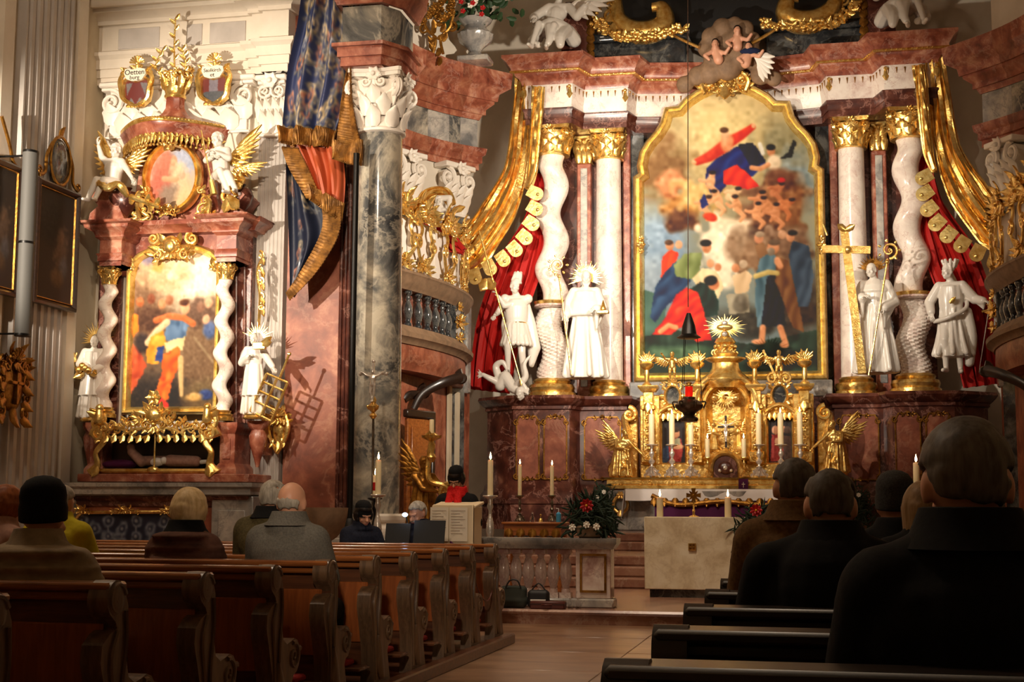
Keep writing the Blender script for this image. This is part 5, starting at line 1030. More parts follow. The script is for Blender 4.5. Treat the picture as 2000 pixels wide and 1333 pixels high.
# four columns
def hcol(kind, sg):
    o, y = (OT, YT) if kind == 't' else (OS, YS_); x = XA+sg*o; r = (31 if kind == 't' else 27)*mpp(1080, 500, y); side = 'left' if sg < 0 else 'right'
    zt = ZCAP if kind == 't' else at(1186, 315, YS_).z; c = Vector((x, y, ZB))
    t = thing('altar_column', ('white twisted marble column with spiral fluted foot on the %s of the high altar' if kind == 't' else 'smooth white marble column with gilt capital just %s of the large painting') % side, 'column', (x, y, 3.42))
    if kind == 't':
        mb = twisted(c, r*.86, zt-ZB, 4.0, r*.27, 1.5, 63, 140, sg, 0 if sg > 0 else PI)
        part('shaft', mb, 'white_marble', t)
        mb = MB(); mb.lathe([(r*1.02, -.06), (r*1.16, -.04), (r*1.1, .0), (r*1.16, .06), (r*1.0, .08)], 24, (x, y, ZB+1.5)); part('gilt_ring', mb, 'gold', t)
        t.children[0].data.materials.append(MAT['veined_marble']); nf = len(t.children[0].data.polygons)
        for p in t.children[0].data.polygons:
            if p.center.z+origin_of(t).z < ZB+1.5: p.material_index = 1
    else:
        mb = MB(); mb.lathe([(r*(1-.12*t_), (zt-ZB)*t_) for t_ in [i/10 for i in range(11)]], 32, c); part('shaft', mb, 'white_marble', t)
    mb = MB(); mb.lathe([(r*1.5, -.36), (r*1.5, -.26), (r*1.35, -.24), (r*1.45, -.16), (r*1.38, -.1), (r*1.12, -.07), (r*1.2, -.02), (r*1.05, .02)], 28, c); part('base', mb, 'gold', t)
    h = 8.88-zt; mb = MB(); corinthian(mb, (x, y, zt), r*1.02, h, 8, 1.32); part('capital', mb, 'gold', t); return t
for sg in (-1, 1): hcol('t', sg); hcol('s', sg)
# entablature
en = thing('high_altar_entablature', 'stepped red and white marble entablature with gilt bead across the high altar', 'entablature', (XA, 28.2, 8.88))
def epath(sg):
    h = [(XA-3.98, 29.0), (XA-3.95, 27.42), (XA-3.02, 27.42), (XA-2.86, 27.92), (XA-1.98, 27.92), (XA-1.86, 28.4), (XA-1.3, 28.5), (XA-.6, 28.62), (XA, 28.66)]
    return h if sg > 0 else [(mir(x), y) for x, y in h[::-1]]
EP = epath(1)+epath(-1)[1:]
mb = MB(); mb.mould(EP, [(-.5, 8.88), (0, 8.88), (0, 9.0), (.02, 9.0), (.02, 9.12), (.05, 9.16), (.05, 9.2), (-.5, 9.2)]); part('architrave', mb, 'deep_red_marble', en)
mb = MB(); mb.mould(EP, [(-.5, 9.2), (0, 9.2), (.01, 9.35), (.04, 9.5), (.04, 9.68), (-.5, 9.68)]); part('frieze', mb, 'white_marble', en)
mb = MB(); mb.mould(EP, [(-.5, 9.68), (.06, 9.68), (.08, 9.74), (.12, 9.8), (.18, 9.84), (.2, 9.9), (.26, 9.93), (.26, 9.98), (.34, 10.1), (.42, 10.16), (.42, 10.22), (-.8, 10.26)]); part('cornice', mb, 'red_marble', en)
def along(path, step):
    out = []
    for i in range(len(path)-1):
        a = Vector(path[i]); b = Vector(path[i+1]); L_ = (b-a).length; n = max(1, int(L_/step)); d = (b-a)/max(L_, 1e-6); nr = Vector((d.y, -d.x))
        for k in range(n): out.append((a.lerp(b, (k+.5)/n), nr, d))
    return out
mb = MB(); mb.mould(EP, [(.2, 9.89), (.27, 9.885), (.285, 9.91), (.27, 9.935), (.2, 9.93)])
for p, nr, d in along(EP[1:-1], .085): q = p+nr*.28; mb.ball((q.x, q.y, 9.91), .022, 6, 4)
part('gilt_bead', mb, 'gold', en)
mb = MB()
for p, nr, d in along(EP[1:-1], .14): q = p+nr*.045; mb.ball((q.x, q.y, 9.62), .02, 6, 4); mb.limb((q.x, q.y, 9.62), (q.x, q.y, 9.52), .016, .004, 6)
part('gilt_drops', mb, 'dark_gold', en, kind='stuff')
for sg in (-1, 1):
    for o, y in ((3.98, 27.38), (2.0, 27.9), (3.05, 27.4)):
        q = (XA+sg*o, y, 9.62); mb = MB(); mb.leaf(q, -PI/2, .24, .12, .1); mb.ball((q[0], q[1]-.04, q[2]), .04, 6, 5); part('gilt_corner_leaf', mb, 'gold', en)
# large painting
hl = [(1246, 742), (1246, 350), (1254, 342), (1251, 325), (1256, 300), (1268, 280), (1284, 262), (1296, 243), (1303, 217), (1327, 214), (1340, 199), (1363, 183), (1390, 170)]
hw = [(H(x, y, 28.2).x, H(x, y, 28.2).z) for x, y in hl]; hw = [(min(hw[0][0], XA-1.79), z) if i < 2 else (x, z) for i, (x, z) in enumerate(hw)]
OUT = hw+[(XA, H(1418, 164, 28.2).z)]+[(mir(x), z) for x, z in hw[::-1]]
pt = thing('high_altar_painting', 'large high altar painting of figures rising on clouds in a curved gold frame', 'painting', (XA, 28.2, 3.74))
P_ = Paint(1240, 1622, 160, 748, 210, 324, (186, 168, 128), (120, 138, 146), 21)
P_.blob(1420, 300, 170, 120, (196, 178, 138), 0, .8, .3).blob(1420, 270, 70, 80, (226, 206, 156), 0, .9, .2).blob(1300, 330, 50, 60, (150, 120, 86), 0, .7, .5).blob(1540, 290, 60, 60, (150, 142, 112), 0, .8, .5).blob(1560, 360, 50, 60, (140, 150, 150), 0, .8, .4)
P_.blob(1290, 480, 60, 70, (150, 168, 184), 0, .8, .3).blob(1290, 560, 60, 50, (148, 160, 170), 0, .8, .3)
for x, y, rx_, ry_, c_ in ((1330, 400, 40, 40, (196, 150, 96)), (1330, 430, 34, 22, (120, 84, 60)), (1310, 365, 30, 30, (206, 150, 112)), (1360, 380, 40, 30, (214, 184, 130)), (1500, 420, 60, 60, (120, 86, 62)), (1540, 400, 40, 60, (150, 108, 72)), (1470, 470, 60, 28, (96, 72, 58)), (1420, 445, 50, 20, (228, 206, 178)), (1400, 470, 40, 30, (232, 214, 190)), (1420, 510, 44, 60, (236, 222, 198)), (1450, 490, 30, 40, (160, 136, 112)), (1500, 500, 60, 40, (150, 122, 96)), (1540, 470, 40, 30, (140, 112, 90))): P_.blob(x, y, rx_, ry_, c_, 0, .5, .5, 12)
P_.poly([(1380, 330), (1400, 310), (1440, 286), (1480, 300), (1496, 320), (1470, 345), (1420, 360), (1395, 390), (1378, 360)], (36, 56, 118), 10, 20, .8).poly([(1440, 282), (1470, 278), (1496, 316), (1470, 330)], (22, 34, 72), 6, 8)
P_.poly([(1412, 335), (1440, 322), (1462, 340), (1482, 364), (1462, 370), (1430, 362), (1414, 360)], (208, 66, 40), 10, 18, .7).stroke([(1424, 278), (1448, 264), (1470, 248)], [11, 9, 6], (206, 74, 48)).stroke([(1412, 288), (1386, 306), (1362, 316)], [12, 10, 7], (204, 80, 56)).blob(1420, 280, 13, 18, (222, 158, 118), 0, .4).blob(1416, 262, 8, 10, (226, 186, 148), 0, .3).blob(1414, 254, 9, 6, (110, 80, 52), 0, .3).blob(1472, 246, 4, 5, (224, 176, 136)).blob(1356, 318, 5, 4, (224, 176, 136))
P_.blob(1506, 296, 8, 10, (206, 150, 112), 0, .3).blob(1506, 288, 9, 6, (40, 28, 22), 0, .3).blob(1512, 318, 14, 16, (226, 206, 178), 0, .4).stroke([(1500, 322), (1484, 330), (1468, 328)], 5, (210, 156, 116)).stroke([(1490, 300), (1484, 282)], 4, (220, 214, 200)).poly([(1524, 310), (1540, 296), (1550, 272), (1556, 280), (1546, 308)], (40, 44, 56), 6).blob(1530, 350, 30, 20, (120, 80, 56), .4, .5, .3)
for x, y, a_, c_ in ((1388, 356, .2, (222, 176, 138)), (1402, 390, -.5, (226, 180, 140)), (1376, 400, .6, (218, 168, 128)), (1430, 380, .9, (224, 190, 152)), (1440, 402, -.3, (214, 164, 124)), (1482, 392, .5, (206, 150, 112)), (1500, 402, -.6, (206, 150, 110)), (1478, 416, .2, (214, 160, 120)), (1516, 372, .8, (190, 130, 94)), (1534, 400, 1.0, (196, 132, 90)), (1515, 418, .1, (206, 150, 112))):
    ca, sa = math.cos(a_), math.sin(a_); P_.blob(x, y, 9, 15, c_, a_, .35).blob(x-12*sa*-1 if 0 else x+sa*14, y-ca*15, 6.5, 7, c_, 0, .35).blob(x+sa*15, y-ca*19, 6.5, 4, (70, 46, 32), 0, .4).stroke([(x, y+8), (x+14*ca, y+20), (x+6*ca, y+30)], [5, 4.5, 3], c_).stroke([(x, y-4), (x-14*ca, y-8*sa), (x-22*ca, y-4)], [4, 3.5, 3], c_)
P_.blob(1386, 424, 14, 8, (206, 84, 46), .3, .4).poly([(1376, 378), (1384, 400), (1372, 410), (1366, 392)], (48, 62, 120), 6).blob(1526, 352, 8, 5, (200, 40, 30), 0, .4)
P_.blob(1560, 590, 60, 70, (84, 66, 52), 0, .8, .4).blob(1452, 630, 70, 30, (78, 72, 60), 0, .8, .4)
P_.poly([(1240, 650), (1300, 640), (1380, 660), (1460, 672), (1622, 640), (1622, 750), (1240, 750)], (58, 78, 66), 12, 6).blob(1330, 690, 60, 14, (104, 128, 104), 0, .8, .4).blob(1540, 700, 60, 20, (40, 54, 44), 0, .7, .4).poly([(1240, 560), (1300, 580), (1300, 650), (1240, 660)], (96, 122, 112), 8)
P_.poly([(1294, 500), (1310, 488), (1326, 494), (1318, 520), (1300, 550), (1290, 548)], (222, 86, 44), 8, 8).blob(1308, 480, 8, 9, (200, 150, 116)).blob(1306, 474, 8, 5, (110, 84, 66)).blob(1326, 478, 7, 8, (208, 168, 136))
P_.poly([(1280, 560), (1300, 530), (1320, 512), (1352, 500), (1360, 530), (1340, 560), (1300, 600), (1280, 630), (1270, 620)], (60, 86, 116), 10, 16, .8).poly([(1316, 520), (1336, 496), (1372, 494), (1366, 530), (1350, 546), (1320, 540)], (140, 150, 104), 8, 12).blob(1380, 484, 9, 11, (206, 152, 116)).blob(1378, 475, 11, 7, (44, 30, 24))
P_.poly([(1352, 545), (1372, 524), (1400, 530), (1414, 560), (1400, 590), (1380, 585)], (226, 206, 168), 6, 10).blob(1388, 515, 8, 9, (214, 164, 128)).blob(1402, 522, 7, 8, (206, 150, 116)).blob(1436, 524, 8, 9, (206, 152, 116)).blob(1452, 516, 8, 8, (196, 176, 152)).poly([(1430, 540), (1456, 528), (1470, 540), (1460, 570), (1436, 575)], (216, 190, 156), 6, 8).poly([(1418, 576), (1462, 572), (1464, 610), (1424, 616)], (168, 160, 140), 6).blob(1446, 594, 18, 18, (132, 124, 110), 0, .3)
P_.poly([(1344, 568), (1368, 550), (1392, 560), (1404, 590), (1402, 616), (1380, 620), (1350, 600)], (52, 76, 70), 8, 12).blob(1394, 556, 11, 12, (206, 146, 110)).blob(1388, 548, 13, 10, (34, 22, 18)).poly([(1274, 654), (1300, 620), (1320, 576), (1340, 562), (1364, 572), (1374, 606), (1384, 640), (1390, 664), (1360, 668), (1330, 640), (1310, 656)], (212, 70, 40), 10, 22, .9).stroke([(1290, 648), (1306, 636), (1320, 640)], 5, (220, 166, 126))
P_.poly([(1484, 506), (1500, 496), (1514, 500), (1520, 520), (1510, 560), (1516, 600), (1520, 636), (1480, 640), (1474, 590), (1476, 540)], (104, 128, 138), 10, 14, .1).poly([(1498, 540), (1520, 536), (1536, 636), (1486, 640)], (36, 48, 62), 6, 10).poly([(1516, 500), (1540, 510), (1556, 560), (1570, 650), (1548, 640), (1530, 590), (1514, 550)], (128, 92, 58), 10, 16, .3).stroke([(1476, 540), (1500, 532), (1518, 534)], 5, (196, 176, 120)).blob(1510, 484, 12, 14, (206, 152, 116)).blob(1506, 492, 8, 8, (150, 136, 120)).blob(1512, 474, 12, 6, (120, 100, 82)).stroke([(1518, 508), (1524, 520), (1518, 512)], 6, (210, 156, 120)).stroke([(1490, 640), (1488, 664)], 6, (214, 158, 120)).stroke([(1524, 640), (1534, 670)], 6, (214, 158, 120)).blob(1482, 668, 14, 5, (216, 160, 122)).blob(1532, 674, 9, 6, (214, 158, 120))
P_.poly([(1548, 470), (1580, 480), (1590, 540), (1580, 600), (1560, 600), (1548, 540), (1540, 500)], (80, 94, 110), 8, 14).blob(1544, 462, 9, 11, (206, 156, 122)).blob(1528, 458, 8, 9, (200, 160, 130)).blob(1548, 455, 10, 6, (60, 46, 38)).blob(1482, 466, 9, 11, (204, 150, 118)).poly([(1474, 480), (1492, 474), (1500, 496), (1482, 506)], (150, 116, 84), 6).blob(1484, 458, 9, 6, (170, 150, 128))
P_.punch(1.25, .7); me = P_.mesh(lambda x, y: H(x, y, 28.26), lambda x, y: in_poly(OUT)(H(x, y, 28.2).x, H(x, y, 28.2).z)); part('canvas', me, 'painted', pt, sharp=0)
mb = MB(); mb.frame(OUT, [(-.06, 28.34), (-.07, 28.14), (-.03, 28.05), (.03, 28.1), (.06, 28.05), (.11, 28.12), (.13, 28.2), (.14, 28.3)]); part('frame', mb, 'pale_gold', pt)
for px in (1252, 1604):
    for py in (478, ): 
        c = H(px, py, 28.04); mb = MB(); mb.rosette((c.x, c.z), .1, 6, 28.05); mb.rosette((c.x, c.z+.13), .07, 5, 28.06); mb.rosette((c.x, c.z-.13), .07, 5, 28.06); part('frame_rosette', mb, 'gold', pt)
c = H(1416, 160, 28.0); mb = MB(); mb.crest(c.x, c.z-.12, .95, .55, 28.02, 7, 3); mb.ball((c.x, 27.98, c.z+.22), (.17, .1, .2)); mb.shell((c.x, c.z+.2), .28, 9, .2, PI-.2, 27.96); mb.crest(c.x, c.z-.25, .5, .3, 28.0, 9, 1); mb.leaf((c.x, 27.96, c.z-.1), -PI/2, .3, .2, .2)
for sg in (-1, 1): mb.scroll((c.x+sg*.36, 27.98, c.z+.02), .15, PI/2, 1.4, .34, sg); mb.scroll((c.x+sg*.2, 27.96, c.z+.34), .12, PI/2, 1.4, .34, sg); mb.tube(spl([(c.x+sg*.4, 28.0, c.z-.2), (c.x+sg*.46, 27.96, c.z), (c.x+sg*.3, 27.96, c.z+.2)], 5), .05, 7)
part('crowning_cartouche', mb, 'gold', pt)
# ---- draperies beside the columns
def sheet_thing(name, label, ctr, wid, dirs, amp, nf, mat, Y, depth=.0, thick=.03, nv=60, nu=36, ctag='drapery'):
    """carved cloth following a line; wid metres across, folds run along it"""
    pts = spl(ctr, 10); n = len(pts)-1
    def fn(u, v):
        f = v*n; i = min(int(f), n-1); p = pts[i].lerp(pts[i+1], f-i); t = (pts[min(i+1, n)]-pts[max(i-1, 0)]).normalized(); side = Vector((-t.z, 0, t.x)); k = v*(len(wid)-1); a = min(int(k), len(wid)-2); w = wid[a]+(wid[a+1]-wid[a])*(k-a)
        q = p+side*((u-.5)*w); q.y = p.y-amp*math.cos(nf*2*PI*u+1.5*math.sin(v*3))*(.5+.5*v)-amp*.4*math.sin(nf*4.6*PI*u+v*4); return q
    mb = MB(); mb.grid(fn, nu, nv, thick); return mb
for sg in (-1, 1):
    side = 'left' if sg < 0 else 'right'; mx = (lambda p: p) if sg < 0 else (lambda p: Vector((mir(p.x), p.y, p.z)))
    ctr = [mx(H(*q)) for q in ((1028, 130, 27.4), (1020, 230, 27.5), (1008, 330, 27.5), (975, 410, 27.4), (925, 485, 27.2), (895, 520, 27.1))]
    dr = thing('gilt_drapery', 'gilded carved curtain sweeping outward beside the %s twisted column' % side, 'drapery', ctr[-1])
    part('curtain', sheet_thing('x', '', ctr, [.34, .42, .48, .75, .8, .5], 0, .09, 3.5, 'gold', 27.4), 'gold', dr)
    c2 = [mx(H(*q)) for q in ((1052, 170, 27.2), (1046, 250, 27.25), (1040, 330, 27.3), (1030, 370, 27.3))]; part('curtain_fold', sheet_thing('x', '', c2, [.2, .22, .2, .1], 0, .06, 1.5, 'gold', 27.3), 'gold', dr)
    # scalloped lappets hanging at the edge
    for (px, py, an) in ((1040, 385, -.5), (1040, 414, -.55), (1034, 442, -.65), (1022, 468, -.75), (1004, 490, -.85), (982, 508, -.95), (958, 524, -1.1), (932, 540, -1.3)):
        p = mx(H(px-8, py-14, 27.05)); a = an if sg < 0 else PI-an; mb = MB(); d = Vector((math.cos(a+1.0*0), 0, math.sin(a))); n_ = Vector((-d.z, 0, d.x)); w = .13; pl = []
        for i in range(13): t = PI*i/12; pl.append((p.x+n_.x*w*math.cos(t)+d.x*(.2+.12*math.sin(t)), p.z+n_.z*w*math.cos(t)+d.z*(.2+.12*math.sin(t))))
        pl += [(p.x-n_.x*w*.9, p.z-n_.z*w*.9), (p.x+n_.x*w*.9, p.z+n_.z*w*.9)]; mb.prism(pl, p.y-.02, p.y+.02); mb.ball((p.x+d.x*.22, p.y-.03, p.z+d.z*.22), .035, 8, 6); part('lappet', mb, 'pale_gold', dr)
    ctr = [mx(H(*q)) for q in ((1054, 340, 28.0), (1046, 430, 27.95), (1010, 530, 27.8), (975, 640, 27.7), (955, 765, 27.6))]
    dr = thing('red_lining', 'bright red cloth lining hanging under the gilded curtain on the %s' % side, 'drapery', ctr[-1]); part('cloth', sheet_thing('x', '', ctr, [.12, .45, .95, .95, .8], 0, .08, 4.5, 'red_cloth', 27.8), 'red_cloth', dr)
# ---- statues of the high altar
def hst(px, y0, y1, Y): b = H(px, y1, Y); return b, (y1-y0)*mpp(px, (y0+y1)/2, Y)/1.78
ZP = 3.42
def cowl(m, h): m.lathe([(.27, 1.02), (.29, 1.05), (.25, 1.25), (.17, 1.42), (.1, 1.5)], 30, (0, 0, 0), 1, .8, folds(7, .03))
b, s = hst(1143, 527, 742, 27.25); 
fg = figure(dict(wl=(-.3, -.18, 1.02), el=(-.3, -.0, 1.18), wr=(.18, -.28, 1.1), er=(.3, -.06, 1.12), hed=(.02, -.05, 1.66)), dict(hem=.34, waist=.2, amp=.09, tw=.6), .3, headR=eul(.1, .25), beard=True, foldn=9, extras=cowl, seed=1)
ab = stands('abbot_statue', 'white bearded abbot statue with gilt sun halo and crozier left of the large painting', 'statue', b, s, fg, rz=.1)
mb = MB(); rays(mb, b+Vector((.0, .12, 1.68*s)), .1, .36, 26, -.5, PI+.5, .03); part('halo', mb, 'gold', ab)
def crozier(t, p0, p1, sgn, mat='gold'):
    mb = MB(); mb.tube([p0, p1], .018, 8); d = (p1-p0).normalized(); mb.ball(p1, .04, 8, 6); mb.scroll(p1+d*.22, .16, -PI/2, 1.5, .16, sgn)
    for k in range(7): a = 2*PI*k/7; mb.leaf(p1+d*.22+Vector((.16*math.cos(a), 0, .16*math.sin(a))), a, .06, .05, .1)
    mb.rosette(((p1+d*.22).x, (p1+d*.22).z), .05, 5, p1.y); part('crozier', mb, mat, t)
crozier(ab, H(1116, 733, 26.9), H(1092, 540, 26.9), -1)
mb = MB(); q = H(1178, 607, 26.85); mb.box(q.x-.11, q.x+.11, q.y-.07, q.y+.07, q.z-.06, q.z+.0, .01); mb.lathe([(.05, 0), (.06, .03), (.04, .08), (.02, .16), (.004, .2)], 10, (q.x, q.y, q.z)); part('model', mb, 'gold', ab)
b, s = hst(1712, 512, 732, 27.25)
fg = figure(dict(wl=(-.16, -.26, 1.2), el=(-.3, -.04, 1.15), wr=(.12, -.26, 1.0), er=(.3, -.02, 1.14), hed=(-.04, -.05, 1.66)), dict(hem=.34, waist=.19, amp=.09, tw=-.6), .3, headR=eul(-.35, .1), foldn=9, extras=lambda m, h: m.lathe([(.22, 1.3), (.24, 1.32), (.17, 1.44), (.09, 1.52)], 30, (0, 0, 0), 1, .8, folds(7, .03)), seed=3)
ab = stands('abbot_statue', 'white abbot statue holding a large gilt cross and crozier right of the large painting', 'statue', b, s, fg, rz=-.1)
mb = MB(); rays(mb, b+Vector((-.02, .12, 1.68*s)), .1, .3, 24, .2, PI-.1, .03); part('halo', mb, 'dark_gold', ab)
crozier(ab, H(1697, 733, 26.85), H(1733, 512, 26.85), 1)
p0, p1 = H(1684, 730, 26.95), H(1648, 446, 26.95); mb = MB(); d = (p1-p0).normalized(); mb.M = Matrix.Identity(4)
def bar(mb, a, b_, w, t): 
    a = Vector(a); b_ = Vector(b_); d = (b_-a).normalized(); n_ = Vector((-d.z, 0, d.x)); mb.prism([((a+n_*w).x, (a+n_*w).z), ((b_+n_*w).x, (b_+n_*w).z), ((b_-n_*w).x, (b_-n_*w).z), ((a-n_*w).x, (a-n_*w).z)], a.y-t, a.y+t)
bar(mb, p0, p1, .075, .04); bar(mb, H(1606, 487, 26.93), H(1700, 489, 26.93), .07, .035); q = H(1656, 488, 26.88)
mb.lathe([(.02, 0)], 3) if 0 else mb.ball(q, .07, 10, 8); mb.leaf(H(1652, 450, 26.9), PI*.8, .2, .12); mb.leaf(H(1652, 450, 26.9), PI*.15, .2, .12); mb.tube([H(1608, 438, 26.9), H(1616, 460, 26.9)], .02, 6); part('cross', mb, 'gold', ab)
# armoured angel with spear over a demon
b, s = hst(1008, 545, 745, 27.3)
def armour(m, h):
    for k in range(9): m.limb((-.03+.028*(k % 3)*2-.03, -.02+.05*(k//3), 1.77), (.02+.05*((k*7) % 3-1), .02+.05*(k//3), 1.88+.03*(k % 2)), .04, .03, 8)
    m.lathe([(.1, 1.7), (.11, 1.72), (.085, 1.78), (.03, 1.8)], 20, (0, .01, 0), .9, 1.1); m.lathe([(.17, .98), (.19, 1.1), (.2, 1.3), (.16, 1.42)], 24, (0, 0, 0), 1, .78); 
    for k in range(14): a = 2*PI*k/14; m.limb((math.cos(a)*.17, math.sin(a)*.14, .98), (math.cos(a)*.22, math.sin(a)*.18, .8), .035, .03, 8)
    m.chain([(.16, .1, 1.4), (.24, .14, 1.0), (.3, .16, .6), (.26, .14, .3)], [.06, .1, .12, .05]); m.chain([(-.16, .12, 1.4), (-.2, .16, 1.0), (-.2, .18, .6)], [.05, .08, .05]); m.ball((-.2, -.02, 1.44), .085); m.ball((.2, 0, 1.44), .085)
fg = figure(dict(wl=(-.36, -.22, 1.12), el=(-.32, -.02, 1.2), wr=(-.3, -.2, 1.45), er=(-.2, -.14, 1.3), kl=(-.14, -.14, .6), fl=(-.14, -.02, .2), kr=(.1, -.06, .5), fr=(.14, .02, .07), hed=(-.03, -.04, 1.66)), None, 0, skirt=.36, headR=eul(.5, .25), extras=armour)
wa = stands('armoured_angel_statue', 'white armoured statue with plumed helmet thrusting a gilt spear downward', 'statue', b, s, fg, rz=.15)
mb = MB(); mb.tube([H(1017, 745, 26.75), H(936, 452, 26.75)], [.012, .022], 8); mb.leaf(H(1016, 742, 26.75), -PI/2+.2, .12, .05, .05); q = H(952, 545, 26.78); mb.leaf(q, -1.0, .3, .2, .3); mb.leaf(q, -2.0, .3, .2, .3); part('spear', mb, 'gold', wa)
mb = MB(); mb.lathe([(.18, 0), (.19, .03), (.18, .05)], 20, b+Vector((0, 0, .98*s)), s, s*.8); part('gilt_belt', mb, 'gold', wa)
b2 = H(985, 762, 27.0); mb = MB(); hd = MB()
mb.chain([(-.1, 0, .1), (.02, 0, .3), (.2, -.05, .05), (.36, -.1, -.05)], [.13, .15, .13, .1]); head(mb, (.42, -.2, -.1), 1.3, eul(-.3, .6)); mb.chain([(-.1, 0, .15), (-.36, -.1, .28), (-.5, -.1, .36)], [.09, .07, .05]); mb.chain([(.3, -.1, .1), (.42, -.2, .2), (.55, -.2, .02)], [.07, .06, .05]); mb.chain(spl([(-.1, .05, .2), (-.22, .05, .55), (-.05, 0, .66), (.05, 0, .5)], 5), [.11-.005*i for i in range(16)]); mb.chain(spl([(.3, .05, .1), (.5, .05, .3), (.48, 0, .6), (.62, 0, .8)], 5), [.1-.005*i for i in range(16)])
for k in range(5): mb.limb((-.5, -.1, .34), (-.62-.03*(k % 2), -.14+.02*k, .26+.06*k), .03, .012, 6); mb.limb((.5, -.25, -.05), (.66, -.3+.03*k, -.16+.05*k), .03, .01, 6)
t = stands('demon_statue', 'white writhing demon statue under the armoured figure', 'statue', b2, .82, (mb, hd), voxel=.018)
# crowned woman with sword
b, s = hst(1862, 515, 732, 27.2)
def crown_(m, h):
    for k in range(9): a = 2*PI*k/9; m.limb((math.cos(a)*.085, .01+math.sin(a)*.09, 1.74), (math.cos(a)*.12, .01+math.sin(a)*.12, 1.84), .024, .028, 8)
    m.chain(spl([(-.25, -.12, .85), (0, -.24, .9), (.24, -.1, 1.05), (.2, .1, 1.3)], 4), [.035]*13); m.chain(spl([(.24, .0, 1.0), (.3, .05, .6), (.24, .1, .2)], 4), [.08]*9); m.chain([(-.05, .12, 1.7), (.05, .14, 1.5), (.1, .14, 1.35)], [.06, .05, .03])
fg = figure(dict(wl=(-.3, -.12, .98), el=(-.34, .03, 1.18), wr=(.52, -.12, 1.14), er=(.36, .02, 1.2), kl=(-.1, -.16, .55), fl=(-.1, -.06, .1), hed=(-.04, -.04, 1.655)), dict(hem=.3, waist=.17, amp=.13, tw=1.4, bot=.28), .12, headR=eul(-.6, 0), hairy=True, extras=crown_, foldn=8, seed=4)
wo = stands('crowned_woman_statue', 'white crowned woman statue leaning on a sword at the right of the high altar', 'statue', b, s, fg, rz=-.2)
mb = MB(); p0, p1 = H(1912, 728, 26.9), H(1931, 606, 26.9); mb.tube([p0, p1], [.012, .03], 8, .4); part('sword_blade', mb, 'silver', wo)
mb = MB(); d = (p1-p0).normalized(); mb.tube([p1-Vector((.12, 0, .03)), p1+Vector((.12, 0, .03))], .022, 7); mb.tube([p1, p1+d*.2], .02, 7); mb.ball(p1+d*.22, .035, 8, 6); part('sword_hilt', mb, 'gold', wo)
mb = MB(); mb.leaf(b+Vector((-.05, -.22*s, 1.12*s)), .8, .16, .08, .1); part('brooch', mb, 'gold', wo)
# ---- above the cornice
def seated(name, label, b, s, flip, ry=0):
    g = -1 if flip else 1
    fg = figure(dict(pel=(0, 0, .42), che=(.05*g, .02, .78), nek=(.08*g, .02, .98), hed=(.12*g, -.02, 1.14), hl=(-.1, 0, .4), hr=(.1, 0, .4), kl=(-.2, -.36, .48), kr=(.08, -.4, .42), fl=(-.3, -.5, .06), fr=(-.04, -.5, .02), sl=(-.14+.06*g, 0, .9), sr=(.22+.06*g, 0, .88), el=(-.34, -.08, .7), er=(.44, -.1, .66), wl=(-.3, -.3, .6), wr=(.62, -.2, .82)), None, .14, hairy=True, headR=eul(-.4*g, 0), mantle=[([(-.3, -.1, .4), (0, -.3, .5), (.25, -.1, .42), (.35, .1, .3)], .09, .14), ([(-.3, .0, .35), (-.35, -.2, .2), (-.2, -.4, .08)], .12, .06), ([(.25, -.15, .4), (.2, -.4, .2), (.2, -.45, .05)], .13, .08), ([(0, -.35, .4), (.02, -.45, .2), (.0, -.48, .08)], .1, .06)])
    if flip: 
        for m in fg: m.v = [Vector((-v.x, v.y, v.z)) for v in m.v]
    return stands(name, label, 'statue', b, s, fg, voxel=.016)
b = H(1085, 92, 27.3); t = seated('seated_angel_statue', 'white seated angel statue on the left end of the high altar cornice', Vector((b.x-.05, 27.35, 10.26)), 1.12, False)
mb = MB(); wing(mb, b+Vector((.3, .2, .9)), PI*.2, .9, 1); part('wing', mb, 'stucco_white', t)
b = H(1765, 46, 27.3); t = seated('seated_angel_statue', 'white seated angel statue on the right end of the high altar cornice', Vector((b.x, 27.35, 10.26)), 1.12, True); mb = MB(); wing(mb, b+Vector((-.3, .2, .9)), PI*.8, .9, -1); part('wing', mb, 'stucco_white', t)
at_ = thing('high_altar_attic', 'dark marble attic behind the garlands above the high altar cornice', 'altarpiece', (XA, 28.6, 10.26))
for sg in (-1, 1):
    x0, x1 = sorted((XA+sg*2.7, XA+sg*.8)); mb = MB(); mb.box(x0, x1, 28.2, 28.9, 10.24, 10.75, .03); mb.mould([(x0, 28.9), (x0, 28.2), (x1, 28.2), (x1, 28.9)], [(-.2, 10.75), (.03, 10.75), (.08, 10.82), (.08, 10.9), (-.3, 10.9)]); part('attic_block', mb, 'dark_marble', at_)
    x0, x1 = sorted((XA+sg*3.3, XA+sg*2.7)); mb = MB(); mb.prism([(x0, 10.24), (x1, 10.24), ((x1 if sg < 0 else x1-.1), 11.5), ((x0+.1 if sg < 0 else x0), 11.5)], 27.75, 28.9); part('attic_pier', mb, 'deep_red_marble', at_)
    mb = MB(); xi = XA+sg*2.72
    for k in range(6): mb.leaf((xi-sg*.04, 27.74, 11.3-.17*k), -PI/2, .24, .16, .15)
    part('pier_gilding', mb, 'dark_gold', at_)
mb = MB(); mb.box(XA-2.4, XA+2.4, 28.75, 29.1, 10.9, ZC); part('attic_picture', mb, 'black', at_)
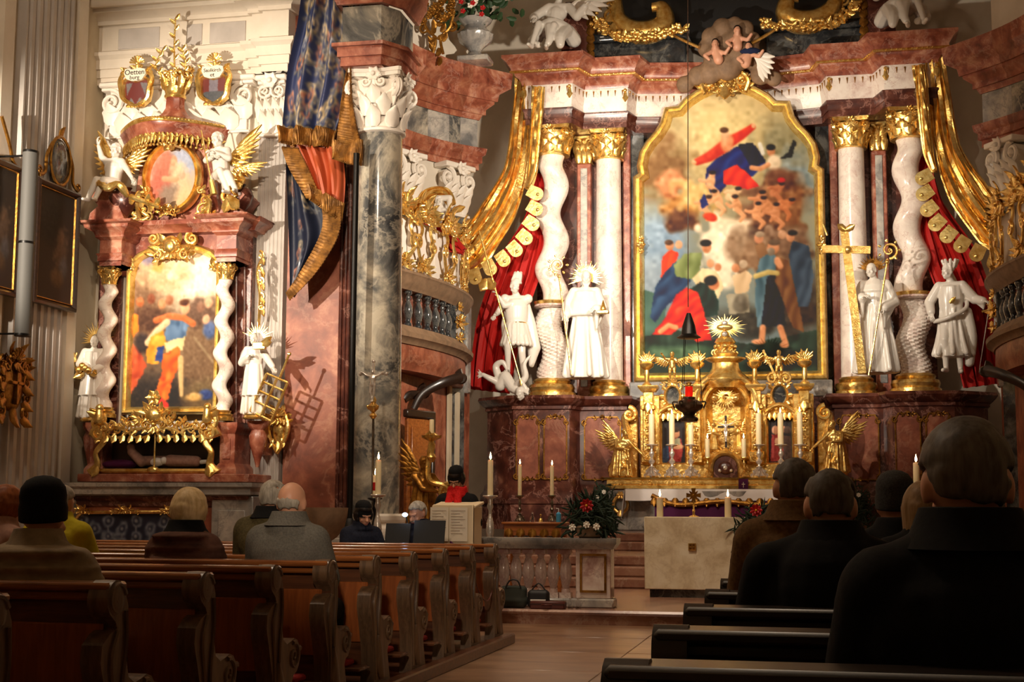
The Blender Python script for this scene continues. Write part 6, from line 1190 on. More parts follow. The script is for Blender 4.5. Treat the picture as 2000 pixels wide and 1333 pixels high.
for sg in (-1, 1):
    side = 'left' if sg < 0 else 'right'; c = Vector((XA+sg*1.45, 27.95, 11.2))
    t = thing('gilt_volute', 'great gilt horn-shaped volute above the %s half of the cornice' % side, 'ornament', c-Vector((0, 0, .6)))
    mb = MB(); pts = spl([c+Vector((sg*.75, .1, .5)), c+Vector((sg*.7, 0, -.05)), c+Vector((sg*.4, -.05, -.35)), c+Vector((0, -.05, -.38)), c+Vector((-sg*.25, -.05, -.2)), c+Vector((-sg*.2, -.05, .1)), c+Vector((sg*.0, -.05, .12))], 8); n_ = len(pts)
    mb.tube(pts, [.1+.14*math.sin(PI*min(1, i/n_*1.1)) for i in range(n_)], 12); mb.tube(spl([c+Vector((-sg*.2, -.1, -.35)), c+Vector((-sg*.6, -.15, -.62)), c+Vector((-sg*.95, -.2, -.82))], 6), .07, 8, .5)
    for k in range(9): p = pts[6+k*3]; mb.leaf(p+Vector((0, -.12, -.05)), -PI/2-.8+.2*k, .3, .16, .35)
    for k in range(4): mb.scroll(c+Vector((sg*(.85+.0*k), -.05, .5-.25*k)), .13, PI/2, 1.3, .3, sg*(1 if k % 2 else -1))
    part('carving', mb, 'gold', t)
    g0, g1, g2 = Vector((XA+sg*2.55, 27.7, 11.0)), Vector((XA+sg*1.8, 27.6, 10.62)), Vector((XA+sg*.8, 27.7, 10.75)); gl = thing('gilt_garland', 'gilt flower garland slung across the %s of the dark attic' % side, 'garland', g1); pts = spl([g0, g0.lerp(g1, .5)+Vector((0, 0, -.12)), g1, g1.lerp(g2, .5)+Vector((0, 0, -.03)), g2], 6); mb = MB(); mb.tube(pts, .05, 6); rnd = random.Random(5)
    for p in pts:
        for k in range(5): mb.ball(p+Vector((rnd.uniform(-.1, .1), rnd.uniform(-.1, 0), rnd.uniform(-.09, .09))), rnd.uniform(.03, .055), 6, 5)
        mb.leaf(p+Vector((0, -.06, 0)), rnd.uniform(0, 6.28), .16, .09, .3)
    for k in range(8): mb.ball(g0+Vector((rnd.uniform(-.08, .08), -.05, .05+.07*k)), .045, 6, 5)
    part('flowers', mb, 'gold', gl, kind='stuff')
# cloud with putti over the frame
c = H(1430, 95, 27.75); t = thing('putti_cloud', 'beige stucco cloud with painted putti heads and wings above the gold cartouche', 'sculpture', c-Vector((0, 0, .5))); mb = MB(); rnd = random.Random(3)
for dx, dz, r in ((-.42, .32, .2), (-.5, .1, .2), (-.2, .5, .2), (.05, .55, .17), (.25, .45, .18), (.4, .2, .16), (-.35, -.1, .24), (0, .2, .3), (.1, -.1, .32), (-.1, -.3, .3), (.45, -.25, .2), (.3, 0, .24), (-.7, -.45, .2), (-.45, -.4, .25), (.55, -.5, .22), (.8, -.62, .16), (-.95, -.62, .18)): mb.ball(c+Vector((dx, .12+.1*rnd.random(), dz)), (r, r*.7, r), 14, 10)
part('cloud', remesh(mb, .03, 2), 'sandstone', t)
for k, (px, py, dy, rr) in enumerate(((1397, 86, -.12, 0), (1440, 60, -.1, .4), (1462, 92, -.16, -.3))):
    p = H(px, py, 27.75+dy); mb = MB(); head(mb, p, .85, eul(rr, .2), hair=None); mb.limb(p+Vector((0, .05, -.1)), p+Vector((.06*(1-k), .02, -.32)), .09, .1); mb.chain([p+Vector((-.08, 0, -.16)), p+Vector((-.2, -.06, -.24)), p+Vector((-.12, -.1, -.34))], [.045, .04, .03]); mb.chain([p+Vector((.08, 0, -.16)), p+Vector((.2, -.06, -.22)), p+Vector((.28, -.1, -.12))], [.045, .04, .03]); part('putto', remesh(mb, .014, 2), 'skin', t, sharp=0)
    mb = MB(); mb.ball(p+Vector((0, .03, .05)), (.075, .085, .075)); part('putto_hair', mb, 'hair_dark', t)
mb = MB(); q = H(1472, 108, 27.6)
for k in range(6): mb.leaf(q+Vector((.02*k, 0, -.03*k)), -.15-.24*k, .42, .13, .05)
part('wing', mb, 'stucco_white', t); mb = MB(); mb.ball(H(1465, 100, 27.58), (.2, .08, .07), 12, 8); part('blue_scarf', mb, 'blue_trousers', t)
# ---------------------------------------------------------------- gilt tabernacle
YTB = 26.6
def T(px, py, Y=YTB): return at(px, py, Y)
ZT0 = T(1420, 953, 26.2).z
tb = thing('tabernacle', 'gilded tabernacle with shell niche, side paintings and sunburst on the high altar', 'tabernacle', (XA, 26.6, ZT0))
def tx(px): return XA+(px-1417)*mpp(1417, 830, YTB)*1.0
def tz(py): return T(1417, py).z
mb = MB(); x0, x1 = tx(1188), tx(1646+6); mb.mould([(x0, 27.0), (x0, 26.25), (x1, 26.25), (x1, 27.0)], [(-.3, ZT0-.02), (.0, ZT0-.02), (.02, ZT0+.04), (0, ZT0+.06), (0, ZT0+.13), (.03, ZT0+.15), (.05, ZT0+.18), (-.6, ZT0+.18)])
k = 0
while x0+.1+k*.06 < x1-.1: mb.box(x0+.1+k*.06, x0+.13+k*.06, 26.235, 26.26, ZT0+.065, ZT0+.125); k += 1
part('gilt_ledge', mb, 'gold', tb)
mb = MB(); mb.box(tx(1248), tx(1586), 26.7, 27.2, ZT0+.18, tz(905), .02); part('lower_body', mb, 'gold', tb)
mb = MB()
for a, b_ in ((1248, 1288), (1338, 1378), (1456, 1496), (1546, 1586)): mb.box(tx(a), tx(b_), 26.68, 27.2, tz(908), tz(770), .02)
for a, b_ in ((1284, 1342), (1492, 1550)): mb.box(tx(a), tx(b_), 26.8, 27.2, tz(815), tz(775), .02); mb.box(tx(a), tx(b_), 26.85, 27.2, tz(908), tz(770))
mb.box(tx(1370), tx(1464), 26.95, 27.2, tz(905), tz(745)); part('body', mb, 'gold', tb)
for px in (1266, 1358, 1476, 1568):
    mb = MB(); w = 11*.0096; xc = tx(px); mb.box(xc-w, xc+w, 26.56, 26.75, tz(882), tz(800), .02); mb.box(xc-w*1.3, xc+w*1.3, 26.5, 26.75, tz(905), tz(882), .02); mb.box(xc-w*1.25, xc+w*1.25, 26.52, 26.75, tz(800), tz(790), .015); mb.box(xc-w*.9, xc+w*.9, 26.58, 26.75, tz(790), tz(764), .015); mb.mould([(xc-w*1.2, 26.8), (xc-w*1.2, 26.56), (xc+w*1.2, 26.56), (xc+w*1.2, 26.8)], [(-.1, tz(764)), (0, tz(764)), (.03, tz(760)), (.06, tz(756)), (.06, tz(752)), (-.1, tz(752))])
    for zz in (872, 855, 838, 820, 806): mb.rosette((xc, tz(zz)), .07, 6, 26.54)
    mb.scroll((xc, 26.5, tz(893)), .09, PI/2, 1.3, .3, 1); mb.leaf((xc, 26.5, tz(786)), -PI/2, .2, .14, .2); part('pilaster', mb, 'gold', tb)
for px, cs in ((1313, 1), (1521, -1)):
    x0, x1, z0, z1 = tx(px-24), tx(px+24), tz(905), tz(812); P_ = Paint(0, 50, 0, 100, 50, 100, (26, 20, 22), (30, 24, 30), px)
    if cs > 0: P_.blob(30, 36, 8, 10, (196, 140, 104)).blob(28, 28, 9, 6, (50, 32, 22)).poly([(18, 46), (40, 46), (44, 70), (40, 96), (12, 98), (14, 70)], (150, 40, 34), 8, 10).poly([(2, 70), (14, 56), (16, 96), (2, 98)], (34, 52, 84), 6, 8).blob(34, 64, 12, 6, (206, 152, 112)).poly([(24, 48), (38, 46), (40, 60), (28, 62)], (150, 150, 120), 4)
    else: P_.blob(16, 30, 8, 9, (206, 150, 116)).blob(30, 28, 6, 7, (196, 140, 110)).poly([(8, 40), (28, 38), (34, 70), (26, 96), (4, 96)], (150, 44, 40), 8, 10).poly([(28, 40), (46, 44), (48, 96), (32, 96)], (70, 48, 40), 6, 8).blob(20, 54, 7, 8, (220, 176, 140)).blob(40, 30, 8, 8, (70, 52, 44))
    me = P_.mesh(lambda x, y: (x0+(x1-x0)*x/50, 26.83, z1-(z1-z0)*y/100)); part('side_painting', me, 'painted', tb, sharp=0)
    mb = MB(); mb.frame([(x0, z0), (x1, z0), (x1, z1), (x0, z1)], [(-.06, 26.86), (-.06, 26.78), (-.03, 26.76), (.0, 26.79), (.02, 26.83)])
    for k in range(5): mb.leaf((x0+(x1-x0)*(k+.5)/5, 26.74, z1+.05), -PI/2, .14, .1, .1)
    mb.tube(spl([(x0-.08, 26.74, z1-.05), (x0, 26.7, z1+.1), ((x0+x1)/2, 26.68, z1+.2), (x1, 26.7, z1+.1), (x1+.08, 26.74, z1-.05)], 6), .04, 8)
    for sg in (-1, 1): mb.scroll(((x0+x1)/2+sg*.3, 26.7, z1+.05), .08, PI/2, 1.3, .3, sg)
    part('painting_frame', mb, 'gold', tb)
    xc, zc = (x0+x1)/2, tz(772); mb = MB(); o = [(xc+.12*math.cos(2*PI*i/24), zc+.17*math.sin(2*PI*i/24)) for i in range(24)]; mb.prism(o, 26.74, 26.8); part('medallion', mb, 'dark_marble', tb)
    mb = MB(); mb.frame(o, [(-.04, 26.8), (-.05, 26.7), (-.01, 26.67), (.01, 26.74)], True)
    for k in range(10): a = 2*PI*k/10; mb.leaf((xc+.16*math.cos(a), 26.7, zc+.21*math.sin(a)), a, .09, .08, .3)
    mb.crest(xc, zc+.2, .5, .16, 26.7, 6, 2); part('medallion_frame', mb, 'gold', tb)
# niche
xc = XA; rN = 37*.0097; zsp = tz(790); mb = MB()
mb.lathe([(rN, tz(888)), (rN, zsp)], 24, (xc, 26.75, 0), 1, .8, None, 0, PI, False); mb.lathe([(rN*math.cos(a), rN*math.sin(a)) for a in [PI/2*i/10 for i in range(11)]], 32, (xc, 26.75, zsp), 1, .8, lambda a, z: 1+.04*math.cos(22*a), 0, PI, False); part('niche', mb, 'gold', tb)
mb = MB(); mb.frame([(xc-rN, tz(888))]+[(xc+rN*1.02*math.cos(PI-PI*i/16), zsp+rN*1.02*math.sin(PI*i/16)) for i in range(17)]+[(xc+rN, tz(888))], [(-.12, 26.9), (-.12, 26.66), (-.08, 26.6), (-.04, 26.64), (0, 26.62), (.02, 26.72)]); mb.tube([(xc+(rN+.2)*math.cos(PI-PI*i/16), 26.58, zsp+.02+(rN+.18)*math.sin(PI*i/16)) for i in range(17)], .05, 8); part('niche_arch', mb, 'gold', tb)
mb = MB(); mb.box(xc-rN, xc+rN, 26.5, 26.9, tz(900), tz(886), .02); mb.crest(xc, tz(888), .55, .16, 26.48, 4, 2); part('niche_sill', mb, 'gold', tb)
mb = MB(); mb.box(xc-.02, xc+.02, 26.64, 26.68, tz(884), tz(812), .004); mb.box(xc-.15, xc+.15, 26.64, 26.68, tz(836), tz(832), .004); mb.ball((xc, 26.62, tz(880)), (.1, .06, .05)); part('crucifix', mb, 'dark_frame_wood', tb)
fg = figure(dict(wl=(-.6, -.02, 1.62), wr=(.6, -.02, 1.62), el=(-.38, 0, 1.48), er=(.38, 0, 1.48), fl=(-.03, -.03, .08), fr=(.03, -.05, .08), kl=(-.06, -.08, .5), kr=(.07, -.08, .5)), None, headR=eul(.2, .4)); part('crucifix_body', carve(fg, Vector((xc, 26.61, tz(864))), .22, 0, .03, 1), 'silver', tb, sharp=0)
for sg in (-1, 1):
    mb = MB(); p = Vector((xc+sg*.22, 26.66, tz(878))); mb.lathe([(.1, 0), (.09, .1), (.05, .28), (.06, .34), (.02, .4)], 14, p, 1, .8, folds(6, .12)); mb.ball(p+Vector((0, -.02, .45)), .05, 8, 6); wing(mb, p+Vector((sg*.02, .05, .3)), PI/2-sg*.35, .34, sg); mb.limb(p+Vector((0, -.04, .3)), p+Vector((-sg*.12, -.08, .26)), .03, .02, 6); part('niche_angel', mb, 'gold', tb)
    mb = MB(); mb.ball((xc+sg*.2, 26.7, zsp+.12), .07, 8, 6); wing(mb, Vector((xc+sg*.2, 26.72, zsp+.1)), PI/2+sg*1.2, .16, -sg); part('cherub_head', mb, 'gold', tb)
mb = MB(); rays(mb, (xc, 26.72, zsp+.14), .06, .26, 24, 0, 2*PI, .02); part('niche_sunburst', mb, 'gold', tb)
# door
mb = MB(); rD = 22*.0096; zd0, zds = ZT0+.18-.16, tz(915); dr = [(xc-rD, zd0)]+[(xc+rD*math.cos(PI-PI*i/12), zds+rD*math.sin(PI*i/12)) for i in range(13)]+[(xc+rD, zd0)]
mb.prism(dr, 26.4, 26.6); mb.box(xc-rD*.9, xc+rD*.9, 26.37, 26.42, zd0+.02, zd0+.14, .01); mb.ball((xc, 26.39, zds), (.13, .05, .12)); part('door', mb, 'deep_red_marble', tb)
mb = MB(); mb.ball((xc, 26.37, zds), .05, 8, 6); mb.ball((xc-.1, 26.38, zds-.05), .035, 8, 6); mb.ball((xc+.1, 26.38, zds-.05), .035, 8, 6); part('door_relief', mb, 'silver', tb)
mb = MB(); mb.frame(dr, [(-.11, 26.7), (-.11, 26.38), (-.06, 26.33), (-.02, 26.36), (0, 26.42)]); mb.box(xc-.36, xc+.36, 26.42, 26.8, tz(900), tz(896)+.02, .01); part('door_frame', mb, 'gold', tb)
# upper tower
mb = MB(); mb.mould([(tx(1374)+(tx(1460)-tx(1374))*i/12, 26.85-.35*math.sin(PI*i/12)) for i in range(13)], [(-.3, tz(757)), (.02, tz(757)), (.06, tz(750)), (.1, tz(744)), (.1, tz(740)), (-.3, tz(733))], False, True); mb.lathe([(.42, tz(742)), (.4, tz(736)), (.3, tz(728)), (.24, tz(718)), (.23, tz(708)), (.3, tz(705)), (.36, tz(701)), (.36, tz(698)), (.2, tz(694))], 20, (xc, 26.75, 0), 1, .8, lambda a, z: 1+.04*math.cos(8*a)); part('cupola', mb, 'gold', tb)
mb = MB(); mb.lathe([(.2, tz(697)), (.24, tz(690)), (.16, tz(682)), (.14, tz(672)), (.2, tz(668)), (.16, tz(660)), (.06, tz(655))], 18, (xc, 26.75, 0), 1, .8)
for k in range(8): a = 2*PI*k/8; mb.ball((xc+.17*math.cos(a), 26.75+.15*math.sin(a), tz(676)), .05, 7, 5); mb.scroll((xc+.2*math.cos(a), 26.75+.16*math.sin(a), tz(688)), .06, PI/2, 1.2, .3, 1)
mb.ball((xc, 26.68, tz(653)), .08, 10, 8); part('lantern', mb, 'gold', tb)
mb = MB(); cs = Vector((xc, 26.7, tz(638))); M0 = mb.M; mb.M = Matrix.Translation(cs) @ Matrix.Diagonal((1, 1, .62, 1)) @ Matrix.Translation(-cs); rays(mb, cs, .08, .4, 36, 0, 2*PI, .03); mb.M = M0; mb.ball(cs+Vector((0, -.03, .0)), (.15, .05, .06), 12, 8); part('sunburst', mb, 'pale_gold', tb)
mb = MB(); mb.ball(cs+Vector((0, -.05, .07)), (.06, .04, .05)); mb.ball(cs+Vector((0, -.05, -.14)), .06, 8, 6); part('sunburst_crystal', mb, 'silver', tb)
for px in (1262, 1362, 1474, 1570):
    mb = MB(); xb = tx(px); z0 = tz(752); big = 1
    mb.lathe([(.08, 0), (.09, .03), (.04, .08), (.05, .2), (.04, .3), (.12, .36), (.14, .42), (.08, .46)], 14, (xb, 26.7, z0))
    for k in range(9): mb.leaf((xb, 26.68, z0+.42), PI/2+(k-4)*.24, .2+.05*(k % 2), .07, .1)
    part('flame_vase', mb, 'gold', tb)
for px, sg in ((1313, 1), (1521, -1)):
    p = Vector((tx(px), 26.68, tz(738))); fg = putto(dict(wl=(-.5, -.15, 1.3), el=(-.38, -.05, 1.1), wr=(.3, -.3, .9)) if sg > 0 else dict(wl=(-.46, -.2, .85), wr=(.46, -.1, 1.1))); part('putto', carve(fg, p, .34, 0, .02, 1), 'gold', tb, sharp=0)
    mb = MB(); wing(mb, p+Vector((.06, .06, .34)), .35, .3, 1); part('putto_wing', mb, 'gold', tb); mb = MB(); wing(mb, p+Vector((-.06, .06, .34)), PI-.35, .3, -1); part('putto_wing', mb, 'gold', tb)
    if sg < 0: mb = MB(); bar(mb, p+Vector((-.05, -.08, -.02)), p+Vector((-.28, -.08, .5)), .02, .012); part('putto_staff', mb, 'gold', tb); mb = MB(); mb.scroll(p+Vector((-.12, 0, -.02)), .12, 0, 1.3, .3, 1); mb.scroll(p+Vector((.12, 0, -.02)), .12, PI, 1.3, .3, -1); part('putto_seat', mb, 'gold', tb)
for sg in (-1, 1):     # outer scrolled brackets
    xo = XA+sg*(1417-1247)*.0097; mb = MB(); pts = spl([(xo, 26.75, tz(805)), (xo+sg*.22, 26.75, tz(812)), (xo+sg*.2, 26.72, tz(840)), (xo+sg*.16, 26.72, tz(870)), (xo+sg*.42, 26.7, tz(905)), (xo+sg*.3, 26.7, tz(935))], 6); mb.tube(pts, .075, 8, 1.5, (0, 1, 0)); mb.scroll((xo+sg*.14, 26.65, tz(808)), .14, PI/2, 1.4, .34, sg); mb.scroll((xo+sg*.36, 26.62, tz(920)), .16, PI/2, 1.4, .34, -sg); mb.box(min(xo, xo+sg*.16), max(xo, xo+sg*.16), 26.8, 27.1, ZT0+.18, tz(810), .02); part('scroll_bracket', mb, 'gold', tb)
# kneeling gilt angels
def gangel(px, py0, py1, Y, label, flip):
    b = T(px, py1, Y); s = (py1-py0)*mpp(px, 880, Y)/1.35; g = -1 if flip else 1
    fg = figure(dict(pel=(0, .05, .62), che=(.04, 0, .95), nek=(.08, -.02, 1.13), hed=(.12, -.04, 1.28), hl=(-.08, .05, .6), hr=(.08, .05, .6), kl=(.06, -.2, .3), kr=(.2, -.14, .5), fl=(-.2, .1, .1), fr=(.16, -.05, .1), sl=(-.12, 0, 1.06), sr=(.22, 0, 1.06), el=(-.1, -.2, .85), er=(.42, -.1, .86), wl=(.15, -.3, .82), wr=(.62, -.18, .68)), dict(hem=.3, waist=.17, top=.98, bot=.02, amp=.14), 0, headR=eul(.9, .1), hairy=True, foldn=6)
    if flip:
        for m in fg: m.v = [Vector((-v.x, v.y, v.z)) for v in m.v]
    t = stands('kneeling_angel_statue', label, 'statue', b, s, fg, 'gold', voxel=.016)
    mb = MB(); wing(mb, b+Vector((-g*.08*s, .15, 1.0*s)), PI/2+g*.5, .62*s, -g); wing(mb, b+Vector((-g*.14*s, .2, .95*s)), PI/2+g*.85, .6*s, -g); part('wing', mb, 'gold', t)
    mb = MB(); mb.ball(b+Vector((0, 0, .04)), (.3*s, .22*s, .1*s), 14, 8); mb.scroll(b+Vector((g*.25*s, -.1, .08)), .1*s, PI/2, 1.3, .35, g); part('cloud_base', mb, 'gold', t); return t
gangel(1213, 842, 934, 26.35, 'gilt kneeling angel statue with raised wings at the left end of the tabernacle', False)
gangel(1636, 826, 926, 26.35, 'gilt kneeling angel statue with swept wing at the right end of the tabernacle', True)
# ---- high altar table
ma = thing('high_altar_table', 'marble high altar table with purple antependium and gilt wreath', 'altar', (XA, 26.1, .86))
zc = at(1420, 958, 25.6).z; x0, x1 = XA-1.75, XA+1.75
mb = MB(); mb.lathe([(1.5, .86), (1.55, .95), (1.4, 1.05), (1.5, 1.25), (1.75, zc-.1), (1.78, zc-.02)], 40, (XA, 26.15, 0), 1.0, .36); mb.box(x0-.35, x1+.35, 26.0, 26.7, .86, zc, .03); part('table', mb, 'pale_grey_marble', ma)
mb = MB(); mb.box(XA-1.2, XA+1.2, 25.545, 25.57, .95, zc-.12, .005); part('antependium', mb, 'purple_cloth', ma)
for px in (1212, 1624):
    mb = MB(); q = at(px, 986, 25.9); mb.tube([(q.x+.13*math.cos(2*PI*i/20), 25.9, q.z+.15*math.sin(2*PI*i/20)) for i in range(20)], .03, 8, closed=True); mb.rosette((q.x, q.z+.17), .08, 6, 25.88); mb.leaf((q.x, 25.88, q.z-.1), -PI/2, .15, .1); part('gilt_wreath', mb, 'gold', ma)
mb = MB(); mb.tube(spl([(XA-1.25, 25.53, zc-.1), (XA-.8, 25.5, zc-.26), (XA, 25.48, zc-.2), (XA+.8, 25.5, zc-.26), (XA+1.25, 25.53, zc-.1)], 8), .045, 8)
for k in range(14): x = XA-1.2+2.4*k/13; mb.leaf((x, 25.5, zc-.14), -PI/2, .16, .12, .2)
part('gilt_border', mb, 'dark_gold', ma)
cl = thing('altar_cloth', 'long white cloth laid along the front edge of the high altar table', 'cloth', (XA, 25.7, zc)); mb = MB()
def fn(u, v):
    x = XA-1.72+3.44*u; d = v*.62
    if d < .42: return (x, 25.95-d, zc+.012)
    return (x, 25.53-.012*math.sin(u*40), zc+.012-(d-.42)-.006*math.sin(u*25))
mb.grid(fn, 80, 12, .006)
for sg in (-1, 1):
    def fe(u, v): return (XA+sg*(1.72+.02+.06*v), 25.54+.34*u, zc+.012-.4*v-.12*v*(1-u))
    mb.grid(fe, 8, 8, .006)
part('linen', mb, 'white_cloth', cl)
# candles in two groups of three on the ledge
ZL = ZT0+.18
for i, (px, top, lit, where) in enumerate(((1270, 808, True, 'outermost left of six on the high altar'), (1310, 808, True, 'second from left of six on the high altar'), (1347, 828, False, 'third from left of six on the high altar'), (1480, 806, True, 'fourth from left of six on the high altar'), (1523, 806, True, 'second from right of six on the high altar'), (1561, 804, True, 'outermost right of six on the high altar'))):
    b = at(px+3, 935, 26.3); b.z = ZL; zt = at(px, 870, 26.3).z; ztop = at(px, top+2, 26.3).z; t = stick('altar_candlestick', 'silver candlestick with scrolled foot, ' + where, b, zt-ZL, .19, 'silver', 'silver candlesticks on the high altar')
    candle('altar_candle', 'tall cream candle ' + where, (b.x, b.y, zt+.005), .058*.9, ztop-zt, lit=lit, group='tall candles on the high altar')
for px, w in ((1382, 'left'), (1453, 'right')):
    b = at(px, 895, 26.25); t = stick('small_candlestick', 'small gilt candlestick %s of the tabernacle door' % w, (b.x, b.y, ZL), b.z-ZL, .1, 'gold'); ztop = at(px, 858, 26.25).z; candle('short_candle', 'short lit candle %s of the tabernacle door' % w, b+Vector((0, 0, .005)), .042, ztop-b.z)
b = at(1452, 955, 26.1); b.z = zc+.012; t = thing('prayer_card', 'small purple card with a white cross standing by the tabernacle door', 'card', b); mb = MB(); mb.M = Matrix.Translation(b) @ Matrix.Rotation(-.15, 4, 'X'); mb.box(-.085, .085, -.008, .008, 0, .2, .002); part('card', mb, 'purple_cloth', t)
mb = MB(); mb.M = Matrix.Translation(b) @ Matrix.Rotation(-.15, 4, 'X'); mb.box(-.006, .006, -.011, -.008, .04, .14); mb.box(-.03, .03, -.011, -.008, .095, .107); part('cross_print', mb, 'paper', t)
# hanging sanctuary lamp
YL = 22.0; c = at(1346, 800, YL); lp = thing('sanctuary_lamp', 'hanging sanctuary lamp of dark silver with a red glass on a long rope', 'lamp', c); m1 = mpp(1346, 800, YL)
mb = MB(); mb.tube([at(1343, -400, YL), at(1344, 600, YL)], .008, 6); part('rope', mb, 'dark_frame_wood', lp)
q = at(1345, 612, YL); mb = MB(); mb.lathe([(.08*1.6, -.4), (.19, -.38), (.12, -.33), (.1, -.2), (.06, -.08), (.03, 0)], 18, q); part('canopy', mb, 'iron', lp)
mb = MB()
for a in (0, 2.1, 4.2): mb.tube([q+Vector((.13*math.cos(a), .13*math.sin(a), -.38)), c+Vector((30*m1*math.cos(a)*.85, 30*m1*math.sin(a)*.85, .12))], .006, 5)
part('chains', mb, 'iron', lp)
mb = MB(); mb.lathe([(2*m1, -26*m1), (16*m1, -24*m1), (18*m1, -18*m1), (10*m1, -12*m1), (14*m1, -6*m1), (26*m1, 2*m1), (28*m1, 8*m1), (20*m1, 16*m1), (12*m1, 20*m1), (12*m1, 24*m1), (9*m1, 24*m1)], 28, c)
for k in range(6): a = 2*PI*k/6; mb.tube(spl([c+Vector((20*m1*math.cos(a), 20*m1*math.sin(a), 14*m1)), c+Vector((32*m1*math.cos(a), 32*m1*math.sin(a), 14*m1)), c+Vector((28*m1*math.cos(a), 28*m1*math.sin(a), 2*m1))], 4), .014, 6)
part('bowl', mb, 'tarnished_silver', lp)
mb = MB(); mb.lathe([(6*m1, 22*m1), (7.5*m1, 28*m1), (7.5*m1, 44*m1), (7*m1, 44*m1), (6.5*m1, 24*m1)], 18, c, cap=False); part('red_glass', mb, 'red_glass', lp); mb = MB(); mb.tube([c+Vector((7.4*m1*math.cos(2*PI*i/16), 7.4*m1*math.sin(2*PI*i/16), 46*m1)) for i in range(16)], .012, 6, closed=True); mb.lathe([(4*m1, 46*m1), (6*m1, 52*m1), (3*m1, 54*m1)], 14, c); part('glass_rim', mb, 'gold', lp)
mb = MB(); mb.lathe([(.001, 0), (.01, .015), (.012, .03), (.001, .07)], 8, c+Vector((0, 0, 25*m1))); part('flame', mb, 'flame', lp)
# ---------------------------------------------------------------- oratory balcony on the left of the chancel
BA, BC, BB = Vector((-6.62, 21.9)), Vector((-5.85, 24.4)), Vector((-6.5, 26.1))
def bcurve(n, t0=0, t1=1): return [(1-t)**2*BA+2*t*(1-t)*BC+t*t*BB for t in [t0+(t1-t0)*i/n for i in range(n+1)]]
# travel from the far end to the near end would face the wall; near to far faces the room
BP = [(p.x, p.y) for p in bcurve(20)]
ZR, ZQ = 5.08, 3.9
bl = thing('oratory_balcony', 'curved oratory balcony with marble balusters and gilt screen beyond the grey column', 'balcony', (-6.6, 24.0, 0))
mb = MB(); mb.mould(BP, [(-.5, ZR-.28), (.0, ZR-.28), (.03, ZR-.22), (.1, ZR-.16), (.12, ZR-.08), (.16, ZR-.04), (.16, ZR), (-.5, ZR)], False, True); part('handrail', mb, 'sandstone', bl)
mb = MB(); mb.mould(BP, [(-.6, ZQ), (.05, ZQ), (.08, ZQ+.06), (.16, ZQ+.1), (.17, ZQ+.17), (.08, ZQ+.24), (.05, ZQ+.3), (-.6, ZQ+.3)], False, True); part('lower_ledge', mb, 'sandstone', bl)
mb = MB(); mb.mould(BP, [(-.25, ZQ+.3), (-.16, ZQ+.3), (-.16, ZR-.28), (-.25, ZR-.28)], False, True); part('inner_panel', mb, 'red_marble', bl)
mb = MB(); mb.mould(BP, [(-.6, ZQ-.42), (-.02, ZQ-.42), (.0, ZQ-.3), (.03, ZQ-.26), (.02, ZQ), (-.6, ZQ)], False, True); part('apron', mb, 'orange_marble', bl)
bm_ = MB(); hb = ZR-.28-ZQ-.3; bm_.lathe([(.07, 0), (.07, .06), (.045, .08), (.06, .14), (.085, .24), (.075, .34), (.04, .42), (.035, .46), (.06, .48), (.035, .5), (.05, hb-.08), (.07, hb-.05), (.07, hb)], 12); bme = mesh_of(bm_, 'baluster'); bme.materials.append(MAT['dark_marble'])
for i, p in enumerate(bcurve(13, .04, .97)):
    o = bpy.data.objects.new('baluster', bme); COL.objects.link(o); o.parent = bl; o.location = Vector((p.x-.06, p.y, ZQ+.3))-origin_of(bl)
p = bcurve(1, .55, .56)[0]; mb = MB(); mb.box(p.x-.08, p.x+.04, p.y-.2, p.y+.2, ZQ+.3, ZR-.28, .02); part('centre_pier', mb, 'dark_marble', bl)
mb = MB(); mb.M = Matrix.Translation((p.x+.06, p.y, ZQ+.55)) @ Matrix.Rotation(PI*.42, 4, 'Z'); mb.crest(0, 0, .3, .3, 0, 4, 1); mb.crest(0, -.25, .3, .2, 0, 4, 1); mb.rosette((0, .35), .1, 6, 0); part('gilt_trophy', mb, 'gold', bl)
# gilt screen standing on the handrail
scp = bcurve(16, .02, .98); mb = MB(); mb.mould([(q.x-.1, q.y) for q in scp], [(-.02, ZR), (0, ZR), (0, ZR+.95), (-.02, ZR+.95)], False, True); part('screen_panel', mb, 'mesh_white', bl)
for t in (.12, .3, .55, .8, .97):
    q = bcurve(1, t, t+.001)[0]; mb = MB(); mb.box(q.x-.1, q.x-.02, q.y-.045, q.y+.045, ZR, ZR+1.25, .01); part('screen_post', mb, 'stucco_white', bl)
for i, t in enumerate((.06, .2, .43, .68, .9)):
    q = bcurve(1, t, t+.001)[0]; mb = MB(); d = bcurve(1, t, min(1, t+.05)); a = math.atan2((d[1]-d[0]).y, (d[1]-d[0]).x); mb.M = Matrix.Translation((q.x, q.y, ZR)) @ Matrix.Rotation(a, 4, 'Z')
    mb.crest(0, .95, .9, .5, 0, i, 3); mb.crest(0, .1, .6, .3, 0, i+3, 2)
    for sg in (-1, 1): mb.tube(spl([(sg*.1, 0, .2), (sg*.3, -.03, .5), (sg*.15, -.03, .8), (sg*.35, 0, 1.05)], 5), .03, 6); mb.scroll((sg*.3, -.03, .55), .12, PI/2, 1.3, .3, sg)
    part('screen_carving', mb, 'gold', bl)
mb = MB(); e = BB; mb.box(e.x-.2, e.x+.12, e.y-.1, e.y+.2, ZQ-.5, ZR+.1, .03); part('end_pier', mb, 'pale_grey_marble', bl)
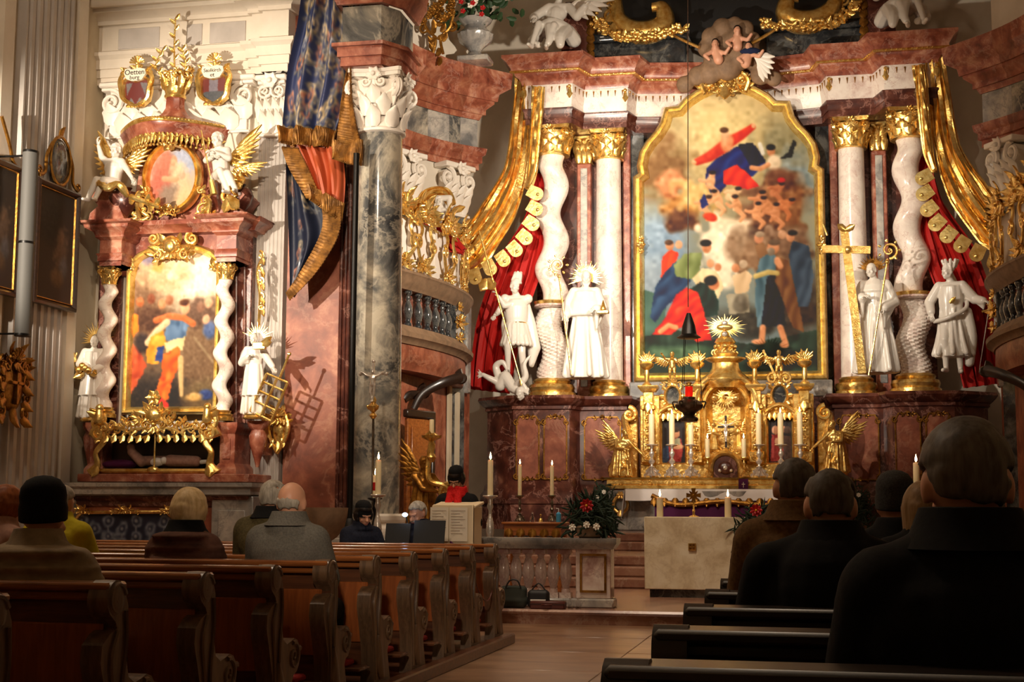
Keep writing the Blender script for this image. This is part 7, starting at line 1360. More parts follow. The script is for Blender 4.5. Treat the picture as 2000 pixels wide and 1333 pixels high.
for a, b_, c_, d_ in ((( 790, 782), (800, 772), (818, 772), (830, 766)), ((808, 800), (826, 770), (866, 748), (902, 738))):
    pts = spl([at(*a, 23.0), at(*b_, 23.1), at(*c_, 23.3), at(*d_, 23.6)], 6); mb = MB(); mb.tube(pts, [.03+.02*i/len(pts) for i in range(len(pts))], 10, 2); mb.scroll(pts[-1], .11, PI/2, 1.3, .5, 1); part('scroll_bracket', mb, 'dark_frame_wood', bl)
mb = MB(); q = at(828, 708, 23.2); mb.ball(q, .1, 10, 8); mb.leaf(q, PI/2, .2, .14); mb.leaf(q, .3, .14, .1); part('gilt_knob', mb, 'gold', bl)
# marble wall and door under the balcony
UW = [(-7.35, 21.6), (-6.75, 22.6), (-6.62, 24.2), (-6.6, 26.0), (-6.5, 26.15), (-6.48, 26.6)]
mb = MB(); mb.mould(UW, [(0, STEP), (0, ZQ-.4), (-.15, ZQ-.4), (-.15, STEP)]); struct('wall_oratory', mb, 'orange_marble')
mb = MB(); mb.mould([(-6.59, 25.3), (-6.59, 25.5)], [(0, STEP), (.05, STEP), (.05, ZQ-.4), (0, ZQ-.4)]); mb.mould([(-6.58, 25.8), (-6.56, 26.0)], [(0, STEP), (.07, STEP), (.07, ZQ-.5), (0, ZQ-.5)]); struct('trim_oratory', mb, 'plaster_cream')
q0, q1 = at(792, 800, 22.35), at(836, 800, 22.9); d0 = thing('door_1', None, None, (q0.x, q0.y, STEP)); d0['kind'] = 'structure'; ang = math.atan2(q1.y-q0.y, q1.x-q0.x); w = (Vector((q1.x, q1.y))-Vector((q0.x, q0.y))).length; M = Matrix.Translation((q0.x, q0.y, STEP)) @ Matrix.Rotation(ang, 4, 'Z')
mb = MB(); mb.M = M; mb.box(0, w, -.05, .02, 0, 2.55, .01); part('door_leaf', mb, 'credence_wood', d0); mb = MB(); mb.M = M; mb.box(-.08, w+.1, -.1, .0, 2.55, 2.68, .02); mb.box(w, w+.1, -.1, .02, 0, 2.6, .02); part('door_frame', mb, 'dark_frame_wood', d0)
for z0, z1 in ((.15, 1.1), (1.25, 2.4)): mb = MB(); mb.M = M; mb.box(.08, w-.08, -.08, -.04, z0, z1, .015); part('door_panel', mb, 'credence_wood', d0)
# the same oratory mirrored on the right of the chancel
MR = Matrix.Translation((XA, 0, 0)) @ Matrix.Diagonal((-1, 1, 1, 1)) @ Matrix.Translation((-XA, 0, 0))
br = thing('oratory_balcony', 'right oratory balcony cut off by the right edge of the picture', 'balcony', (mir(-6.6), 24.0, 0))
for ch in list(bl.children):
    me = ch.data.copy(); me.transform(Matrix.Translation(-origin_of(br)) @ MR @ Matrix.Translation(origin_of(bl)+ch.location)); me.flip_normals(); o = bpy.data.objects.new(ch.name.split('.')[0], me); COL.objects.link(o); o.parent = br
mb = MB(); mb.mould([(mir(x), y) for x, y in UW[::-1]], [(0, STEP), (0, ZQ-.4), (-.15, ZQ-.4), (-.15, STEP)]); struct('wall_oratory_right', mb, 'orange_marble')
# ---- sculpture over the balcony
b = at(866, 458, 24.6); fg = putto(dict(pel=(0, 0, .3), che=(-.04, .02, .62), nek=(-.08, 0, .8), hed=(-.14, -.03, .98), kl=(.12, -.2, .2), kr=(.26, -.16, .16), fl=(.3, -.2, -.14), fr=(.44, -.14, -.16), wl=(.16, -.3, .62), el=(-.1, -.16, .55), wr=(.36, -.24, .7), er=(.2, -.1, .6)), headR=eul(.6, 0))
t = stands('putto_statue', 'white putto under a golden shell of drapery above the oratory balcony', 'statue', b, .62, fg, voxel=.016)
ctr = [at(*q, 24.8) for q in ((884, 402), (868, 378), (836, 386), (828, 420), (846, 452), (876, 478), (905, 492))]; mb = sheet_thing('x', '', ctr, [.1, .22, .3, .34, .3, .22, .12], 0, .06, 2, '', 24.8); part('golden_drapery', mb, 'gold', t)
mb = MB(); mb.leaf(at(884, 412, 24.3), .25, .25, .12, .1); part('laurel', mb, 'gold', t)
ctr = [at(*q, 24.3) for q in ((812, 462), (836, 448), (862, 458), (884, 478), (905, 492))]; rc = thing('red_hanging', 'crumpled red cloth on top of the gilt balcony screen', 'drapery', ctr[2]); part('cloth', sheet_thing('x', '', ctr, [.1, .32, .36, .3, .1], 0, .07, 2.5, '', 24.3), 'red_cloth', rc)
# ---- relief and urn high up
c = at(856, 55, 24.9); t = thing('gilt_flower_relief', 'gilt hanging flower basket relief high beside the arch', 'wall ornament', c-Vector((0, 0, .5))); mb = MB(); rnd = random.Random(2)
for k in range(26): p = c+Vector((rnd.uniform(-.3, .3), rnd.uniform(-.08, .05), rnd.uniform(.05, .55))); mb.rosette((p.x, p.z), rnd.uniform(.06, .1), 6, p.y)
for k in range(12): mb.leaf(c+Vector((rnd.uniform(-.08, .08), 0, .1-.06*k)), rnd.uniform(0, 6.28), .2, .1, .3)
for sg in (-1, 1): mb.tube(spl([c+Vector((sg*.3, 0, .3)), c+Vector((sg*.22, 0, .0)), c+Vector((sg*.05, 0, -.2)), c+Vector((sg*.1, 0, -.5))], 5), .03, 6); mb.scroll(c+Vector((sg*.26, 0, 0)), .1, PI/2, 1.3, .3, -sg)
part('carving', mb, 'dark_gold', t, kind='stuff')
zt_ = bay_top; q = at(928, 118, 25.6); ur = thing('stone_urn', 'grey gadrooned stone urn of flowers standing on the chancel cornice', 'urn', (q.x, q.y, zt_)); m1 = mpp(928, 90, 25.6)
mb = MB(); mb.box(q.x-.3, q.x+.3, q.y-.25, q.y+.25, zt_, zt_+.1, .02); mb.lathe([(.1, .1), (.2, .12), (.1, .22), (.16, .3), (.3, .42), (.34, .55), (.22, .66), (.2, .72), (.3, .8), (.32, .84), (.2, .84)], 28, (q.x, q.y, zt_), 1, 1, lambda a, z: 1+(.04*math.cos(14*a) if .2 < z < .6 else 0)); part('bowl', mb, 'pale_grey_marble', ur)
mb = MB(); rnd = random.Random(9)
for k in range(90):
    a = rnd.uniform(0, 2*PI); rr = rnd.uniform(0, .75)**.8; p = Vector((q.x+rr*math.cos(a)*1.1+.15, q.y+rr*math.sin(a)*.5, zt_+.9+rnd.uniform(-.1, .75)*(1-rr*.5)-.3*max(0, rr-.5))); mb.leaf(p, rnd.uniform(0, 6.28), .2, .09, .3)
part('foliage', mb, 'leaf', ur, kind='stuff'); mb = MB()
for k in range(16): a = rnd.uniform(0, 2*PI); rr = rnd.uniform(0, .5); mb.rosette((q.x+rr*math.cos(a), zt_+.9+rnd.uniform(-.05, .5)), .07, 5, q.y-.35)
part('pale_flowers', mb, 'petal_white', ur, kind='stuff'); mb = MB()
for k in range(7): a = rnd.uniform(0, 2*PI); rr = rnd.uniform(.1, .45); mb.rosette((q.x+rr*math.cos(a), zt_+.86+rnd.uniform(-.05, .4)), .06, 5, q.y-.38)
part('red_flowers', mb, 'petal_red', ur, kind='stuff')
# ---------------------------------------------------------------- blue brocade drapery on the arch pier
def edge_sheet(left, right, amp, nf, Y, nu, nv, ph=0):
    """cloth between two edges given by sight lines"""
    Lp = spl([at(x, y, Y) for x, y in left], 10); Rp = spl([at(x, y, Y) for x, y in right], 10)
    def g(P, v): f = v*(len(P)-1); i = min(int(f), len(P)-2); return P[i].lerp(P[i+1], f-i)
    def fn(u, v):
        p = g(Lp, v).lerp(g(Rp, v), u); p = p.copy(); p.y += -amp*math.cos(nf*2*PI*u+ph+.8*math.sin(3*v))-amp*.35*math.cos(nf*4.4*PI*u+2*v+ph); return p
    return fn
def brocade(fn, w, h, seed, base=(36, 46, 84), dens=80, border=True):
    P = Paint(0, 100, 0, 100*h/w, w, h, base, None, seed); rnd = random.Random(seed); H_ = 100*h/w
    for k in range(dens):
        x, y = rnd.uniform(5, 95), rnd.uniform(4, H_-8); c = rnd.choice(((190, 164, 112), (150, 150, 152), (186, 116, 80), (206, 178, 128))); a = rnd.uniform(-.6, .6)
        P.blob(x, y, 5, 8, c, a, .4, .6, 30).blob(x, y, 2.8, 5, base, a, .5, .4).blob(x, y-1, 1.4, 2.6, c, a, .4); P.stroke([(x, y+6), (x+4*math.sin(a), y+14)], 1.0, (110, 104, 92)); P.blob(x+6, y+10, 3, 1.6, (104, 104, 104), .6, .4).blob(x-5, y+11, 3, 1.6, (110, 104, 96), -.6, .4)
    P.a = P.a*.85+np.array(base)*.15
    if border:
        for k in range(9): P.stroke([(k*12, H_-6), (k*12+5, H_-3), (k*12+10, H_-6)], .9, (190, 160, 100))
    return P.mesh(lambda x, y: fn(x/100, y/H_))
def fringe(left, right, amp, nf, Y, strands=46, nv=6, across=False):
    f0 = edge_sheet(left, right, amp, nf, Y, 0, 0); mb = MB()
    def fn(u, v):
        w = v if across else u; p = Vector(f0(u, v)); p.y -= .02*abs(math.sin(strands*PI*w))*(.5+(u if across else v))+.02
        if not across: p.z -= .012*math.sin(strands*2*PI*u)*v
        return p
    mb.grid(fn, 6 if across else strands*4, strands*4 if across else nv, .02); return mb
YD = 18.12; bd = thing('blue_brocade_drapery', 'great blue brocade drapery with gold fringes hanging on the arch pier', 'drapery', at(620, 300, YD))
part('blue_cloth', brocade(edge_sheet([(600, -60), (584, 40), (562, 140), (553, 255)], [(688, -60), (690, 60), (684, 170), (655, 258)], .1, 2.6, YD, 0, 0, .6), 90, 130, 3), 'brocade', bd, sharp=0)
part('bottom_fringe', fringe([(551, 250), (552, 282)], [(656, 252), (652, 290)], .1, 2.6, YD-.02), 'bronze_fringe', bd)
part('braid_edge', fringe([(681, -60), (684, 90), (668, 200), (660, 278)], [(694, -60), (690, 90), (692, 200), (708, 285)], .03, .8, YD-.2, 44, 0, True), 'bronze_fringe', bd)
part('braid_fringe', fringe([(655, 276), (654, 312)], [(710, 276), (706, 326)], .04, 1, YD-.21, 24), 'bronze_fringe', bd)
mb = MB(); mb.grid(edge_sheet([(586, 286), (604, 330), (622, 378)], [(664, 290), (672, 350), (668, 412)], .06, 2.5, YD+.06, 0, 0), 40, 20, .02); part('orange_lining', mb, 'orange_silk', bd)
part('lining_fringe', fringe([(606, 362), (610, 392)], [(670, 396), (664, 432)], .05, 1.5, YD-.0, 26), 'bronze_fringe', bd); part('inner_fringe', fringe([(553, 290), (566, 330), (600, 388)], [(584, 292), (604, 330), (628, 384)], .02, .6, YD+.02, 20, 0, True), 'bronze_fringe', bd)
part('blue_tail', brocade(edge_sheet([(560, 306), (562, 420), (564, 520), (566, 578)], [(592, 320), (636, 398), (652, 440), (572, 580)], .07, 1.6, YD+.1, 0, 0, 1), 60, 110, 6, (16, 24, 46), 16, False), 'brocade', bd, sharp=0)
part('tail_fringe', fringe([(632, 404), (630, 452), (598, 516), (562, 572)], [(668, 404), (662, 462), (622, 530), (568, 586)], .02, .5, YD+.02, 34, 0, True), 'bronze_fringe', bd)
# ---------------------------------------------------------------- stands in front of the column
def rod(name, label, cat, base, mat, r, h): return None
b = at(683, 1000, 17.7); b.z = STEP; t = thing('shadow_gap_pole', 'slim black pole standing in for the shadow gap left of the grey column', 'pole', b); zt = at(688, 300, 17.7).z  # black shaft drawn where a narrow shadow gap runs; sleeve is the black base
mb = MB(); mb.tube([b+Vector((0, 0, .02)), Vector((b.x, b.y, zt))], .04, 12); part('shaft', mb, 'iron', t); mb = MB(); mb.lathe([(.07, 0), (.075, .02), (.07, .9), (.045, .95)], 14, b); part('sleeve', mb, 'black', t); mb = MB(); mb.lathe([(.22, 0), (.22, .03), (.08, .05)], 20, b); part('foot', mb, 'iron', t)
b = at(729, 1040, 17.2); b.z = STEP; t = thing('processional_cross', 'silver crucifix on a tall slim pole before the grey column', 'crucifix', b); q = at(729, 752, 17.2); mb = MB(); mb.tube([b+Vector((0, 0, .05)), at(729, 815, 17.2)], .016, 8); part('pole', mb, 'tarnished_silver', t); mb = MB(); mb.lathe([(.18, 0), (.18, .03), (.05, .08), (.03, .2)], 18, b); part('foot', mb, 'iron', t)
mb = MB(); mb.box(q.x-.014, q.x+.014, q.y-.012, q.y+.012, at(729, 790, 17.2).z, at(729, 708, 17.2).z, .003); zz = at(729, 731, 17.2).z; mb.box(q.x-.16, q.x+.16, q.y-.012, q.y+.012, zz-.014, zz+.014, .003)
for dx, dz in ((-.17, 0), (.17, 0), (0, .16)): mb.ball((q.x+dx, q.y, zz+dz), .024, 8, 6)
part('cross', mb, 'silver', t); fg = figure(dict(wl=(-.6, -.02, 1.66), wr=(.6, -.02, 1.66), el=(-.38, 0, 1.5), er=(.38, 0, 1.5), fl=(-.03, -.03, .08), fr=(.03, -.05, .08)), None, headR=eul(.2, .4)); part('corpus', carve(fg, Vector((q.x, q.y-.03, zz-.36)), .23, 0, .03, 1), 'silver', t, sharp=0)
mb = MB(); c = at(729, 800, 17.2); mb.lathe([(.02, -.12), (.05, -.08), (.02, -.04), (.06, 0), (.07, .04), (.03, .08), (.04, .12), (.02, .16)], 14, c); mb.leaf(c, PI*.85, .1, .06); mb.leaf(c, PI*.15, .1, .06); part('knop', mb, 'gold', t)
# ---- carved stone basin by the pier
c = at(632, 1000, 15.9); t = thing('stone_basin', 'carved brownish stone basin on a foot in front of the red pier', 'basin', (c.x, c.y, STEP)); z1 = at(632, 992, 15.9).z
mb = MB(); mb.lathe([(.2, 0), (.21, .06), (.11, .12), (.1, z1-STEP-.38), (.16, z1-STEP-.34), (.24, z1-STEP-.24), (.28, z1-STEP-.1), (.29, z1-STEP), (.24, z1-STEP), (.2, z1-STEP-.08), (.02, z1-STEP-.1)], 28, (c.x, c.y, STEP), 1, .8, lambda a, z: 1+(.05*math.cos(16*a) if z1-STEP-.4 < z < z1-STEP-.1 else 0)); part('bowl', mb, 'sandstone', t)
# ---- gilt angel holding a candle branch, beyond the lectern
b = at(828, 1005, 17.4); b.z = STEP; H_ = at(828, 888, 17.4).z-STEP
an = thing('angel_torch_bearer', 'gilt angel statue with dark wings bearing a tall candle branch by the door', 'statue', b); s = .72
bz = b+Vector((0, 0, H_-1.45*s)); mb = MB(); mb.box(b.x-.3, b.x+.3, b.y-.25, b.y+.25, STEP, bz.z-.1, .03); mb.mould([(b.x-.3, b.y+.25), (b.x-.3, b.y-.25), (b.x+.3, b.y-.25), (b.x+.3, b.y+.25)], [(0, bz.z-.12), (.04, bz.z-.1), (.05, bz.z), (-.3, bz.z)]); part('plinth', mb, 'credence_wood', an)
fg = figure(dict(pel=(0, .02, .62), che=(-.02, 0, .95), nek=(-.02, -.02, 1.13), hed=(-.02, -.04, 1.29), hl=(-.08, .02, .6), hr=(.08, .02, .6), kl=(-.1, -.2, .4), kr=(.1, -.2, .25), fl=(-.1, .0, .06), fr=(.12, .1, .06), sl=(-.17, 0, 1.06), sr=(.15, 0, 1.06), el=(-.1, -.2, .85), er=(.32, -.1, .84), wl=(.2, -.3, .8), wr=(.45, -.2, .74)), dict(hem=.32, waist=.17, top=.98, bot=.02, amp=.14), 0, headR=eul(.3, .2), hairy=True, foldn=6); part('body', carve(fg, bz, s, .6, .016), 'dark_gold', an, sharp=0)
mb = MB(); wing(mb, bz+Vector((-.06, .12, .7)), PI*.62, .46, -1); part('wing', mb, 'dark_gold', an); 
q = at(843, 856, 17.2); mb = MB(); mb.tube(spl([bz+Vector((.3, -.2, .1)), bz+Vector((.36, -.2, .6)), Vector((q.x-.03, q.y, q.z-.5)), q], 6), [.035]*18+[.03], 8); mb.lathe([(.03, -.3), (.06, -.24), (.03, -.18), (.05, -.1), (.03, -.04), (.12, 0), (.13, .03), (.04, .03)], 16, q)
for k in range(8): a = 2*PI*k/8; mb.leaf(q+Vector((.1*math.cos(a), .1*math.sin(a), 0)), PI/2+1.2*math.cos(a), .09, .05, .2)
mb.scroll(bz+Vector((.36, -.2, .55)), .15, 0, 1.3, .25, 1); part('candle_branch', mb, 'gold', an); candle('branch_candle', 'slim unlit candle on the gilt angel branch', q+Vector((0, 0, .031)), .03, at(843, 820, 17.2).z-q.z-.03, lit=False)
# ---- tall floor candlesticks
for px, Y, top, cb, fb, lab in ((957, 16.3, 900, 970, 1047, 'beside the lectern'), (737, 16.0, 900, 968, 1045, 'left of the musicians')):
    q = at(px, fb, Y); zb = STEP; zc_ = at(px, cb, Y).z; t = stick('floor_candlestick', 'tall silver floor candlestick ' + lab, (q.x, Y, zb), zc_-zb, .19, 'silver', pan=.09); candle('large_candle', 'thick lit candle on the floor candlestick ' + lab, (q.x, Y, zc_+.005), .034, at(px, top, Y).z-zc_)
q = at(732, 1000, 16.8); candle_z = at(732, 975, 16.8).z; t = stick('plain_candlestick', 'plain candlestick half hidden behind the left floor candlestick', (q.x, 16.8, STEP), candle_z-STEP, .15, 'iron'); c0 = candle('easter_candle', 'lit candle with red decoration behind the left floor candlestick', (q.x, 16.8, candle_z+.005), .03, at(732, 930, 16.8).z-candle_z); mb = MB(); mb.lathe([(.031, .1), (.031, .2)], 14, (q.x, 16.8, candle_z)); part('red_band', mb, 'petal_red', c0)
# ---------------------------------------------------------------- balustrade
YB = 15.95; p0, p1 = at(962, 1052, YB), at(1196, 1052, YB); zt = at(1080, 1051, YB).z; x0, x1 = p0.x, p1.x
bs = thing('communion_rail', 'grey and pink marble balustrade with panelled end pillar before the altar', 'balustrade', ((x0+x1)/2, YB, STEP)); xp = at(1128, 1100, YB).x
mb = MB(); mb.mould([(x0-.6, YB-.14), (x1+.02, YB-.14), (x1+.02, YB+.16)], [(-.3, zt-.12), (0, zt-.12), (.03, zt-.08), (.05, zt-.05), (.05, zt), (-.3, zt)]); mb.box(x0-.6, x1, YB-.12, YB+.14, zt-.1, zt-.002); part('top_rail', mb, 'pale_grey_marble', bs)
mb = MB(); mb.box(x0-.6, x1+.03, YB-.15, YB+.16, STEP, STEP+.1, .015); part('base_rail', mb, 'pale_grey_marble', bs)
mb = MB(); mb.box(xp, x1, YB-.13, YB+.14, STEP+.1, zt-.1, .01); part('end_pillar', mb, 'veined_marble', bs)
mb = MB(); o = [(xp+.06, STEP+.18), (x1-.06, STEP+.18), (x1-.06, zt-.18), (xp+.06, zt-.18)]; mb.frame(o, [(-.012, YB-.12), (-.012, YB-.145), (.012, YB-.145), (.014, YB-.12)]); part('panel_frame', mb, 'dark_gold', bs)
hb = zt-.12-STEP-.1; bm_ = MB(); bm_.box(-.065, .065, -.065, .065, 0, .06); bm_.lathe([(.05, .06), (.05, .08), (.035, .1), (.05, .16), (.072, .26), (.06, .36), (.035, .44), (.03, hb-.14), (.045, hb-.12), (.03, hb-.1), (.05, hb-.06)], 16); bm_.box(-.06, .06, -.06, .06, hb-.06, hb); bme = mesh_of(bm_, 'baluster'); bme.materials.append(MAT['veined_marble']); bme.set_sharp_from_angle(angle=.7)
n = 7
for i in range(n):
    o = bpy.data.objects.new('baluster', bme); COL.objects.link(o); o.parent = bs; o.location = Vector((x0-.1+(xp-x0+.02)*(i+.5)/n+.02, YB, STEP+.1))-origin_of(bs)
# ---- things left at the foot of the rail
b = at(1004, 1184, 15.62); b.z = STEP; t = thing('green_bag', 'dark green cloth bag leaning at the foot of the marble rail', 'bag', b); mb = MB(); mb.limb(b+Vector((-.08, 0, .08)), b+Vector((.08, 0, .08)), .08, .08); mb.box(b.x-.15, b.x+.14, b.y-.07, b.y+.07, b.z, b.z+.24, .03); part('body', remesh(mb, .012, 4), 'bag_green', t); mb = MB(); mb.tube(spl([b+Vector((-.08, -.07, .22)), b+Vector((-.03, -.08, .3)), b+Vector((.05, -.08, .3)), b+Vector((.09, -.07, .22))], 5), .009, 6); part('handle', mb, 'bag_black', t)
b = at(1052, 1165, 15.62); b.z = STEP; t = thing('black_handbag', 'black handbag with a pale stripe beside the green bag', 'bag', b); mb = MB(); mb.box(b.x-.12, b.x+.12, b.y-.06, b.y+.06, b.z, b.z+.2, .03); part('body', remesh(mb, .012, 3), 'bag_black', t); mb = MB(); mb.box(b.x-.08, b.x+.09, b.y-.066, b.y-.058, b.z+.08, b.z+.1, .002); part('stripe', mb, 'mesh_white', t); mb = MB(); mb.tube(spl([b+Vector((-.08, 0, .19)), b+Vector((0, 0, .27)), b+Vector((.08, 0, .19))], 5), .008, 6); part('handle', mb, 'bag_black', t)
b = at(1070, 1182, 15.58); b.z = STEP; t = thing('leather_case', 'flat reddish brown leather case lying before the marble rail', 'case', b); mb = MB(); mb.box(b.x-.18, b.x+.2, b.y-.1, b.y+.05, b.z, b.z+.085, .012); part('body', mb, 'leather', t); mb = MB(); mb.box(b.x-.18, b.x+.2, b.y-.102, b.y-.098, b.z+.05, b.z+.056); part('seam', mb, 'ink', t); mb = MB(); mb.tube(spl([b+Vector((-.05, -.1, .05)), b+Vector((0, -.13, .05)), b+Vector((.06, -.1, .05))], 4), .008, 6); part('handle', mb, 'leather', t)
for px, lab in ((1114, 'left one of two small glass bottles by the leather case'), (1129, 'right one of two small glass bottles by the leather case')):
    b = at(px, 1186, 15.6); b.z = STEP; t = thing('glass_bottle', lab, 'bottle', b, 'bottles by the rail'); mb = MB(); mb.lathe([(.025, 0), (.027, .01), (.027, .07), (.012, .09), (.012, .105)], 14, b); part('body', mb, 'glass', t); mb = MB(); mb.lathe([(.014, .105), (.014, .12), (.004, .122)], 12, b); part('cap', mb, 'silver', t)
# ---- credence table behind the rail
p0, p1 = at(984, 1020, 17.0), at(1098, 1020, 17.0); zt2 = p0.z; cr = thing('credence_table', 'carved wooden credence table with scalloped apron behind the marble rail', 'table', ((p0.x+p1.x)/2, 17.15, STEP))
mb = MB(); mb.box(p0.x-.02, p1.x+.02, 16.95, 17.4, zt2-.03, zt2, .01); part('top', mb, 'credence_wood', cr); mb = MB(); mb.box(p0.x+.01, p1.x-.01, 16.97, 17.38, zt2-.16, zt2-.03); 
part('apron', mb, 'credence_wood', cr); mb = MB()
for k in range(5): x = p0.x+.07+(p1.x-p0.x-.14)*k/4; mb.leaf((x, 16.96, zt2-.08), -PI/2, .12, .1, .1)
part('carving', mb, 'dark_gold', cr)
for x in (p0.x+.03, p1.x-.03):
    for y in (17.0, 17.35): mb = MB(); mb.lathe([(.035, 0), (.04, .04), (.022, .1), (.03, .3), (.02, .36), (.028, zt2-.16-STEP)], 12, (x, y, STEP)); part('leg', mb, 'credence_wood', cr)
for px, top, lab in ((1015, 909, 'left'), (1078, 911, 'right')):
    q = at(px, 1018, 17.15); zc_ = at(px, 970, 17.15).z; t = stick('table_candlestick', 'silver candlestick on the %s of the credence table' % lab, (q.x, 17.15, zt2), zc_-zt2, .08, 'tarnished_silver', pan=.05); candle('tall_candle', 'tall lit candle on the %s of the credence table' % lab, (q.x, 17.15, zc_+.005), .024, at(px, top, 17.15).z-zc_)
q = at(1091, 1020, 17.05); b = Vector((q.x, 17.05, zt2)); t = thing('soap_dispenser', 'small blue pump bottle on the credence table', 'bottle', b); mb = MB(); mb.lathe([(.03, 0), (.032, .01), (.032, .1), (.014, .12)], 14, b); part('body', mb, 'hand_gel', t); mb = MB(); mb.tube([b+Vector((0, 0, .12)), b+Vector((0, 0, .16)), b+Vector((-.03, 0, .165))], .006, 6); part('pump', mb, 'mesh_white', t)
for px, lab, mt in ((1040, 'small clear cruet at the middle of the credence table', 'glass'), (1056, 'small brass bell on the credence table', 'gold')):
    q = at(px, 1019, 17.05); b = Vector((q.x, 17.05, zt2)); t = thing('cruet' if mt == 'glass' else 'altar_bell', lab, 'vessel', b); mb = MB(); mb.lathe([(.03, 0), (.034, .02), (.03, .05), (.012, .08), (.014, .11)] if mt == 'glass' else [(.03, 0), (.024, .02), (.018, .04), (.004, .05), (.006, .08)], 14, b); part('body', mb, mt, t)
    mb = MB(); mb.ball(b+Vector((0, 0, .115 if mt == 'glass' else .085)), .012, 8, 6); part('knob', mb, mt, t)
# ---------------------------------------------------------------- flowers
def bouquet(name, label, base, rx, rz, seed, reds, whites, pot=True):
    b = Vector(base); t = thing(name, label, 'flowers', b); rnd = random.Random(seed); mb = MB()
    for k in range(420):
        a = rnd.uniform(0, 2*PI); e = rnd.uniform(-.2, 1.5); r = rnd.uniform(.4, 1); p = b+Vector((rx*r*math.cos(a)*math.cos(e), rx*.7*r*math.sin(a)*math.cos(e), .1+rz*r*max(-.1, math.sin(e)))); mb.leaf(p, rnd.uniform(0, 6.28), .14, .022, rnd.uniform(-.4, .4), n=2)
    part('fir_greens', mb, 'fir', t, kind='stuff')
    mb = MB(); mb.lathe([(.1, 0), (.14, .02), (.16, .12), (.13, .14)], 16, b); part('bowl', mb, 'sandstone', t)
    for k, (dx, dz) in enumerate(reds):
        mb = MB(); c = b+Vector((dx, -rx*.7, dz)); 
        for i in range(9): mb.leaf(c, 2*PI*i/9, .085, .05, .3)
        for i in range(6): mb.leaf(c+Vector((0, -.02, 0)), 2*PI*i/6+.3, .05, .035, .4)
        part('red_bloom', mb, 'petal_red', t); mb = MB(); mb.ball(c+Vector((0, -.035, 0)), .014, 6, 5); part('bloom_centre', mb, 'petal_yellow', t)
    for dx, dz in whites:
        mb = MB(); c = b+Vector((dx, -rx*.75, dz)); mb.rosette((c.x, c.z), .045, 7, c.y); part('white_bloom', mb, 'petal_white', t)
    return t
q = at(1160, 1050, 16.3); bouquet('flower_arrangement', 'fir arrangement with a red bloom and white roses at the end of the marble rail', (q.x, 16.0, zt), .3, .36, 4, ((0, .36),), ((-.16, .12), (0, .15), (.11, .13)))
q = at(1183, 935, 26.0); bouquet('green_plant', 'leafy green plant with white blooms left of the gilt ledge', (q.x-.05, 26.0, .86), .3, .75, 8, (), ((.05, .7), (-.08, .6)))
q = at(1662, 935, 26.0); bouquet('green_plant', 'leafy green plant right of the gilt ledge behind the seated men', (q.x+.1, 26.0, .86), .3, .75, 9, (), ((.02, .66),))
# ---------------------------------------------------------------- stone altar of the celebration
a0, a1 = at(1258, 1010, 18.0), at(1258, 1160, 18.0); hw_ = XA-.02-a0.x; hw_ = .62; xm = a0.x+hw_; za = a0.z
sa = thing('stone_altar', 'pale travertine block altar with a small square metal emblem', 'altar', (xm, 18.35, STEP)); mb = MB(); mb.box(xm-hw_, xm+hw_, 18.0, 18.7, STEP+.1, za, .008); part('block', mb, 'travertine', sa); mb = MB(); mb.box(xm-hw_+.06, xm+hw_-.06, 18.06, 18.64, STEP, STEP+.1); part('recessed_base', mb, 'dark_marble', sa)
q = at(1352, 1069, 18.0); mb = MB(); mb.box(q.x-.048, q.x+.048, 17.985, 18.0, q.z-.045, q.z+.045, .004); part('emblem', mb, 'dark_gold', sa); mb = MB(); mb.frame([(q.x-.048, q.z-.045), (q.x+.048, q.z-.045), (q.x+.048, q.z+.045), (q.x-.048, q.z+.045)], [(0, 17.99), (0, 17.98), (.01, 17.98), (.01, 17.99)]); mb.box(q.x-.004, q.x+.004, 17.978, 17.986, q.z-.03, q.z+.03); mb.box(q.x-.03, q.x+.03, 17.978, 17.986, q.z-.004, q.z+.004); part('emblem_relief', mb, 'gold', sa)
for px, lab in ((1289, 'left'), (1422, 'right')):
    q = at(px, 1008, 18.15); candle('pillar_candle', 'thick short lit pillar candle on the %s of the stone altar' % lab, (q.x, 18.15, za), .042, at(px, 972, 18.15).z-za)
q = at(1355, 1008, 18.15); b = Vector((q.x, 18.15, za)); t = thing('altar_cross', 'small flared bronze cross with rays standing on the stone altar', 'crucifix', b); mb = MB(); mb.lathe([(.06, 0), (.062, .008), (.02, .02), (.012, .05), (.02, .08), (.01, .1), (.012, .2)], 16, b); part('foot', mb, 'gold', t); c = b+Vector((0, 0, .27)); mb = MB()
for k in range(4):
    a = k*PI/2; d = Vector((math.cos(a), 0, math.sin(a))); n_ = Vector((-d.z, 0, d.x)); P4 = [c+n_*.01, c+d*.09+n_*.03, c+d*.09-n_*.03, c-n_*.01]; mb.prism([(p.x, p.z) for p in P4], b.y-.01, b.y+.01)
for k in range(4): a = PI/4+k*PI/2; mb.leaf(c, a, .08, .025, .05)
mb.ball(c, .02, 8, 6); part('cross', mb, 'dark_gold', t)
q = at(1470, 1008, 17.9); bouquet('flower_arrangement', 'fir arrangement with one red bloom at the right of the stone altar', (q.x+.08, 17.95, STEP+.62), .34, .42, 14, ((-.03, .46),), ())
t = thing('flower_stand', 'dark metal stand under the flowers right of the stone altar', 'stand', (q.x+.08, 17.95, STEP)); mb = MB(); mb.lathe([(.14, .6), (.15, .615), (.14, .62)], 18, (q.x+.08, 17.95, STEP)); part('plate', mb, 'iron', t)
for k in range(3): a = 2*PI*k/3; mb = MB(); mb.tube([(q.x+.08+.1*math.cos(a), 17.95+.1*math.sin(a), STEP+.6), (q.x+.08+.16*math.cos(a), 17.95+.16*math.sin(a), STEP)], .01, 6); part('leg', mb, 'iron', t)
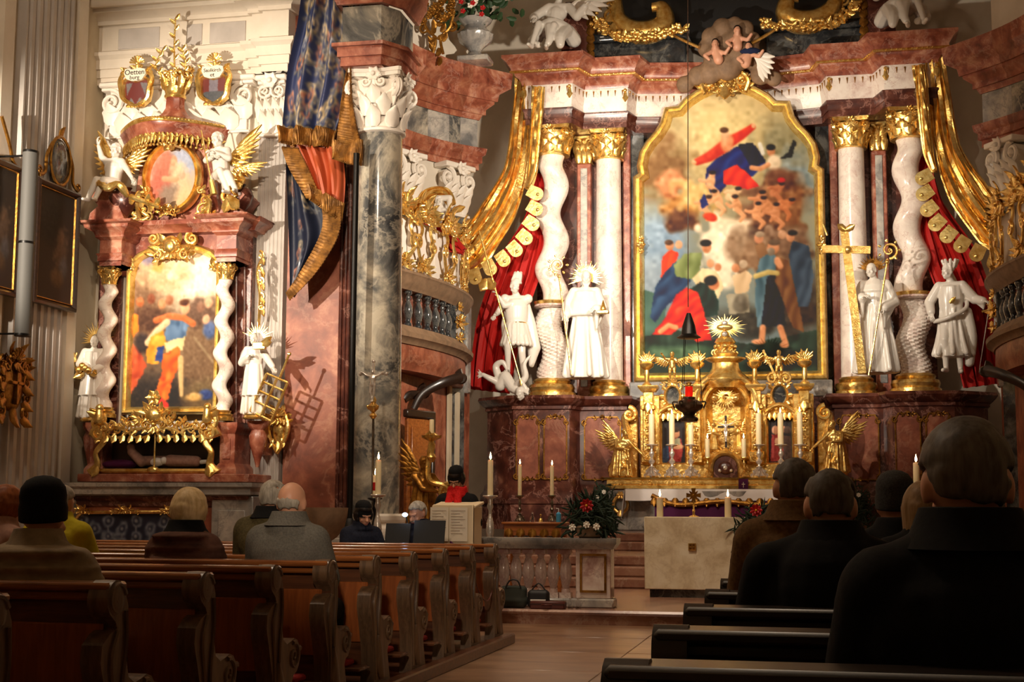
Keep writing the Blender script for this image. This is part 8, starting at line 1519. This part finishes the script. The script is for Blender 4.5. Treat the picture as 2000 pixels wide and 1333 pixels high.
# a tall candle and crozier-like bracket seen over the shoulders on the right
q = at(1792, 1010, 16.4); zc_ = at(1792, 948, 16.4).z; t = stick('floor_candlestick', 'tall dark floor candlestick between the seated men on the right', (q.x, 16.4, STEP), zc_-STEP, .19, 'tarnished_silver', pan=.09); candle('large_candle', 'thick lit candle seen between the seated men on the right', (q.x, 16.4, zc_+.005), .034, at(1792, 905, 16.4).z-zc_)
# ---------------------------------------------------------------- lectern
q0, q1 = at(843, 1062, 14.95), at(922, 1062, 14.95); zt3 = at(880, 986, 14.95).z; lc = thing('lectern', 'cream reading desk with an open printed banner in front of the reader', 'lectern', ((q0.x+q1.x)/2, 15.1, 0)); xm2 = (q0.x+q1.x)/2; w2 = (q1.x-q0.x)/2
mb = MB(); mb.box(xm2-w2, xm2+w2, 14.98, 15.04, 0, zt3, .008); mb.box(xm2+w2-.04, xm2+w2, 15.0, 15.4, 0, zt3-.02, .008); mb.box(xm2-w2, xm2-w2+.04, 15.0, 15.4, 0, zt3-.02, .008); part('stand', mb, 'lectern_cream', lc)
mb = MB(); mb.M = Matrix.Translation((xm2, 15.2, zt3)) @ Matrix.Rotation(.12, 4, 'X') @ Matrix.Translation((-xm2, -15.2, -zt3)); mb.box(xm2-w2-.02, xm2+w2+.02, 15.02, 15.42, zt3-.02, zt3+.01, .006); part('desk', mb, 'lectern_cream', lc)
for sg in (-1, 1):
    mb = MB(); xa = xm2-.04+sg*.105; mb.grid(lambda u, v: (xa-.1+.2*u, 14.972-.012*math.sin(PI*u), zt3-.03-.36*v), 8, 2, .004); part('page', mb, 'paper', lc)
    for k in range(9): m2 = MB(); m2.box(xa-.08, xa+.08-.03*((k*5) % 3), 14.955, 14.957, zt3-.07-.03*k, zt3-.066-.03*k); part('printed_line', m2, 'sandstone', lc)
mb = MB(); mb.M = Matrix.Translation((xm2+.06, 14.968, zt3-.5)); mb.rosette((0, 0), .07, 6, 0); mb.leaf((0, 0, .0), 2.2, .14, .04, .05); mb.leaf((.02, 0, -.02), -1, .12, .04, .05); part('painted_flower', mb, 'purple_cloth', lc)
# ---------------------------------------------------------------- pews
XPL, XPR, SP, YL0, YR0, ZTOP = -2.9, -.385, .9, 5.593, 2.994, .92
m_ = MB(); m_.box(-8.9, -2.79, 3.4, 13.15, 0, .07, .01); m_.box(-2.86, -2.76, 3.4, 13.2, .0, .095, .012); struct('floor_pew_platform_left', m_, 'pew_wood')
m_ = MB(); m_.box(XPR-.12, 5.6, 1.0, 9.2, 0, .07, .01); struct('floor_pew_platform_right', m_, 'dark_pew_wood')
def end_profile():
    P = [(-.05, .07), (-.035, .2), (-.05, .34), (-.11, .5), (-.15, .6), (-.14, .67), (-.08, .71), (-.015, .73), (-.03, .755)]
    P += [(-.03+.08*math.cos(a), .85+.08*math.sin(a)) for a in [math.radians(d) for d in range(225, 20, -25)]]
    P += [(.075, .82), (.085, .7), (.075, .6), (.1, .52), (.16, .49)]+[(.27+.095*math.cos(a), .415+.1*math.sin(a)) for a in [math.radians(d) for d in range(120, -91, -30)]]+[(.25, .28), (.29, .16), (.33, .07)]
    return P
def make_pew(name, label, x_end, x_far, y, sgn, mats, group, detail=True):
    """pew whose backrest stands at y; people sit on its far side"""
    t = thing(name, label, 'pew', (x_end, y, .07), group); top, frm, pan, endm = mats; xa, xb = sorted((x_end-sgn*.04, x_far))
    mb = MB(); mb.box(xa, xb, y-.1, y+.075, ZTOP-.035, ZTOP, .012); part('top_rail', mb, top, t)
    mb = MB(); mb.box(xa, xb, y-.065, y+.05, ZTOP-.075, ZTOP-.035, .01); part('rail_moulding', mb, top, t)
    mb = MB(); mb.box(xa, xb, y-.02, y+.02, .14, ZTOP-.075); part('backrest', mb, frm, t)
    n = 5; w = (xb-xa)/n
    for k in range(n):
        x0, x1 = xa+w*k+.05, xa+w*(k+1)-.05; mb = MB(); mb.box(x0, x1, y-.036, y-.018, .36, ZTOP-.17, .012); part('back_panel', mb, pan, t)
    mb = MB(); mb.box(xa, xb, y+.03, y+.42, .43, .465, .012); part('seat', mb, frm, t)
    mb = MB(); mb.box(xa, xb, y-.33, y-.12, .2, .225, .008); part('kneeler_board', mb, frm, t); mb = MB(); mb.box(xa+.1, xb-.1, y-.33, y-.13, .225, .265, .018); part('kneeler_cushion', mb, 'kneeler_red', t)
    for xe in (x_end, x_far):
        mb = MB(); s2 = sgn if xe == x_end else -sgn; mb.prism([(y+a, b) for a, b in end_profile()], xe-.046, xe+.046, 'yz')
        o = part('end_panel', mb, endm, t)
        if detail and xe == x_end:
            mb = MB(); M = Matrix(((0, -1 if sgn < 0 else 1, 0, xe+(.048 if sgn < 0 else -.048)), (1, 0, 0, y), (0, 0, 1, 0), (0, 0, 0, 1)))
            mb.M = M; mb.scroll((-.03, 0, .845), .075, PI*.1, 1.5, .16, 1); mb.scroll((.265, 0, .415), .08, PI*.6, 1.5, .16, -1); mb.tube(spl([(.05, 0, .8), (.06, 0, .66), (.03, 0, .45), (.05, 0, .2)], 5), .012, 6); mb.tube(spl([(-.02, 0, .72), (-.07, 0, .6), (-.03, 0, .4), (-.01, 0, .12)], 5), .012, 6); mb.leaf((.1, 0, .12), PI/2+.3, .3, .12, -.02); c = part('carved_scroll', mb, endm, o)
        if detail: mb = MB(); mb.lathe([(.03, -.056), (.06, -.053), (.078, -.042), (.08, 0), (.078, .042), (.06, .053), (.03, .056)], 16) ; M = Matrix.Translation((xe, y-.03, .85)) @ Matrix.Rotation(PI/2, 4, 'Y'); mb.v = [M @ v for v in mb.v]; part('scroll_head', mb, endm, o)
    return t
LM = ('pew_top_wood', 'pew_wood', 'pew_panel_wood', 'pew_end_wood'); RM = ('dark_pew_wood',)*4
ordl = ('nearest', 'second', 'third', 'fourth', 'fifth', 'sixth', 'seventh', 'eighth', 'ninth', 'frontmost')
p0 = make_pew('church_pew', 'left bench at the picture edge, nearest of the left pews', XPL, -8.8, YL0-SP, -1, LM, 'left pews')
for i in range(9): dup(p0, (0, SP*(i+1), 0), 'brown wooden pew with scrolled end, %s of the left row counted from the viewer' % ordl[i+1])
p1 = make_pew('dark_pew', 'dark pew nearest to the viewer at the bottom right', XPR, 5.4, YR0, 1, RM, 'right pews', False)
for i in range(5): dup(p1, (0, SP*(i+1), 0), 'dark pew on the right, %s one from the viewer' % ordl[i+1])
b = Vector((XPL-.02, YL0+8*SP, .72)); t = thing('barrier_cord', 'thin cord looped over the frontmost left pew end', 'cord', b); mb = MB(); mb.tube(spl([b+Vector((.05, -.9, .02)), b+Vector((.06, -.6, -.22)), b+Vector((.06, -.25, -.28)), b+Vector((.05, .05, -.05)), b+Vector((.05, .1, .1))], 6), .006, 6); part('cord', mb, 'leather', t); mb = MB(); mb.tube([b+Vector((.05, -.9, .02)), b+Vector((.05, -.93, .05))], .012, 6); part('hook', mb, 'iron', t)
# ---------------------------------------------------------------- people
def hair_mb(c, R, s, kind, seed=1):
    mb = MB(); rnd = random.Random(seed); c = Vector(c); K = Vector((0, .014, .022)); N = {'bald': 700, 'short': 700, 'bob': 600, 'long': 600, 'balding': 800}[kind]
    for k in range(N):
        z = rnd.uniform(-.95, 1); a = rnd.uniform(0, 2*PI); q = math.sqrt(1-z*z); d = Vector((q*math.cos(a), q*math.sin(a), z)); r = .014; o = 1.02
        if kind in ('short', 'balding', 'bald') and abs(d.x) > .72 and -.62 < z < .12 and d.y < .5: continue
        if kind == 'bald':
            if not (-.62 < z < -.02 and d.y > -.1): continue
            r = .011; o = .96
        elif kind == 'balding':
            if z < -.62 or (d.y < -.1 and z < .2) or (z > .72 and d.y < .35) : continue
            r = .011; o = 1.0
        elif kind == 'short':
            if z < -.6 or (d.y < -.35 and z < .5): continue
        else:
            if d.y < -.3 and z < .55: continue
            o = 1.05 if z > 0 else 1.12; r = .024
        p = K+Vector((d.x*.078*o, d.y*.097*o, d.z*.096*o)); mb.ball(c+(R @ p)*s, r*s, 7, 5)
        if kind == 'long' and z < .1: p2 = p+Vector((0, .03, -.22)); mb.limb(c+(R @ p)*s, c+(R @ p2)*s, .024*s, .012*s, 6)
    return mb
def person(label, head_px, Y, seat=True, face=PI, s=1.0, coat='black_coat', hair=('short', 'hair_grey'), hat=None, puffy=False, collar=None, tilt=(0, .1), fine=.012, J=None, beard=None, scarf=None, glasses=False, wide=1.0, hood=False, legs='black_coat'):
    """clothed figure; its head is set on the sight line of head_px at distance Y"""
    hp = at(head_px[0], head_px[1], Y)
    if seat: j = dict(pel=(0, .06, .5), che=(0, .02, .86), nek=(0, .0, 1.03), hed=(0, -.035, 1.13), hl=(-.1, .04, .5), hr=(.1, .04, .5), kl=(-.11, -.42, .53), kr=(.11, -.42, .53), fl=(-.11, -.4, .1), fr=(.11, -.4, .1), sl=(-.155*wide, .02, .925), sr=(.155*wide, .02, .925), el=(-.2*wide, -.06, .72), er=(.2*wide, -.06, .72), wl=(-.1, -.27, .62), wr=(.1, -.27, .62))
    else: j = dict(sl=(-.17*wide, 0, 1.4), sr=(.17*wide, 0, 1.4), hed=(0, -.04, 1.65), el=(-.25, -.06, 1.15), er=(.25, -.06, 1.15), wl=(-.14, -.3, 1.1), wr=(.14, -.3, 1.1))
    j.update(J or {}); HR = eul(tilt[0], tilt[1]); V = lambda k: Vector(j[k] if k in j else BASEJ[k])
    base = hp-Matrix.Rotation(face, 3, 'Z') @ (V('hed')*s); M = Matrix.Translation(base) @ Matrix.Rotation(face, 4, 'Z') @ Matrix.Scale(s, 4)
    t = thing('person', label, 'person', base); fg = figure(j, None, 0, headR=HR, curl=.6); me = remesh(fg[0], fine, 2, fg[1]); me.transform(M); part('body', me, 'skin', t, sharp=0)
    mb = MB(); W = .17*wide
    mb.limb(V('pel')+Vector((0, 0, -.02)), V('che'), .165*wide, .17*wide, 16); mb.limb(V('che')-Vector((.07*wide, 0, 0)), V('che')+Vector((.07*wide, 0, 0)), .145, .145); mb.limb(V('sl'), V('sr'), .092, .092); mb.limb(V('che'), V('nek')-Vector((0, 0, .03)), .17, .085); 
    for q in 'lr': mb.chain([V('s'+q), V('e'+q), V('e'+q).lerp(V('w'+q), .86)], [.095, .085, .06]); mb.limb(V('nek')-Vector((0, -.02, .03)), V('s'+q), .085, .085); mb.limb(V('h'+q), V('h'+q).lerp(V('k'+q), .45), .13, .115)
    if not seat: mb.lathe([(.26, .45), (.25, .5), (.2, 1.0), (.19, 1.1)], 24, (0, .01, 0), wide, .8)
    mb.lathe([(.13, -.05), (.108, .0), (.09, .05), (.07, .05)], 20, V('nek')+Vector((0, .012, .0)), 1, 1.05)
    if hood: mb.ball(V('nek')+Vector((0, .12, -.06)), (.14, .09, .09))
    if puffy:
        for k in range(9): z = V('pel').z+.0+.062*k; f_ = 1.0 if z < .9 else .93; mb.ball((0, V('che').y+.02, z), (.225*wide*f_, .195*f_, .033), 24, 8)
        for q in 'lr':
            for k in range(5): p = V('s'+q).lerp(V('e'+q), k/5); mb.ball(p, (.108, .108, .036), 14, 7)
    me = remesh(mb, .012 if puffy else .014, 1 if puffy else 3); me.transform(M); part('coat', me, coat, t, sharp=0)
    if collar: mb = MB(); mb.lathe([(.135, -.03), (.112, .0), (.1, .03), (.094, .046), (.084, .048), (.076, .02)], 22, V('nek')+Vector((0, .012, .01)), 1, 1.05); xf(mb, M); part('collar', mb, collar, t)
    mb = MB()
    for q in 'lr':
        m2 = MB(); m2.chain([V('h'+q), V('k'+q), V('f'+q)], [.1, .075, .055]); xf(m2, M); part('trouser_leg', m2, legs, t); m2 = MB(); f = V('f'+q); m2.limb(f+Vector((0, .03, -.04)), f+Vector((0, -.16, -.05)), .05, .042); xf(m2, M); part('shoe', m2, 'black', t)
    if hair: me = remesh(hair_mb(V('hed'), HR, 1, hair[0], len(label)), .009, 2); me.transform(M); part('hair', me, hair[1], t, sharp=0)
    if hat:
        mb = MB(); c = V('hed'); Q = Matrix.Translation(c) @ HR.to_4x4() @ Matrix.Rotation(-.18, 4, 'X'); mb.lathe([(.09, -.055), (.098, -.048), (.1, .0), (.094, .024), (.096, .05), (.09, .085), (.068, .115), (.035, .13), (.004, .134)], 30, (0, .014, .04), .92, 1.1, lambda a, z: 1+.012*math.cos(30*a)); mb.v = [Q @ v for v in mb.v]; xf(mb, M); part('knit_hat', mb, hat, t)
    if scarf:
        mb = MB(); n = V('nek')
        for k in range(3): mb.tube([n+Vector(((.09+.006*k)*math.cos(2*PI*i/20), (.095+.006*k)*math.sin(2*PI*i/20)-.012, .05-.035*k+.01*math.sin(3*2*PI*i/20))) for i in range(20)], .03, 8, closed=True)
        for dx in (-.05, .045): mb.chain([n+Vector((dx, -.1, -.02)), n+Vector((dx*1.3, -.17, -.2)), n+Vector((dx*1.2, -.19, -.42))], [.045, .05, .045])
        me = remesh(mb, .011, 2); me.transform(M); part('scarf', me, scarf, t, sharp=0)
    if beard: mb = MB(); d = MB(); head(d, V('hed'), 1, HR, mb); me = remesh(mb, .008, 2); me.transform(M); part('beard', me, beard, t, sharp=0)
    if face != PI:
        E = lambda x, y, z: V('hed')+HR @ Vector((x, y, z)); mb = MB()
        for g in (-1, 1): mb.ball(E(g*.031, -.0865, .001), .0062, 8, 6)
        xf(mb, M); part('eyes', mb, 'eye_dark', t); mb = MB(); mb.limb(E(-.018, -.094, -.067), E(.018, -.094, -.067), .0045, .0045, 6); xf(mb, M); part('lips', mb, 'lip', t)
        if glasses:
            mb = MB()
            for g in (-1, 1): mb.tube([E(g*.034+.024*math.cos(2*PI*i/16), -.1, .0+.018*math.sin(2*PI*i/16)) for i in range(16)], .0022, 5, closed=True); mb.tube([E(g*.057, -.1, .005), E(g*.078, -.02, .008)], .002, 5)
            mb.tube([E(-.01, -.102, .004), E(.01, -.102, .004)], .002, 5); xf(mb, M); part('glasses', mb, 'iron', t)
    return t
def xf(mb, M): mb.v = [M @ v for v in mb.v]; return mb
R_ = YL0+.27
person('person from behind in a black knit hat and quilted beige jacket at the lower left', (88, 1012), R_+.05, s=1.1, coat='beige_coat', hair=None, hat='knit_black', puffy=True, collar='beige_coat', wide=1.1)
person('person from behind with ginger hair and pink coat cut off by the left edge', (14, 992), R_+3*SP, s=1.06, coat='pink_coat', hair=('bob', 'hair_ginger'), face=PI-.4)
person('person with grey hair in a bright yellow jacket behind the black knit hat', (122, 985), R_+4*SP, s=1.05, coat='yellow_jacket', hair=('short', 'hair_grey'), wide=1.05)
person('person from behind with short blonde hair and brown quilted jacket', (371, 1001), R_+3*SP, s=1.12, coat='brown_puffer', hair=('bob', 'hair_blonde'), puffy=True, collar='black_coat', wide=.84)
person('person from behind with a bald head and grey wool coat', (571, 984), R_+3*SP, s=1.13, coat='grey_coat', hair=('bald', 'hair_grey'), collar='grey_coat', wide=.96, fine=.01)
person('person with grey curly hair and olive coat half hidden behind the bald head', (534, 976), R_+4*SP, s=1.05, coat='olive_coat', hair=('short', 'hair_grey'), collar='black_coat')
QR = YR0+.27
person('person from behind with balding head and ochre brown coat beside the stone altar', (1552, 956), QR+3*SP, s=1.04, coat='ochre_coat', hair=('balding', 'hair_salt'), collar='ochre_coat', wide=.94, fine=.01, tilt=(.12, .1))
person('person from behind with balding head and black coat in the middle right', (1622, 990), QR+2*SP, s=1.06, coat='black_coat', hair=('balding', 'hair_salt'), collar='black_coat', wide=1.22, fine=.01)
person('person from behind in a dark grey knit hat seated further forward on the right', (1748, 990), QR+5*SP, s=1.1, coat='black_coat', hair=None, hat='knit_grey')
person('person with long blonde hair seated beside the dark grey knit hat', (1806, 1000), QR+4*SP+.1, s=1.0, coat='black_coat', hair=('long', 'hair_long_blonde'))
person('person close to the viewer at the right edge, dark silhouette with short grey hair', (1888, 948), QR+.02, s=1.14, coat='black_coat', hair=('short', 'hair_salt'), collar='black_coat', wide=1.0, fine=.008, hood=False)
# musicians and reader
person('person facing us in a dark beanie and navy jacket left of the music stands', (710, 1008), 14.5, face=.75, s=.96, coat='navy_coat', hair=('bob', 'hair_dark'), hat='knit_black', tilt=(0, .25), fine=.009)
person('person with grey hair and beard looking down behind the music stands', (815, 1004), 14.35, face=-.25, s=1.0, coat='navy_coat', hair=('short', 'hair_grey'), beard='hair_grey', tilt=(-.2, .35), fine=.009, J=dict(wl=(-.2, -.4, .7), wr=(.2, -.4, .7)))
person('person reading at the lectern in a dark cap with glasses and red scarf', (891, 938), 15.42, seat=False, face=-.1, s=.94, coat='black_coat', hair=('bob', 'hair_dark'), hat='knit_black', scarf='scarf_red', glasses=True, tilt=(0, .45), fine=.009)
def music_stand(label, x0, x1, y0, y1, Y):
    a, c = at(x0, y1, Y), at(x1, y0, Y); xm = (a.x+c.x)/2; t = thing('music_stand', label, 'music stand', (xm, Y+.1, 0)); zf = 0; mb = MB(); mb.M = Matrix.Translation((xm, Y, a.z)) @ Matrix.Rotation(-.25, 4, 'X'); w = (c.x-a.x)/2; h = c.z-a.z
    mb.box(-w, w, -.006, .006, 0, h, .003); mb.box(-w, w, .0, .05, 0, .012, .003); part('desk', mb, 'black', t); mb = MB(); mb.tube([(xm, Y+.03, a.z+.05), (xm, Y+.06, .25)], .012, 8); part('pole', mb, 'iron', t)
    for k in range(3): an_ = 2*PI*k/3; mb = MB(); mb.tube([(xm, Y+.06, .3), (xm+.25*math.cos(an_), Y+.06+.25*math.sin(an_), .01)], .009, 6); part('leg', mb, 'iron', t)
    return t
music_stand('black music stand on the left, before the beanie and beard', 751, 800, 1022, 1062, 13.9)
t = music_stand('black music stand on the right in front of the bearded musician', 806, 868, 1016, 1062, 13.92)
q = at(791, 1006, 14.05); t = thing('stand_lamp', 'small glowing blue-white clip lamp between the music stands', 'lamp', q); mb = MB(); mb.ball(q, (.03, .012, .022), 10, 8); part('glowing_lens', mb, 'screen', t); mb = MB(); mb.tube(spl([q+Vector((0, .02, 0)), q+Vector((.02, .02, -.08)), q+Vector((.04, -.05, -.14))], 4), .007, 6); part('gooseneck', mb, 'iron', t)
for (px, py, Y) in ((791, 1006, 13.92),): lamp('stand_lamp_glow', 'POINT', at(px, py, Y), (0, 0, 0), .5, (.6, .75, 1), .02)

for px, Y, lab in ((710, 14.55, 'the dark beanie'), (815, 14.42, 'the bearded musician')):
    q = at(px, 1060, Y); t = thing('wooden_stool', 'wooden stool under ' + lab, 'stool', (q.x, Y, 0)); mb = MB(); mb.box(q.x-.18, q.x+.18, Y-.17, Y+.17, .42, .46, .012); part('seat', mb, 'pew_wood', t)
    for dx in (-.14, .14):
        for dy in (-.13, .13): mb = MB(); mb.tube([(q.x+dx, Y+dy, .43), (q.x+dx*1.2, Y+dy*1.2, 0)], .018, 8); part('leg', mb, 'pew_wood', t)
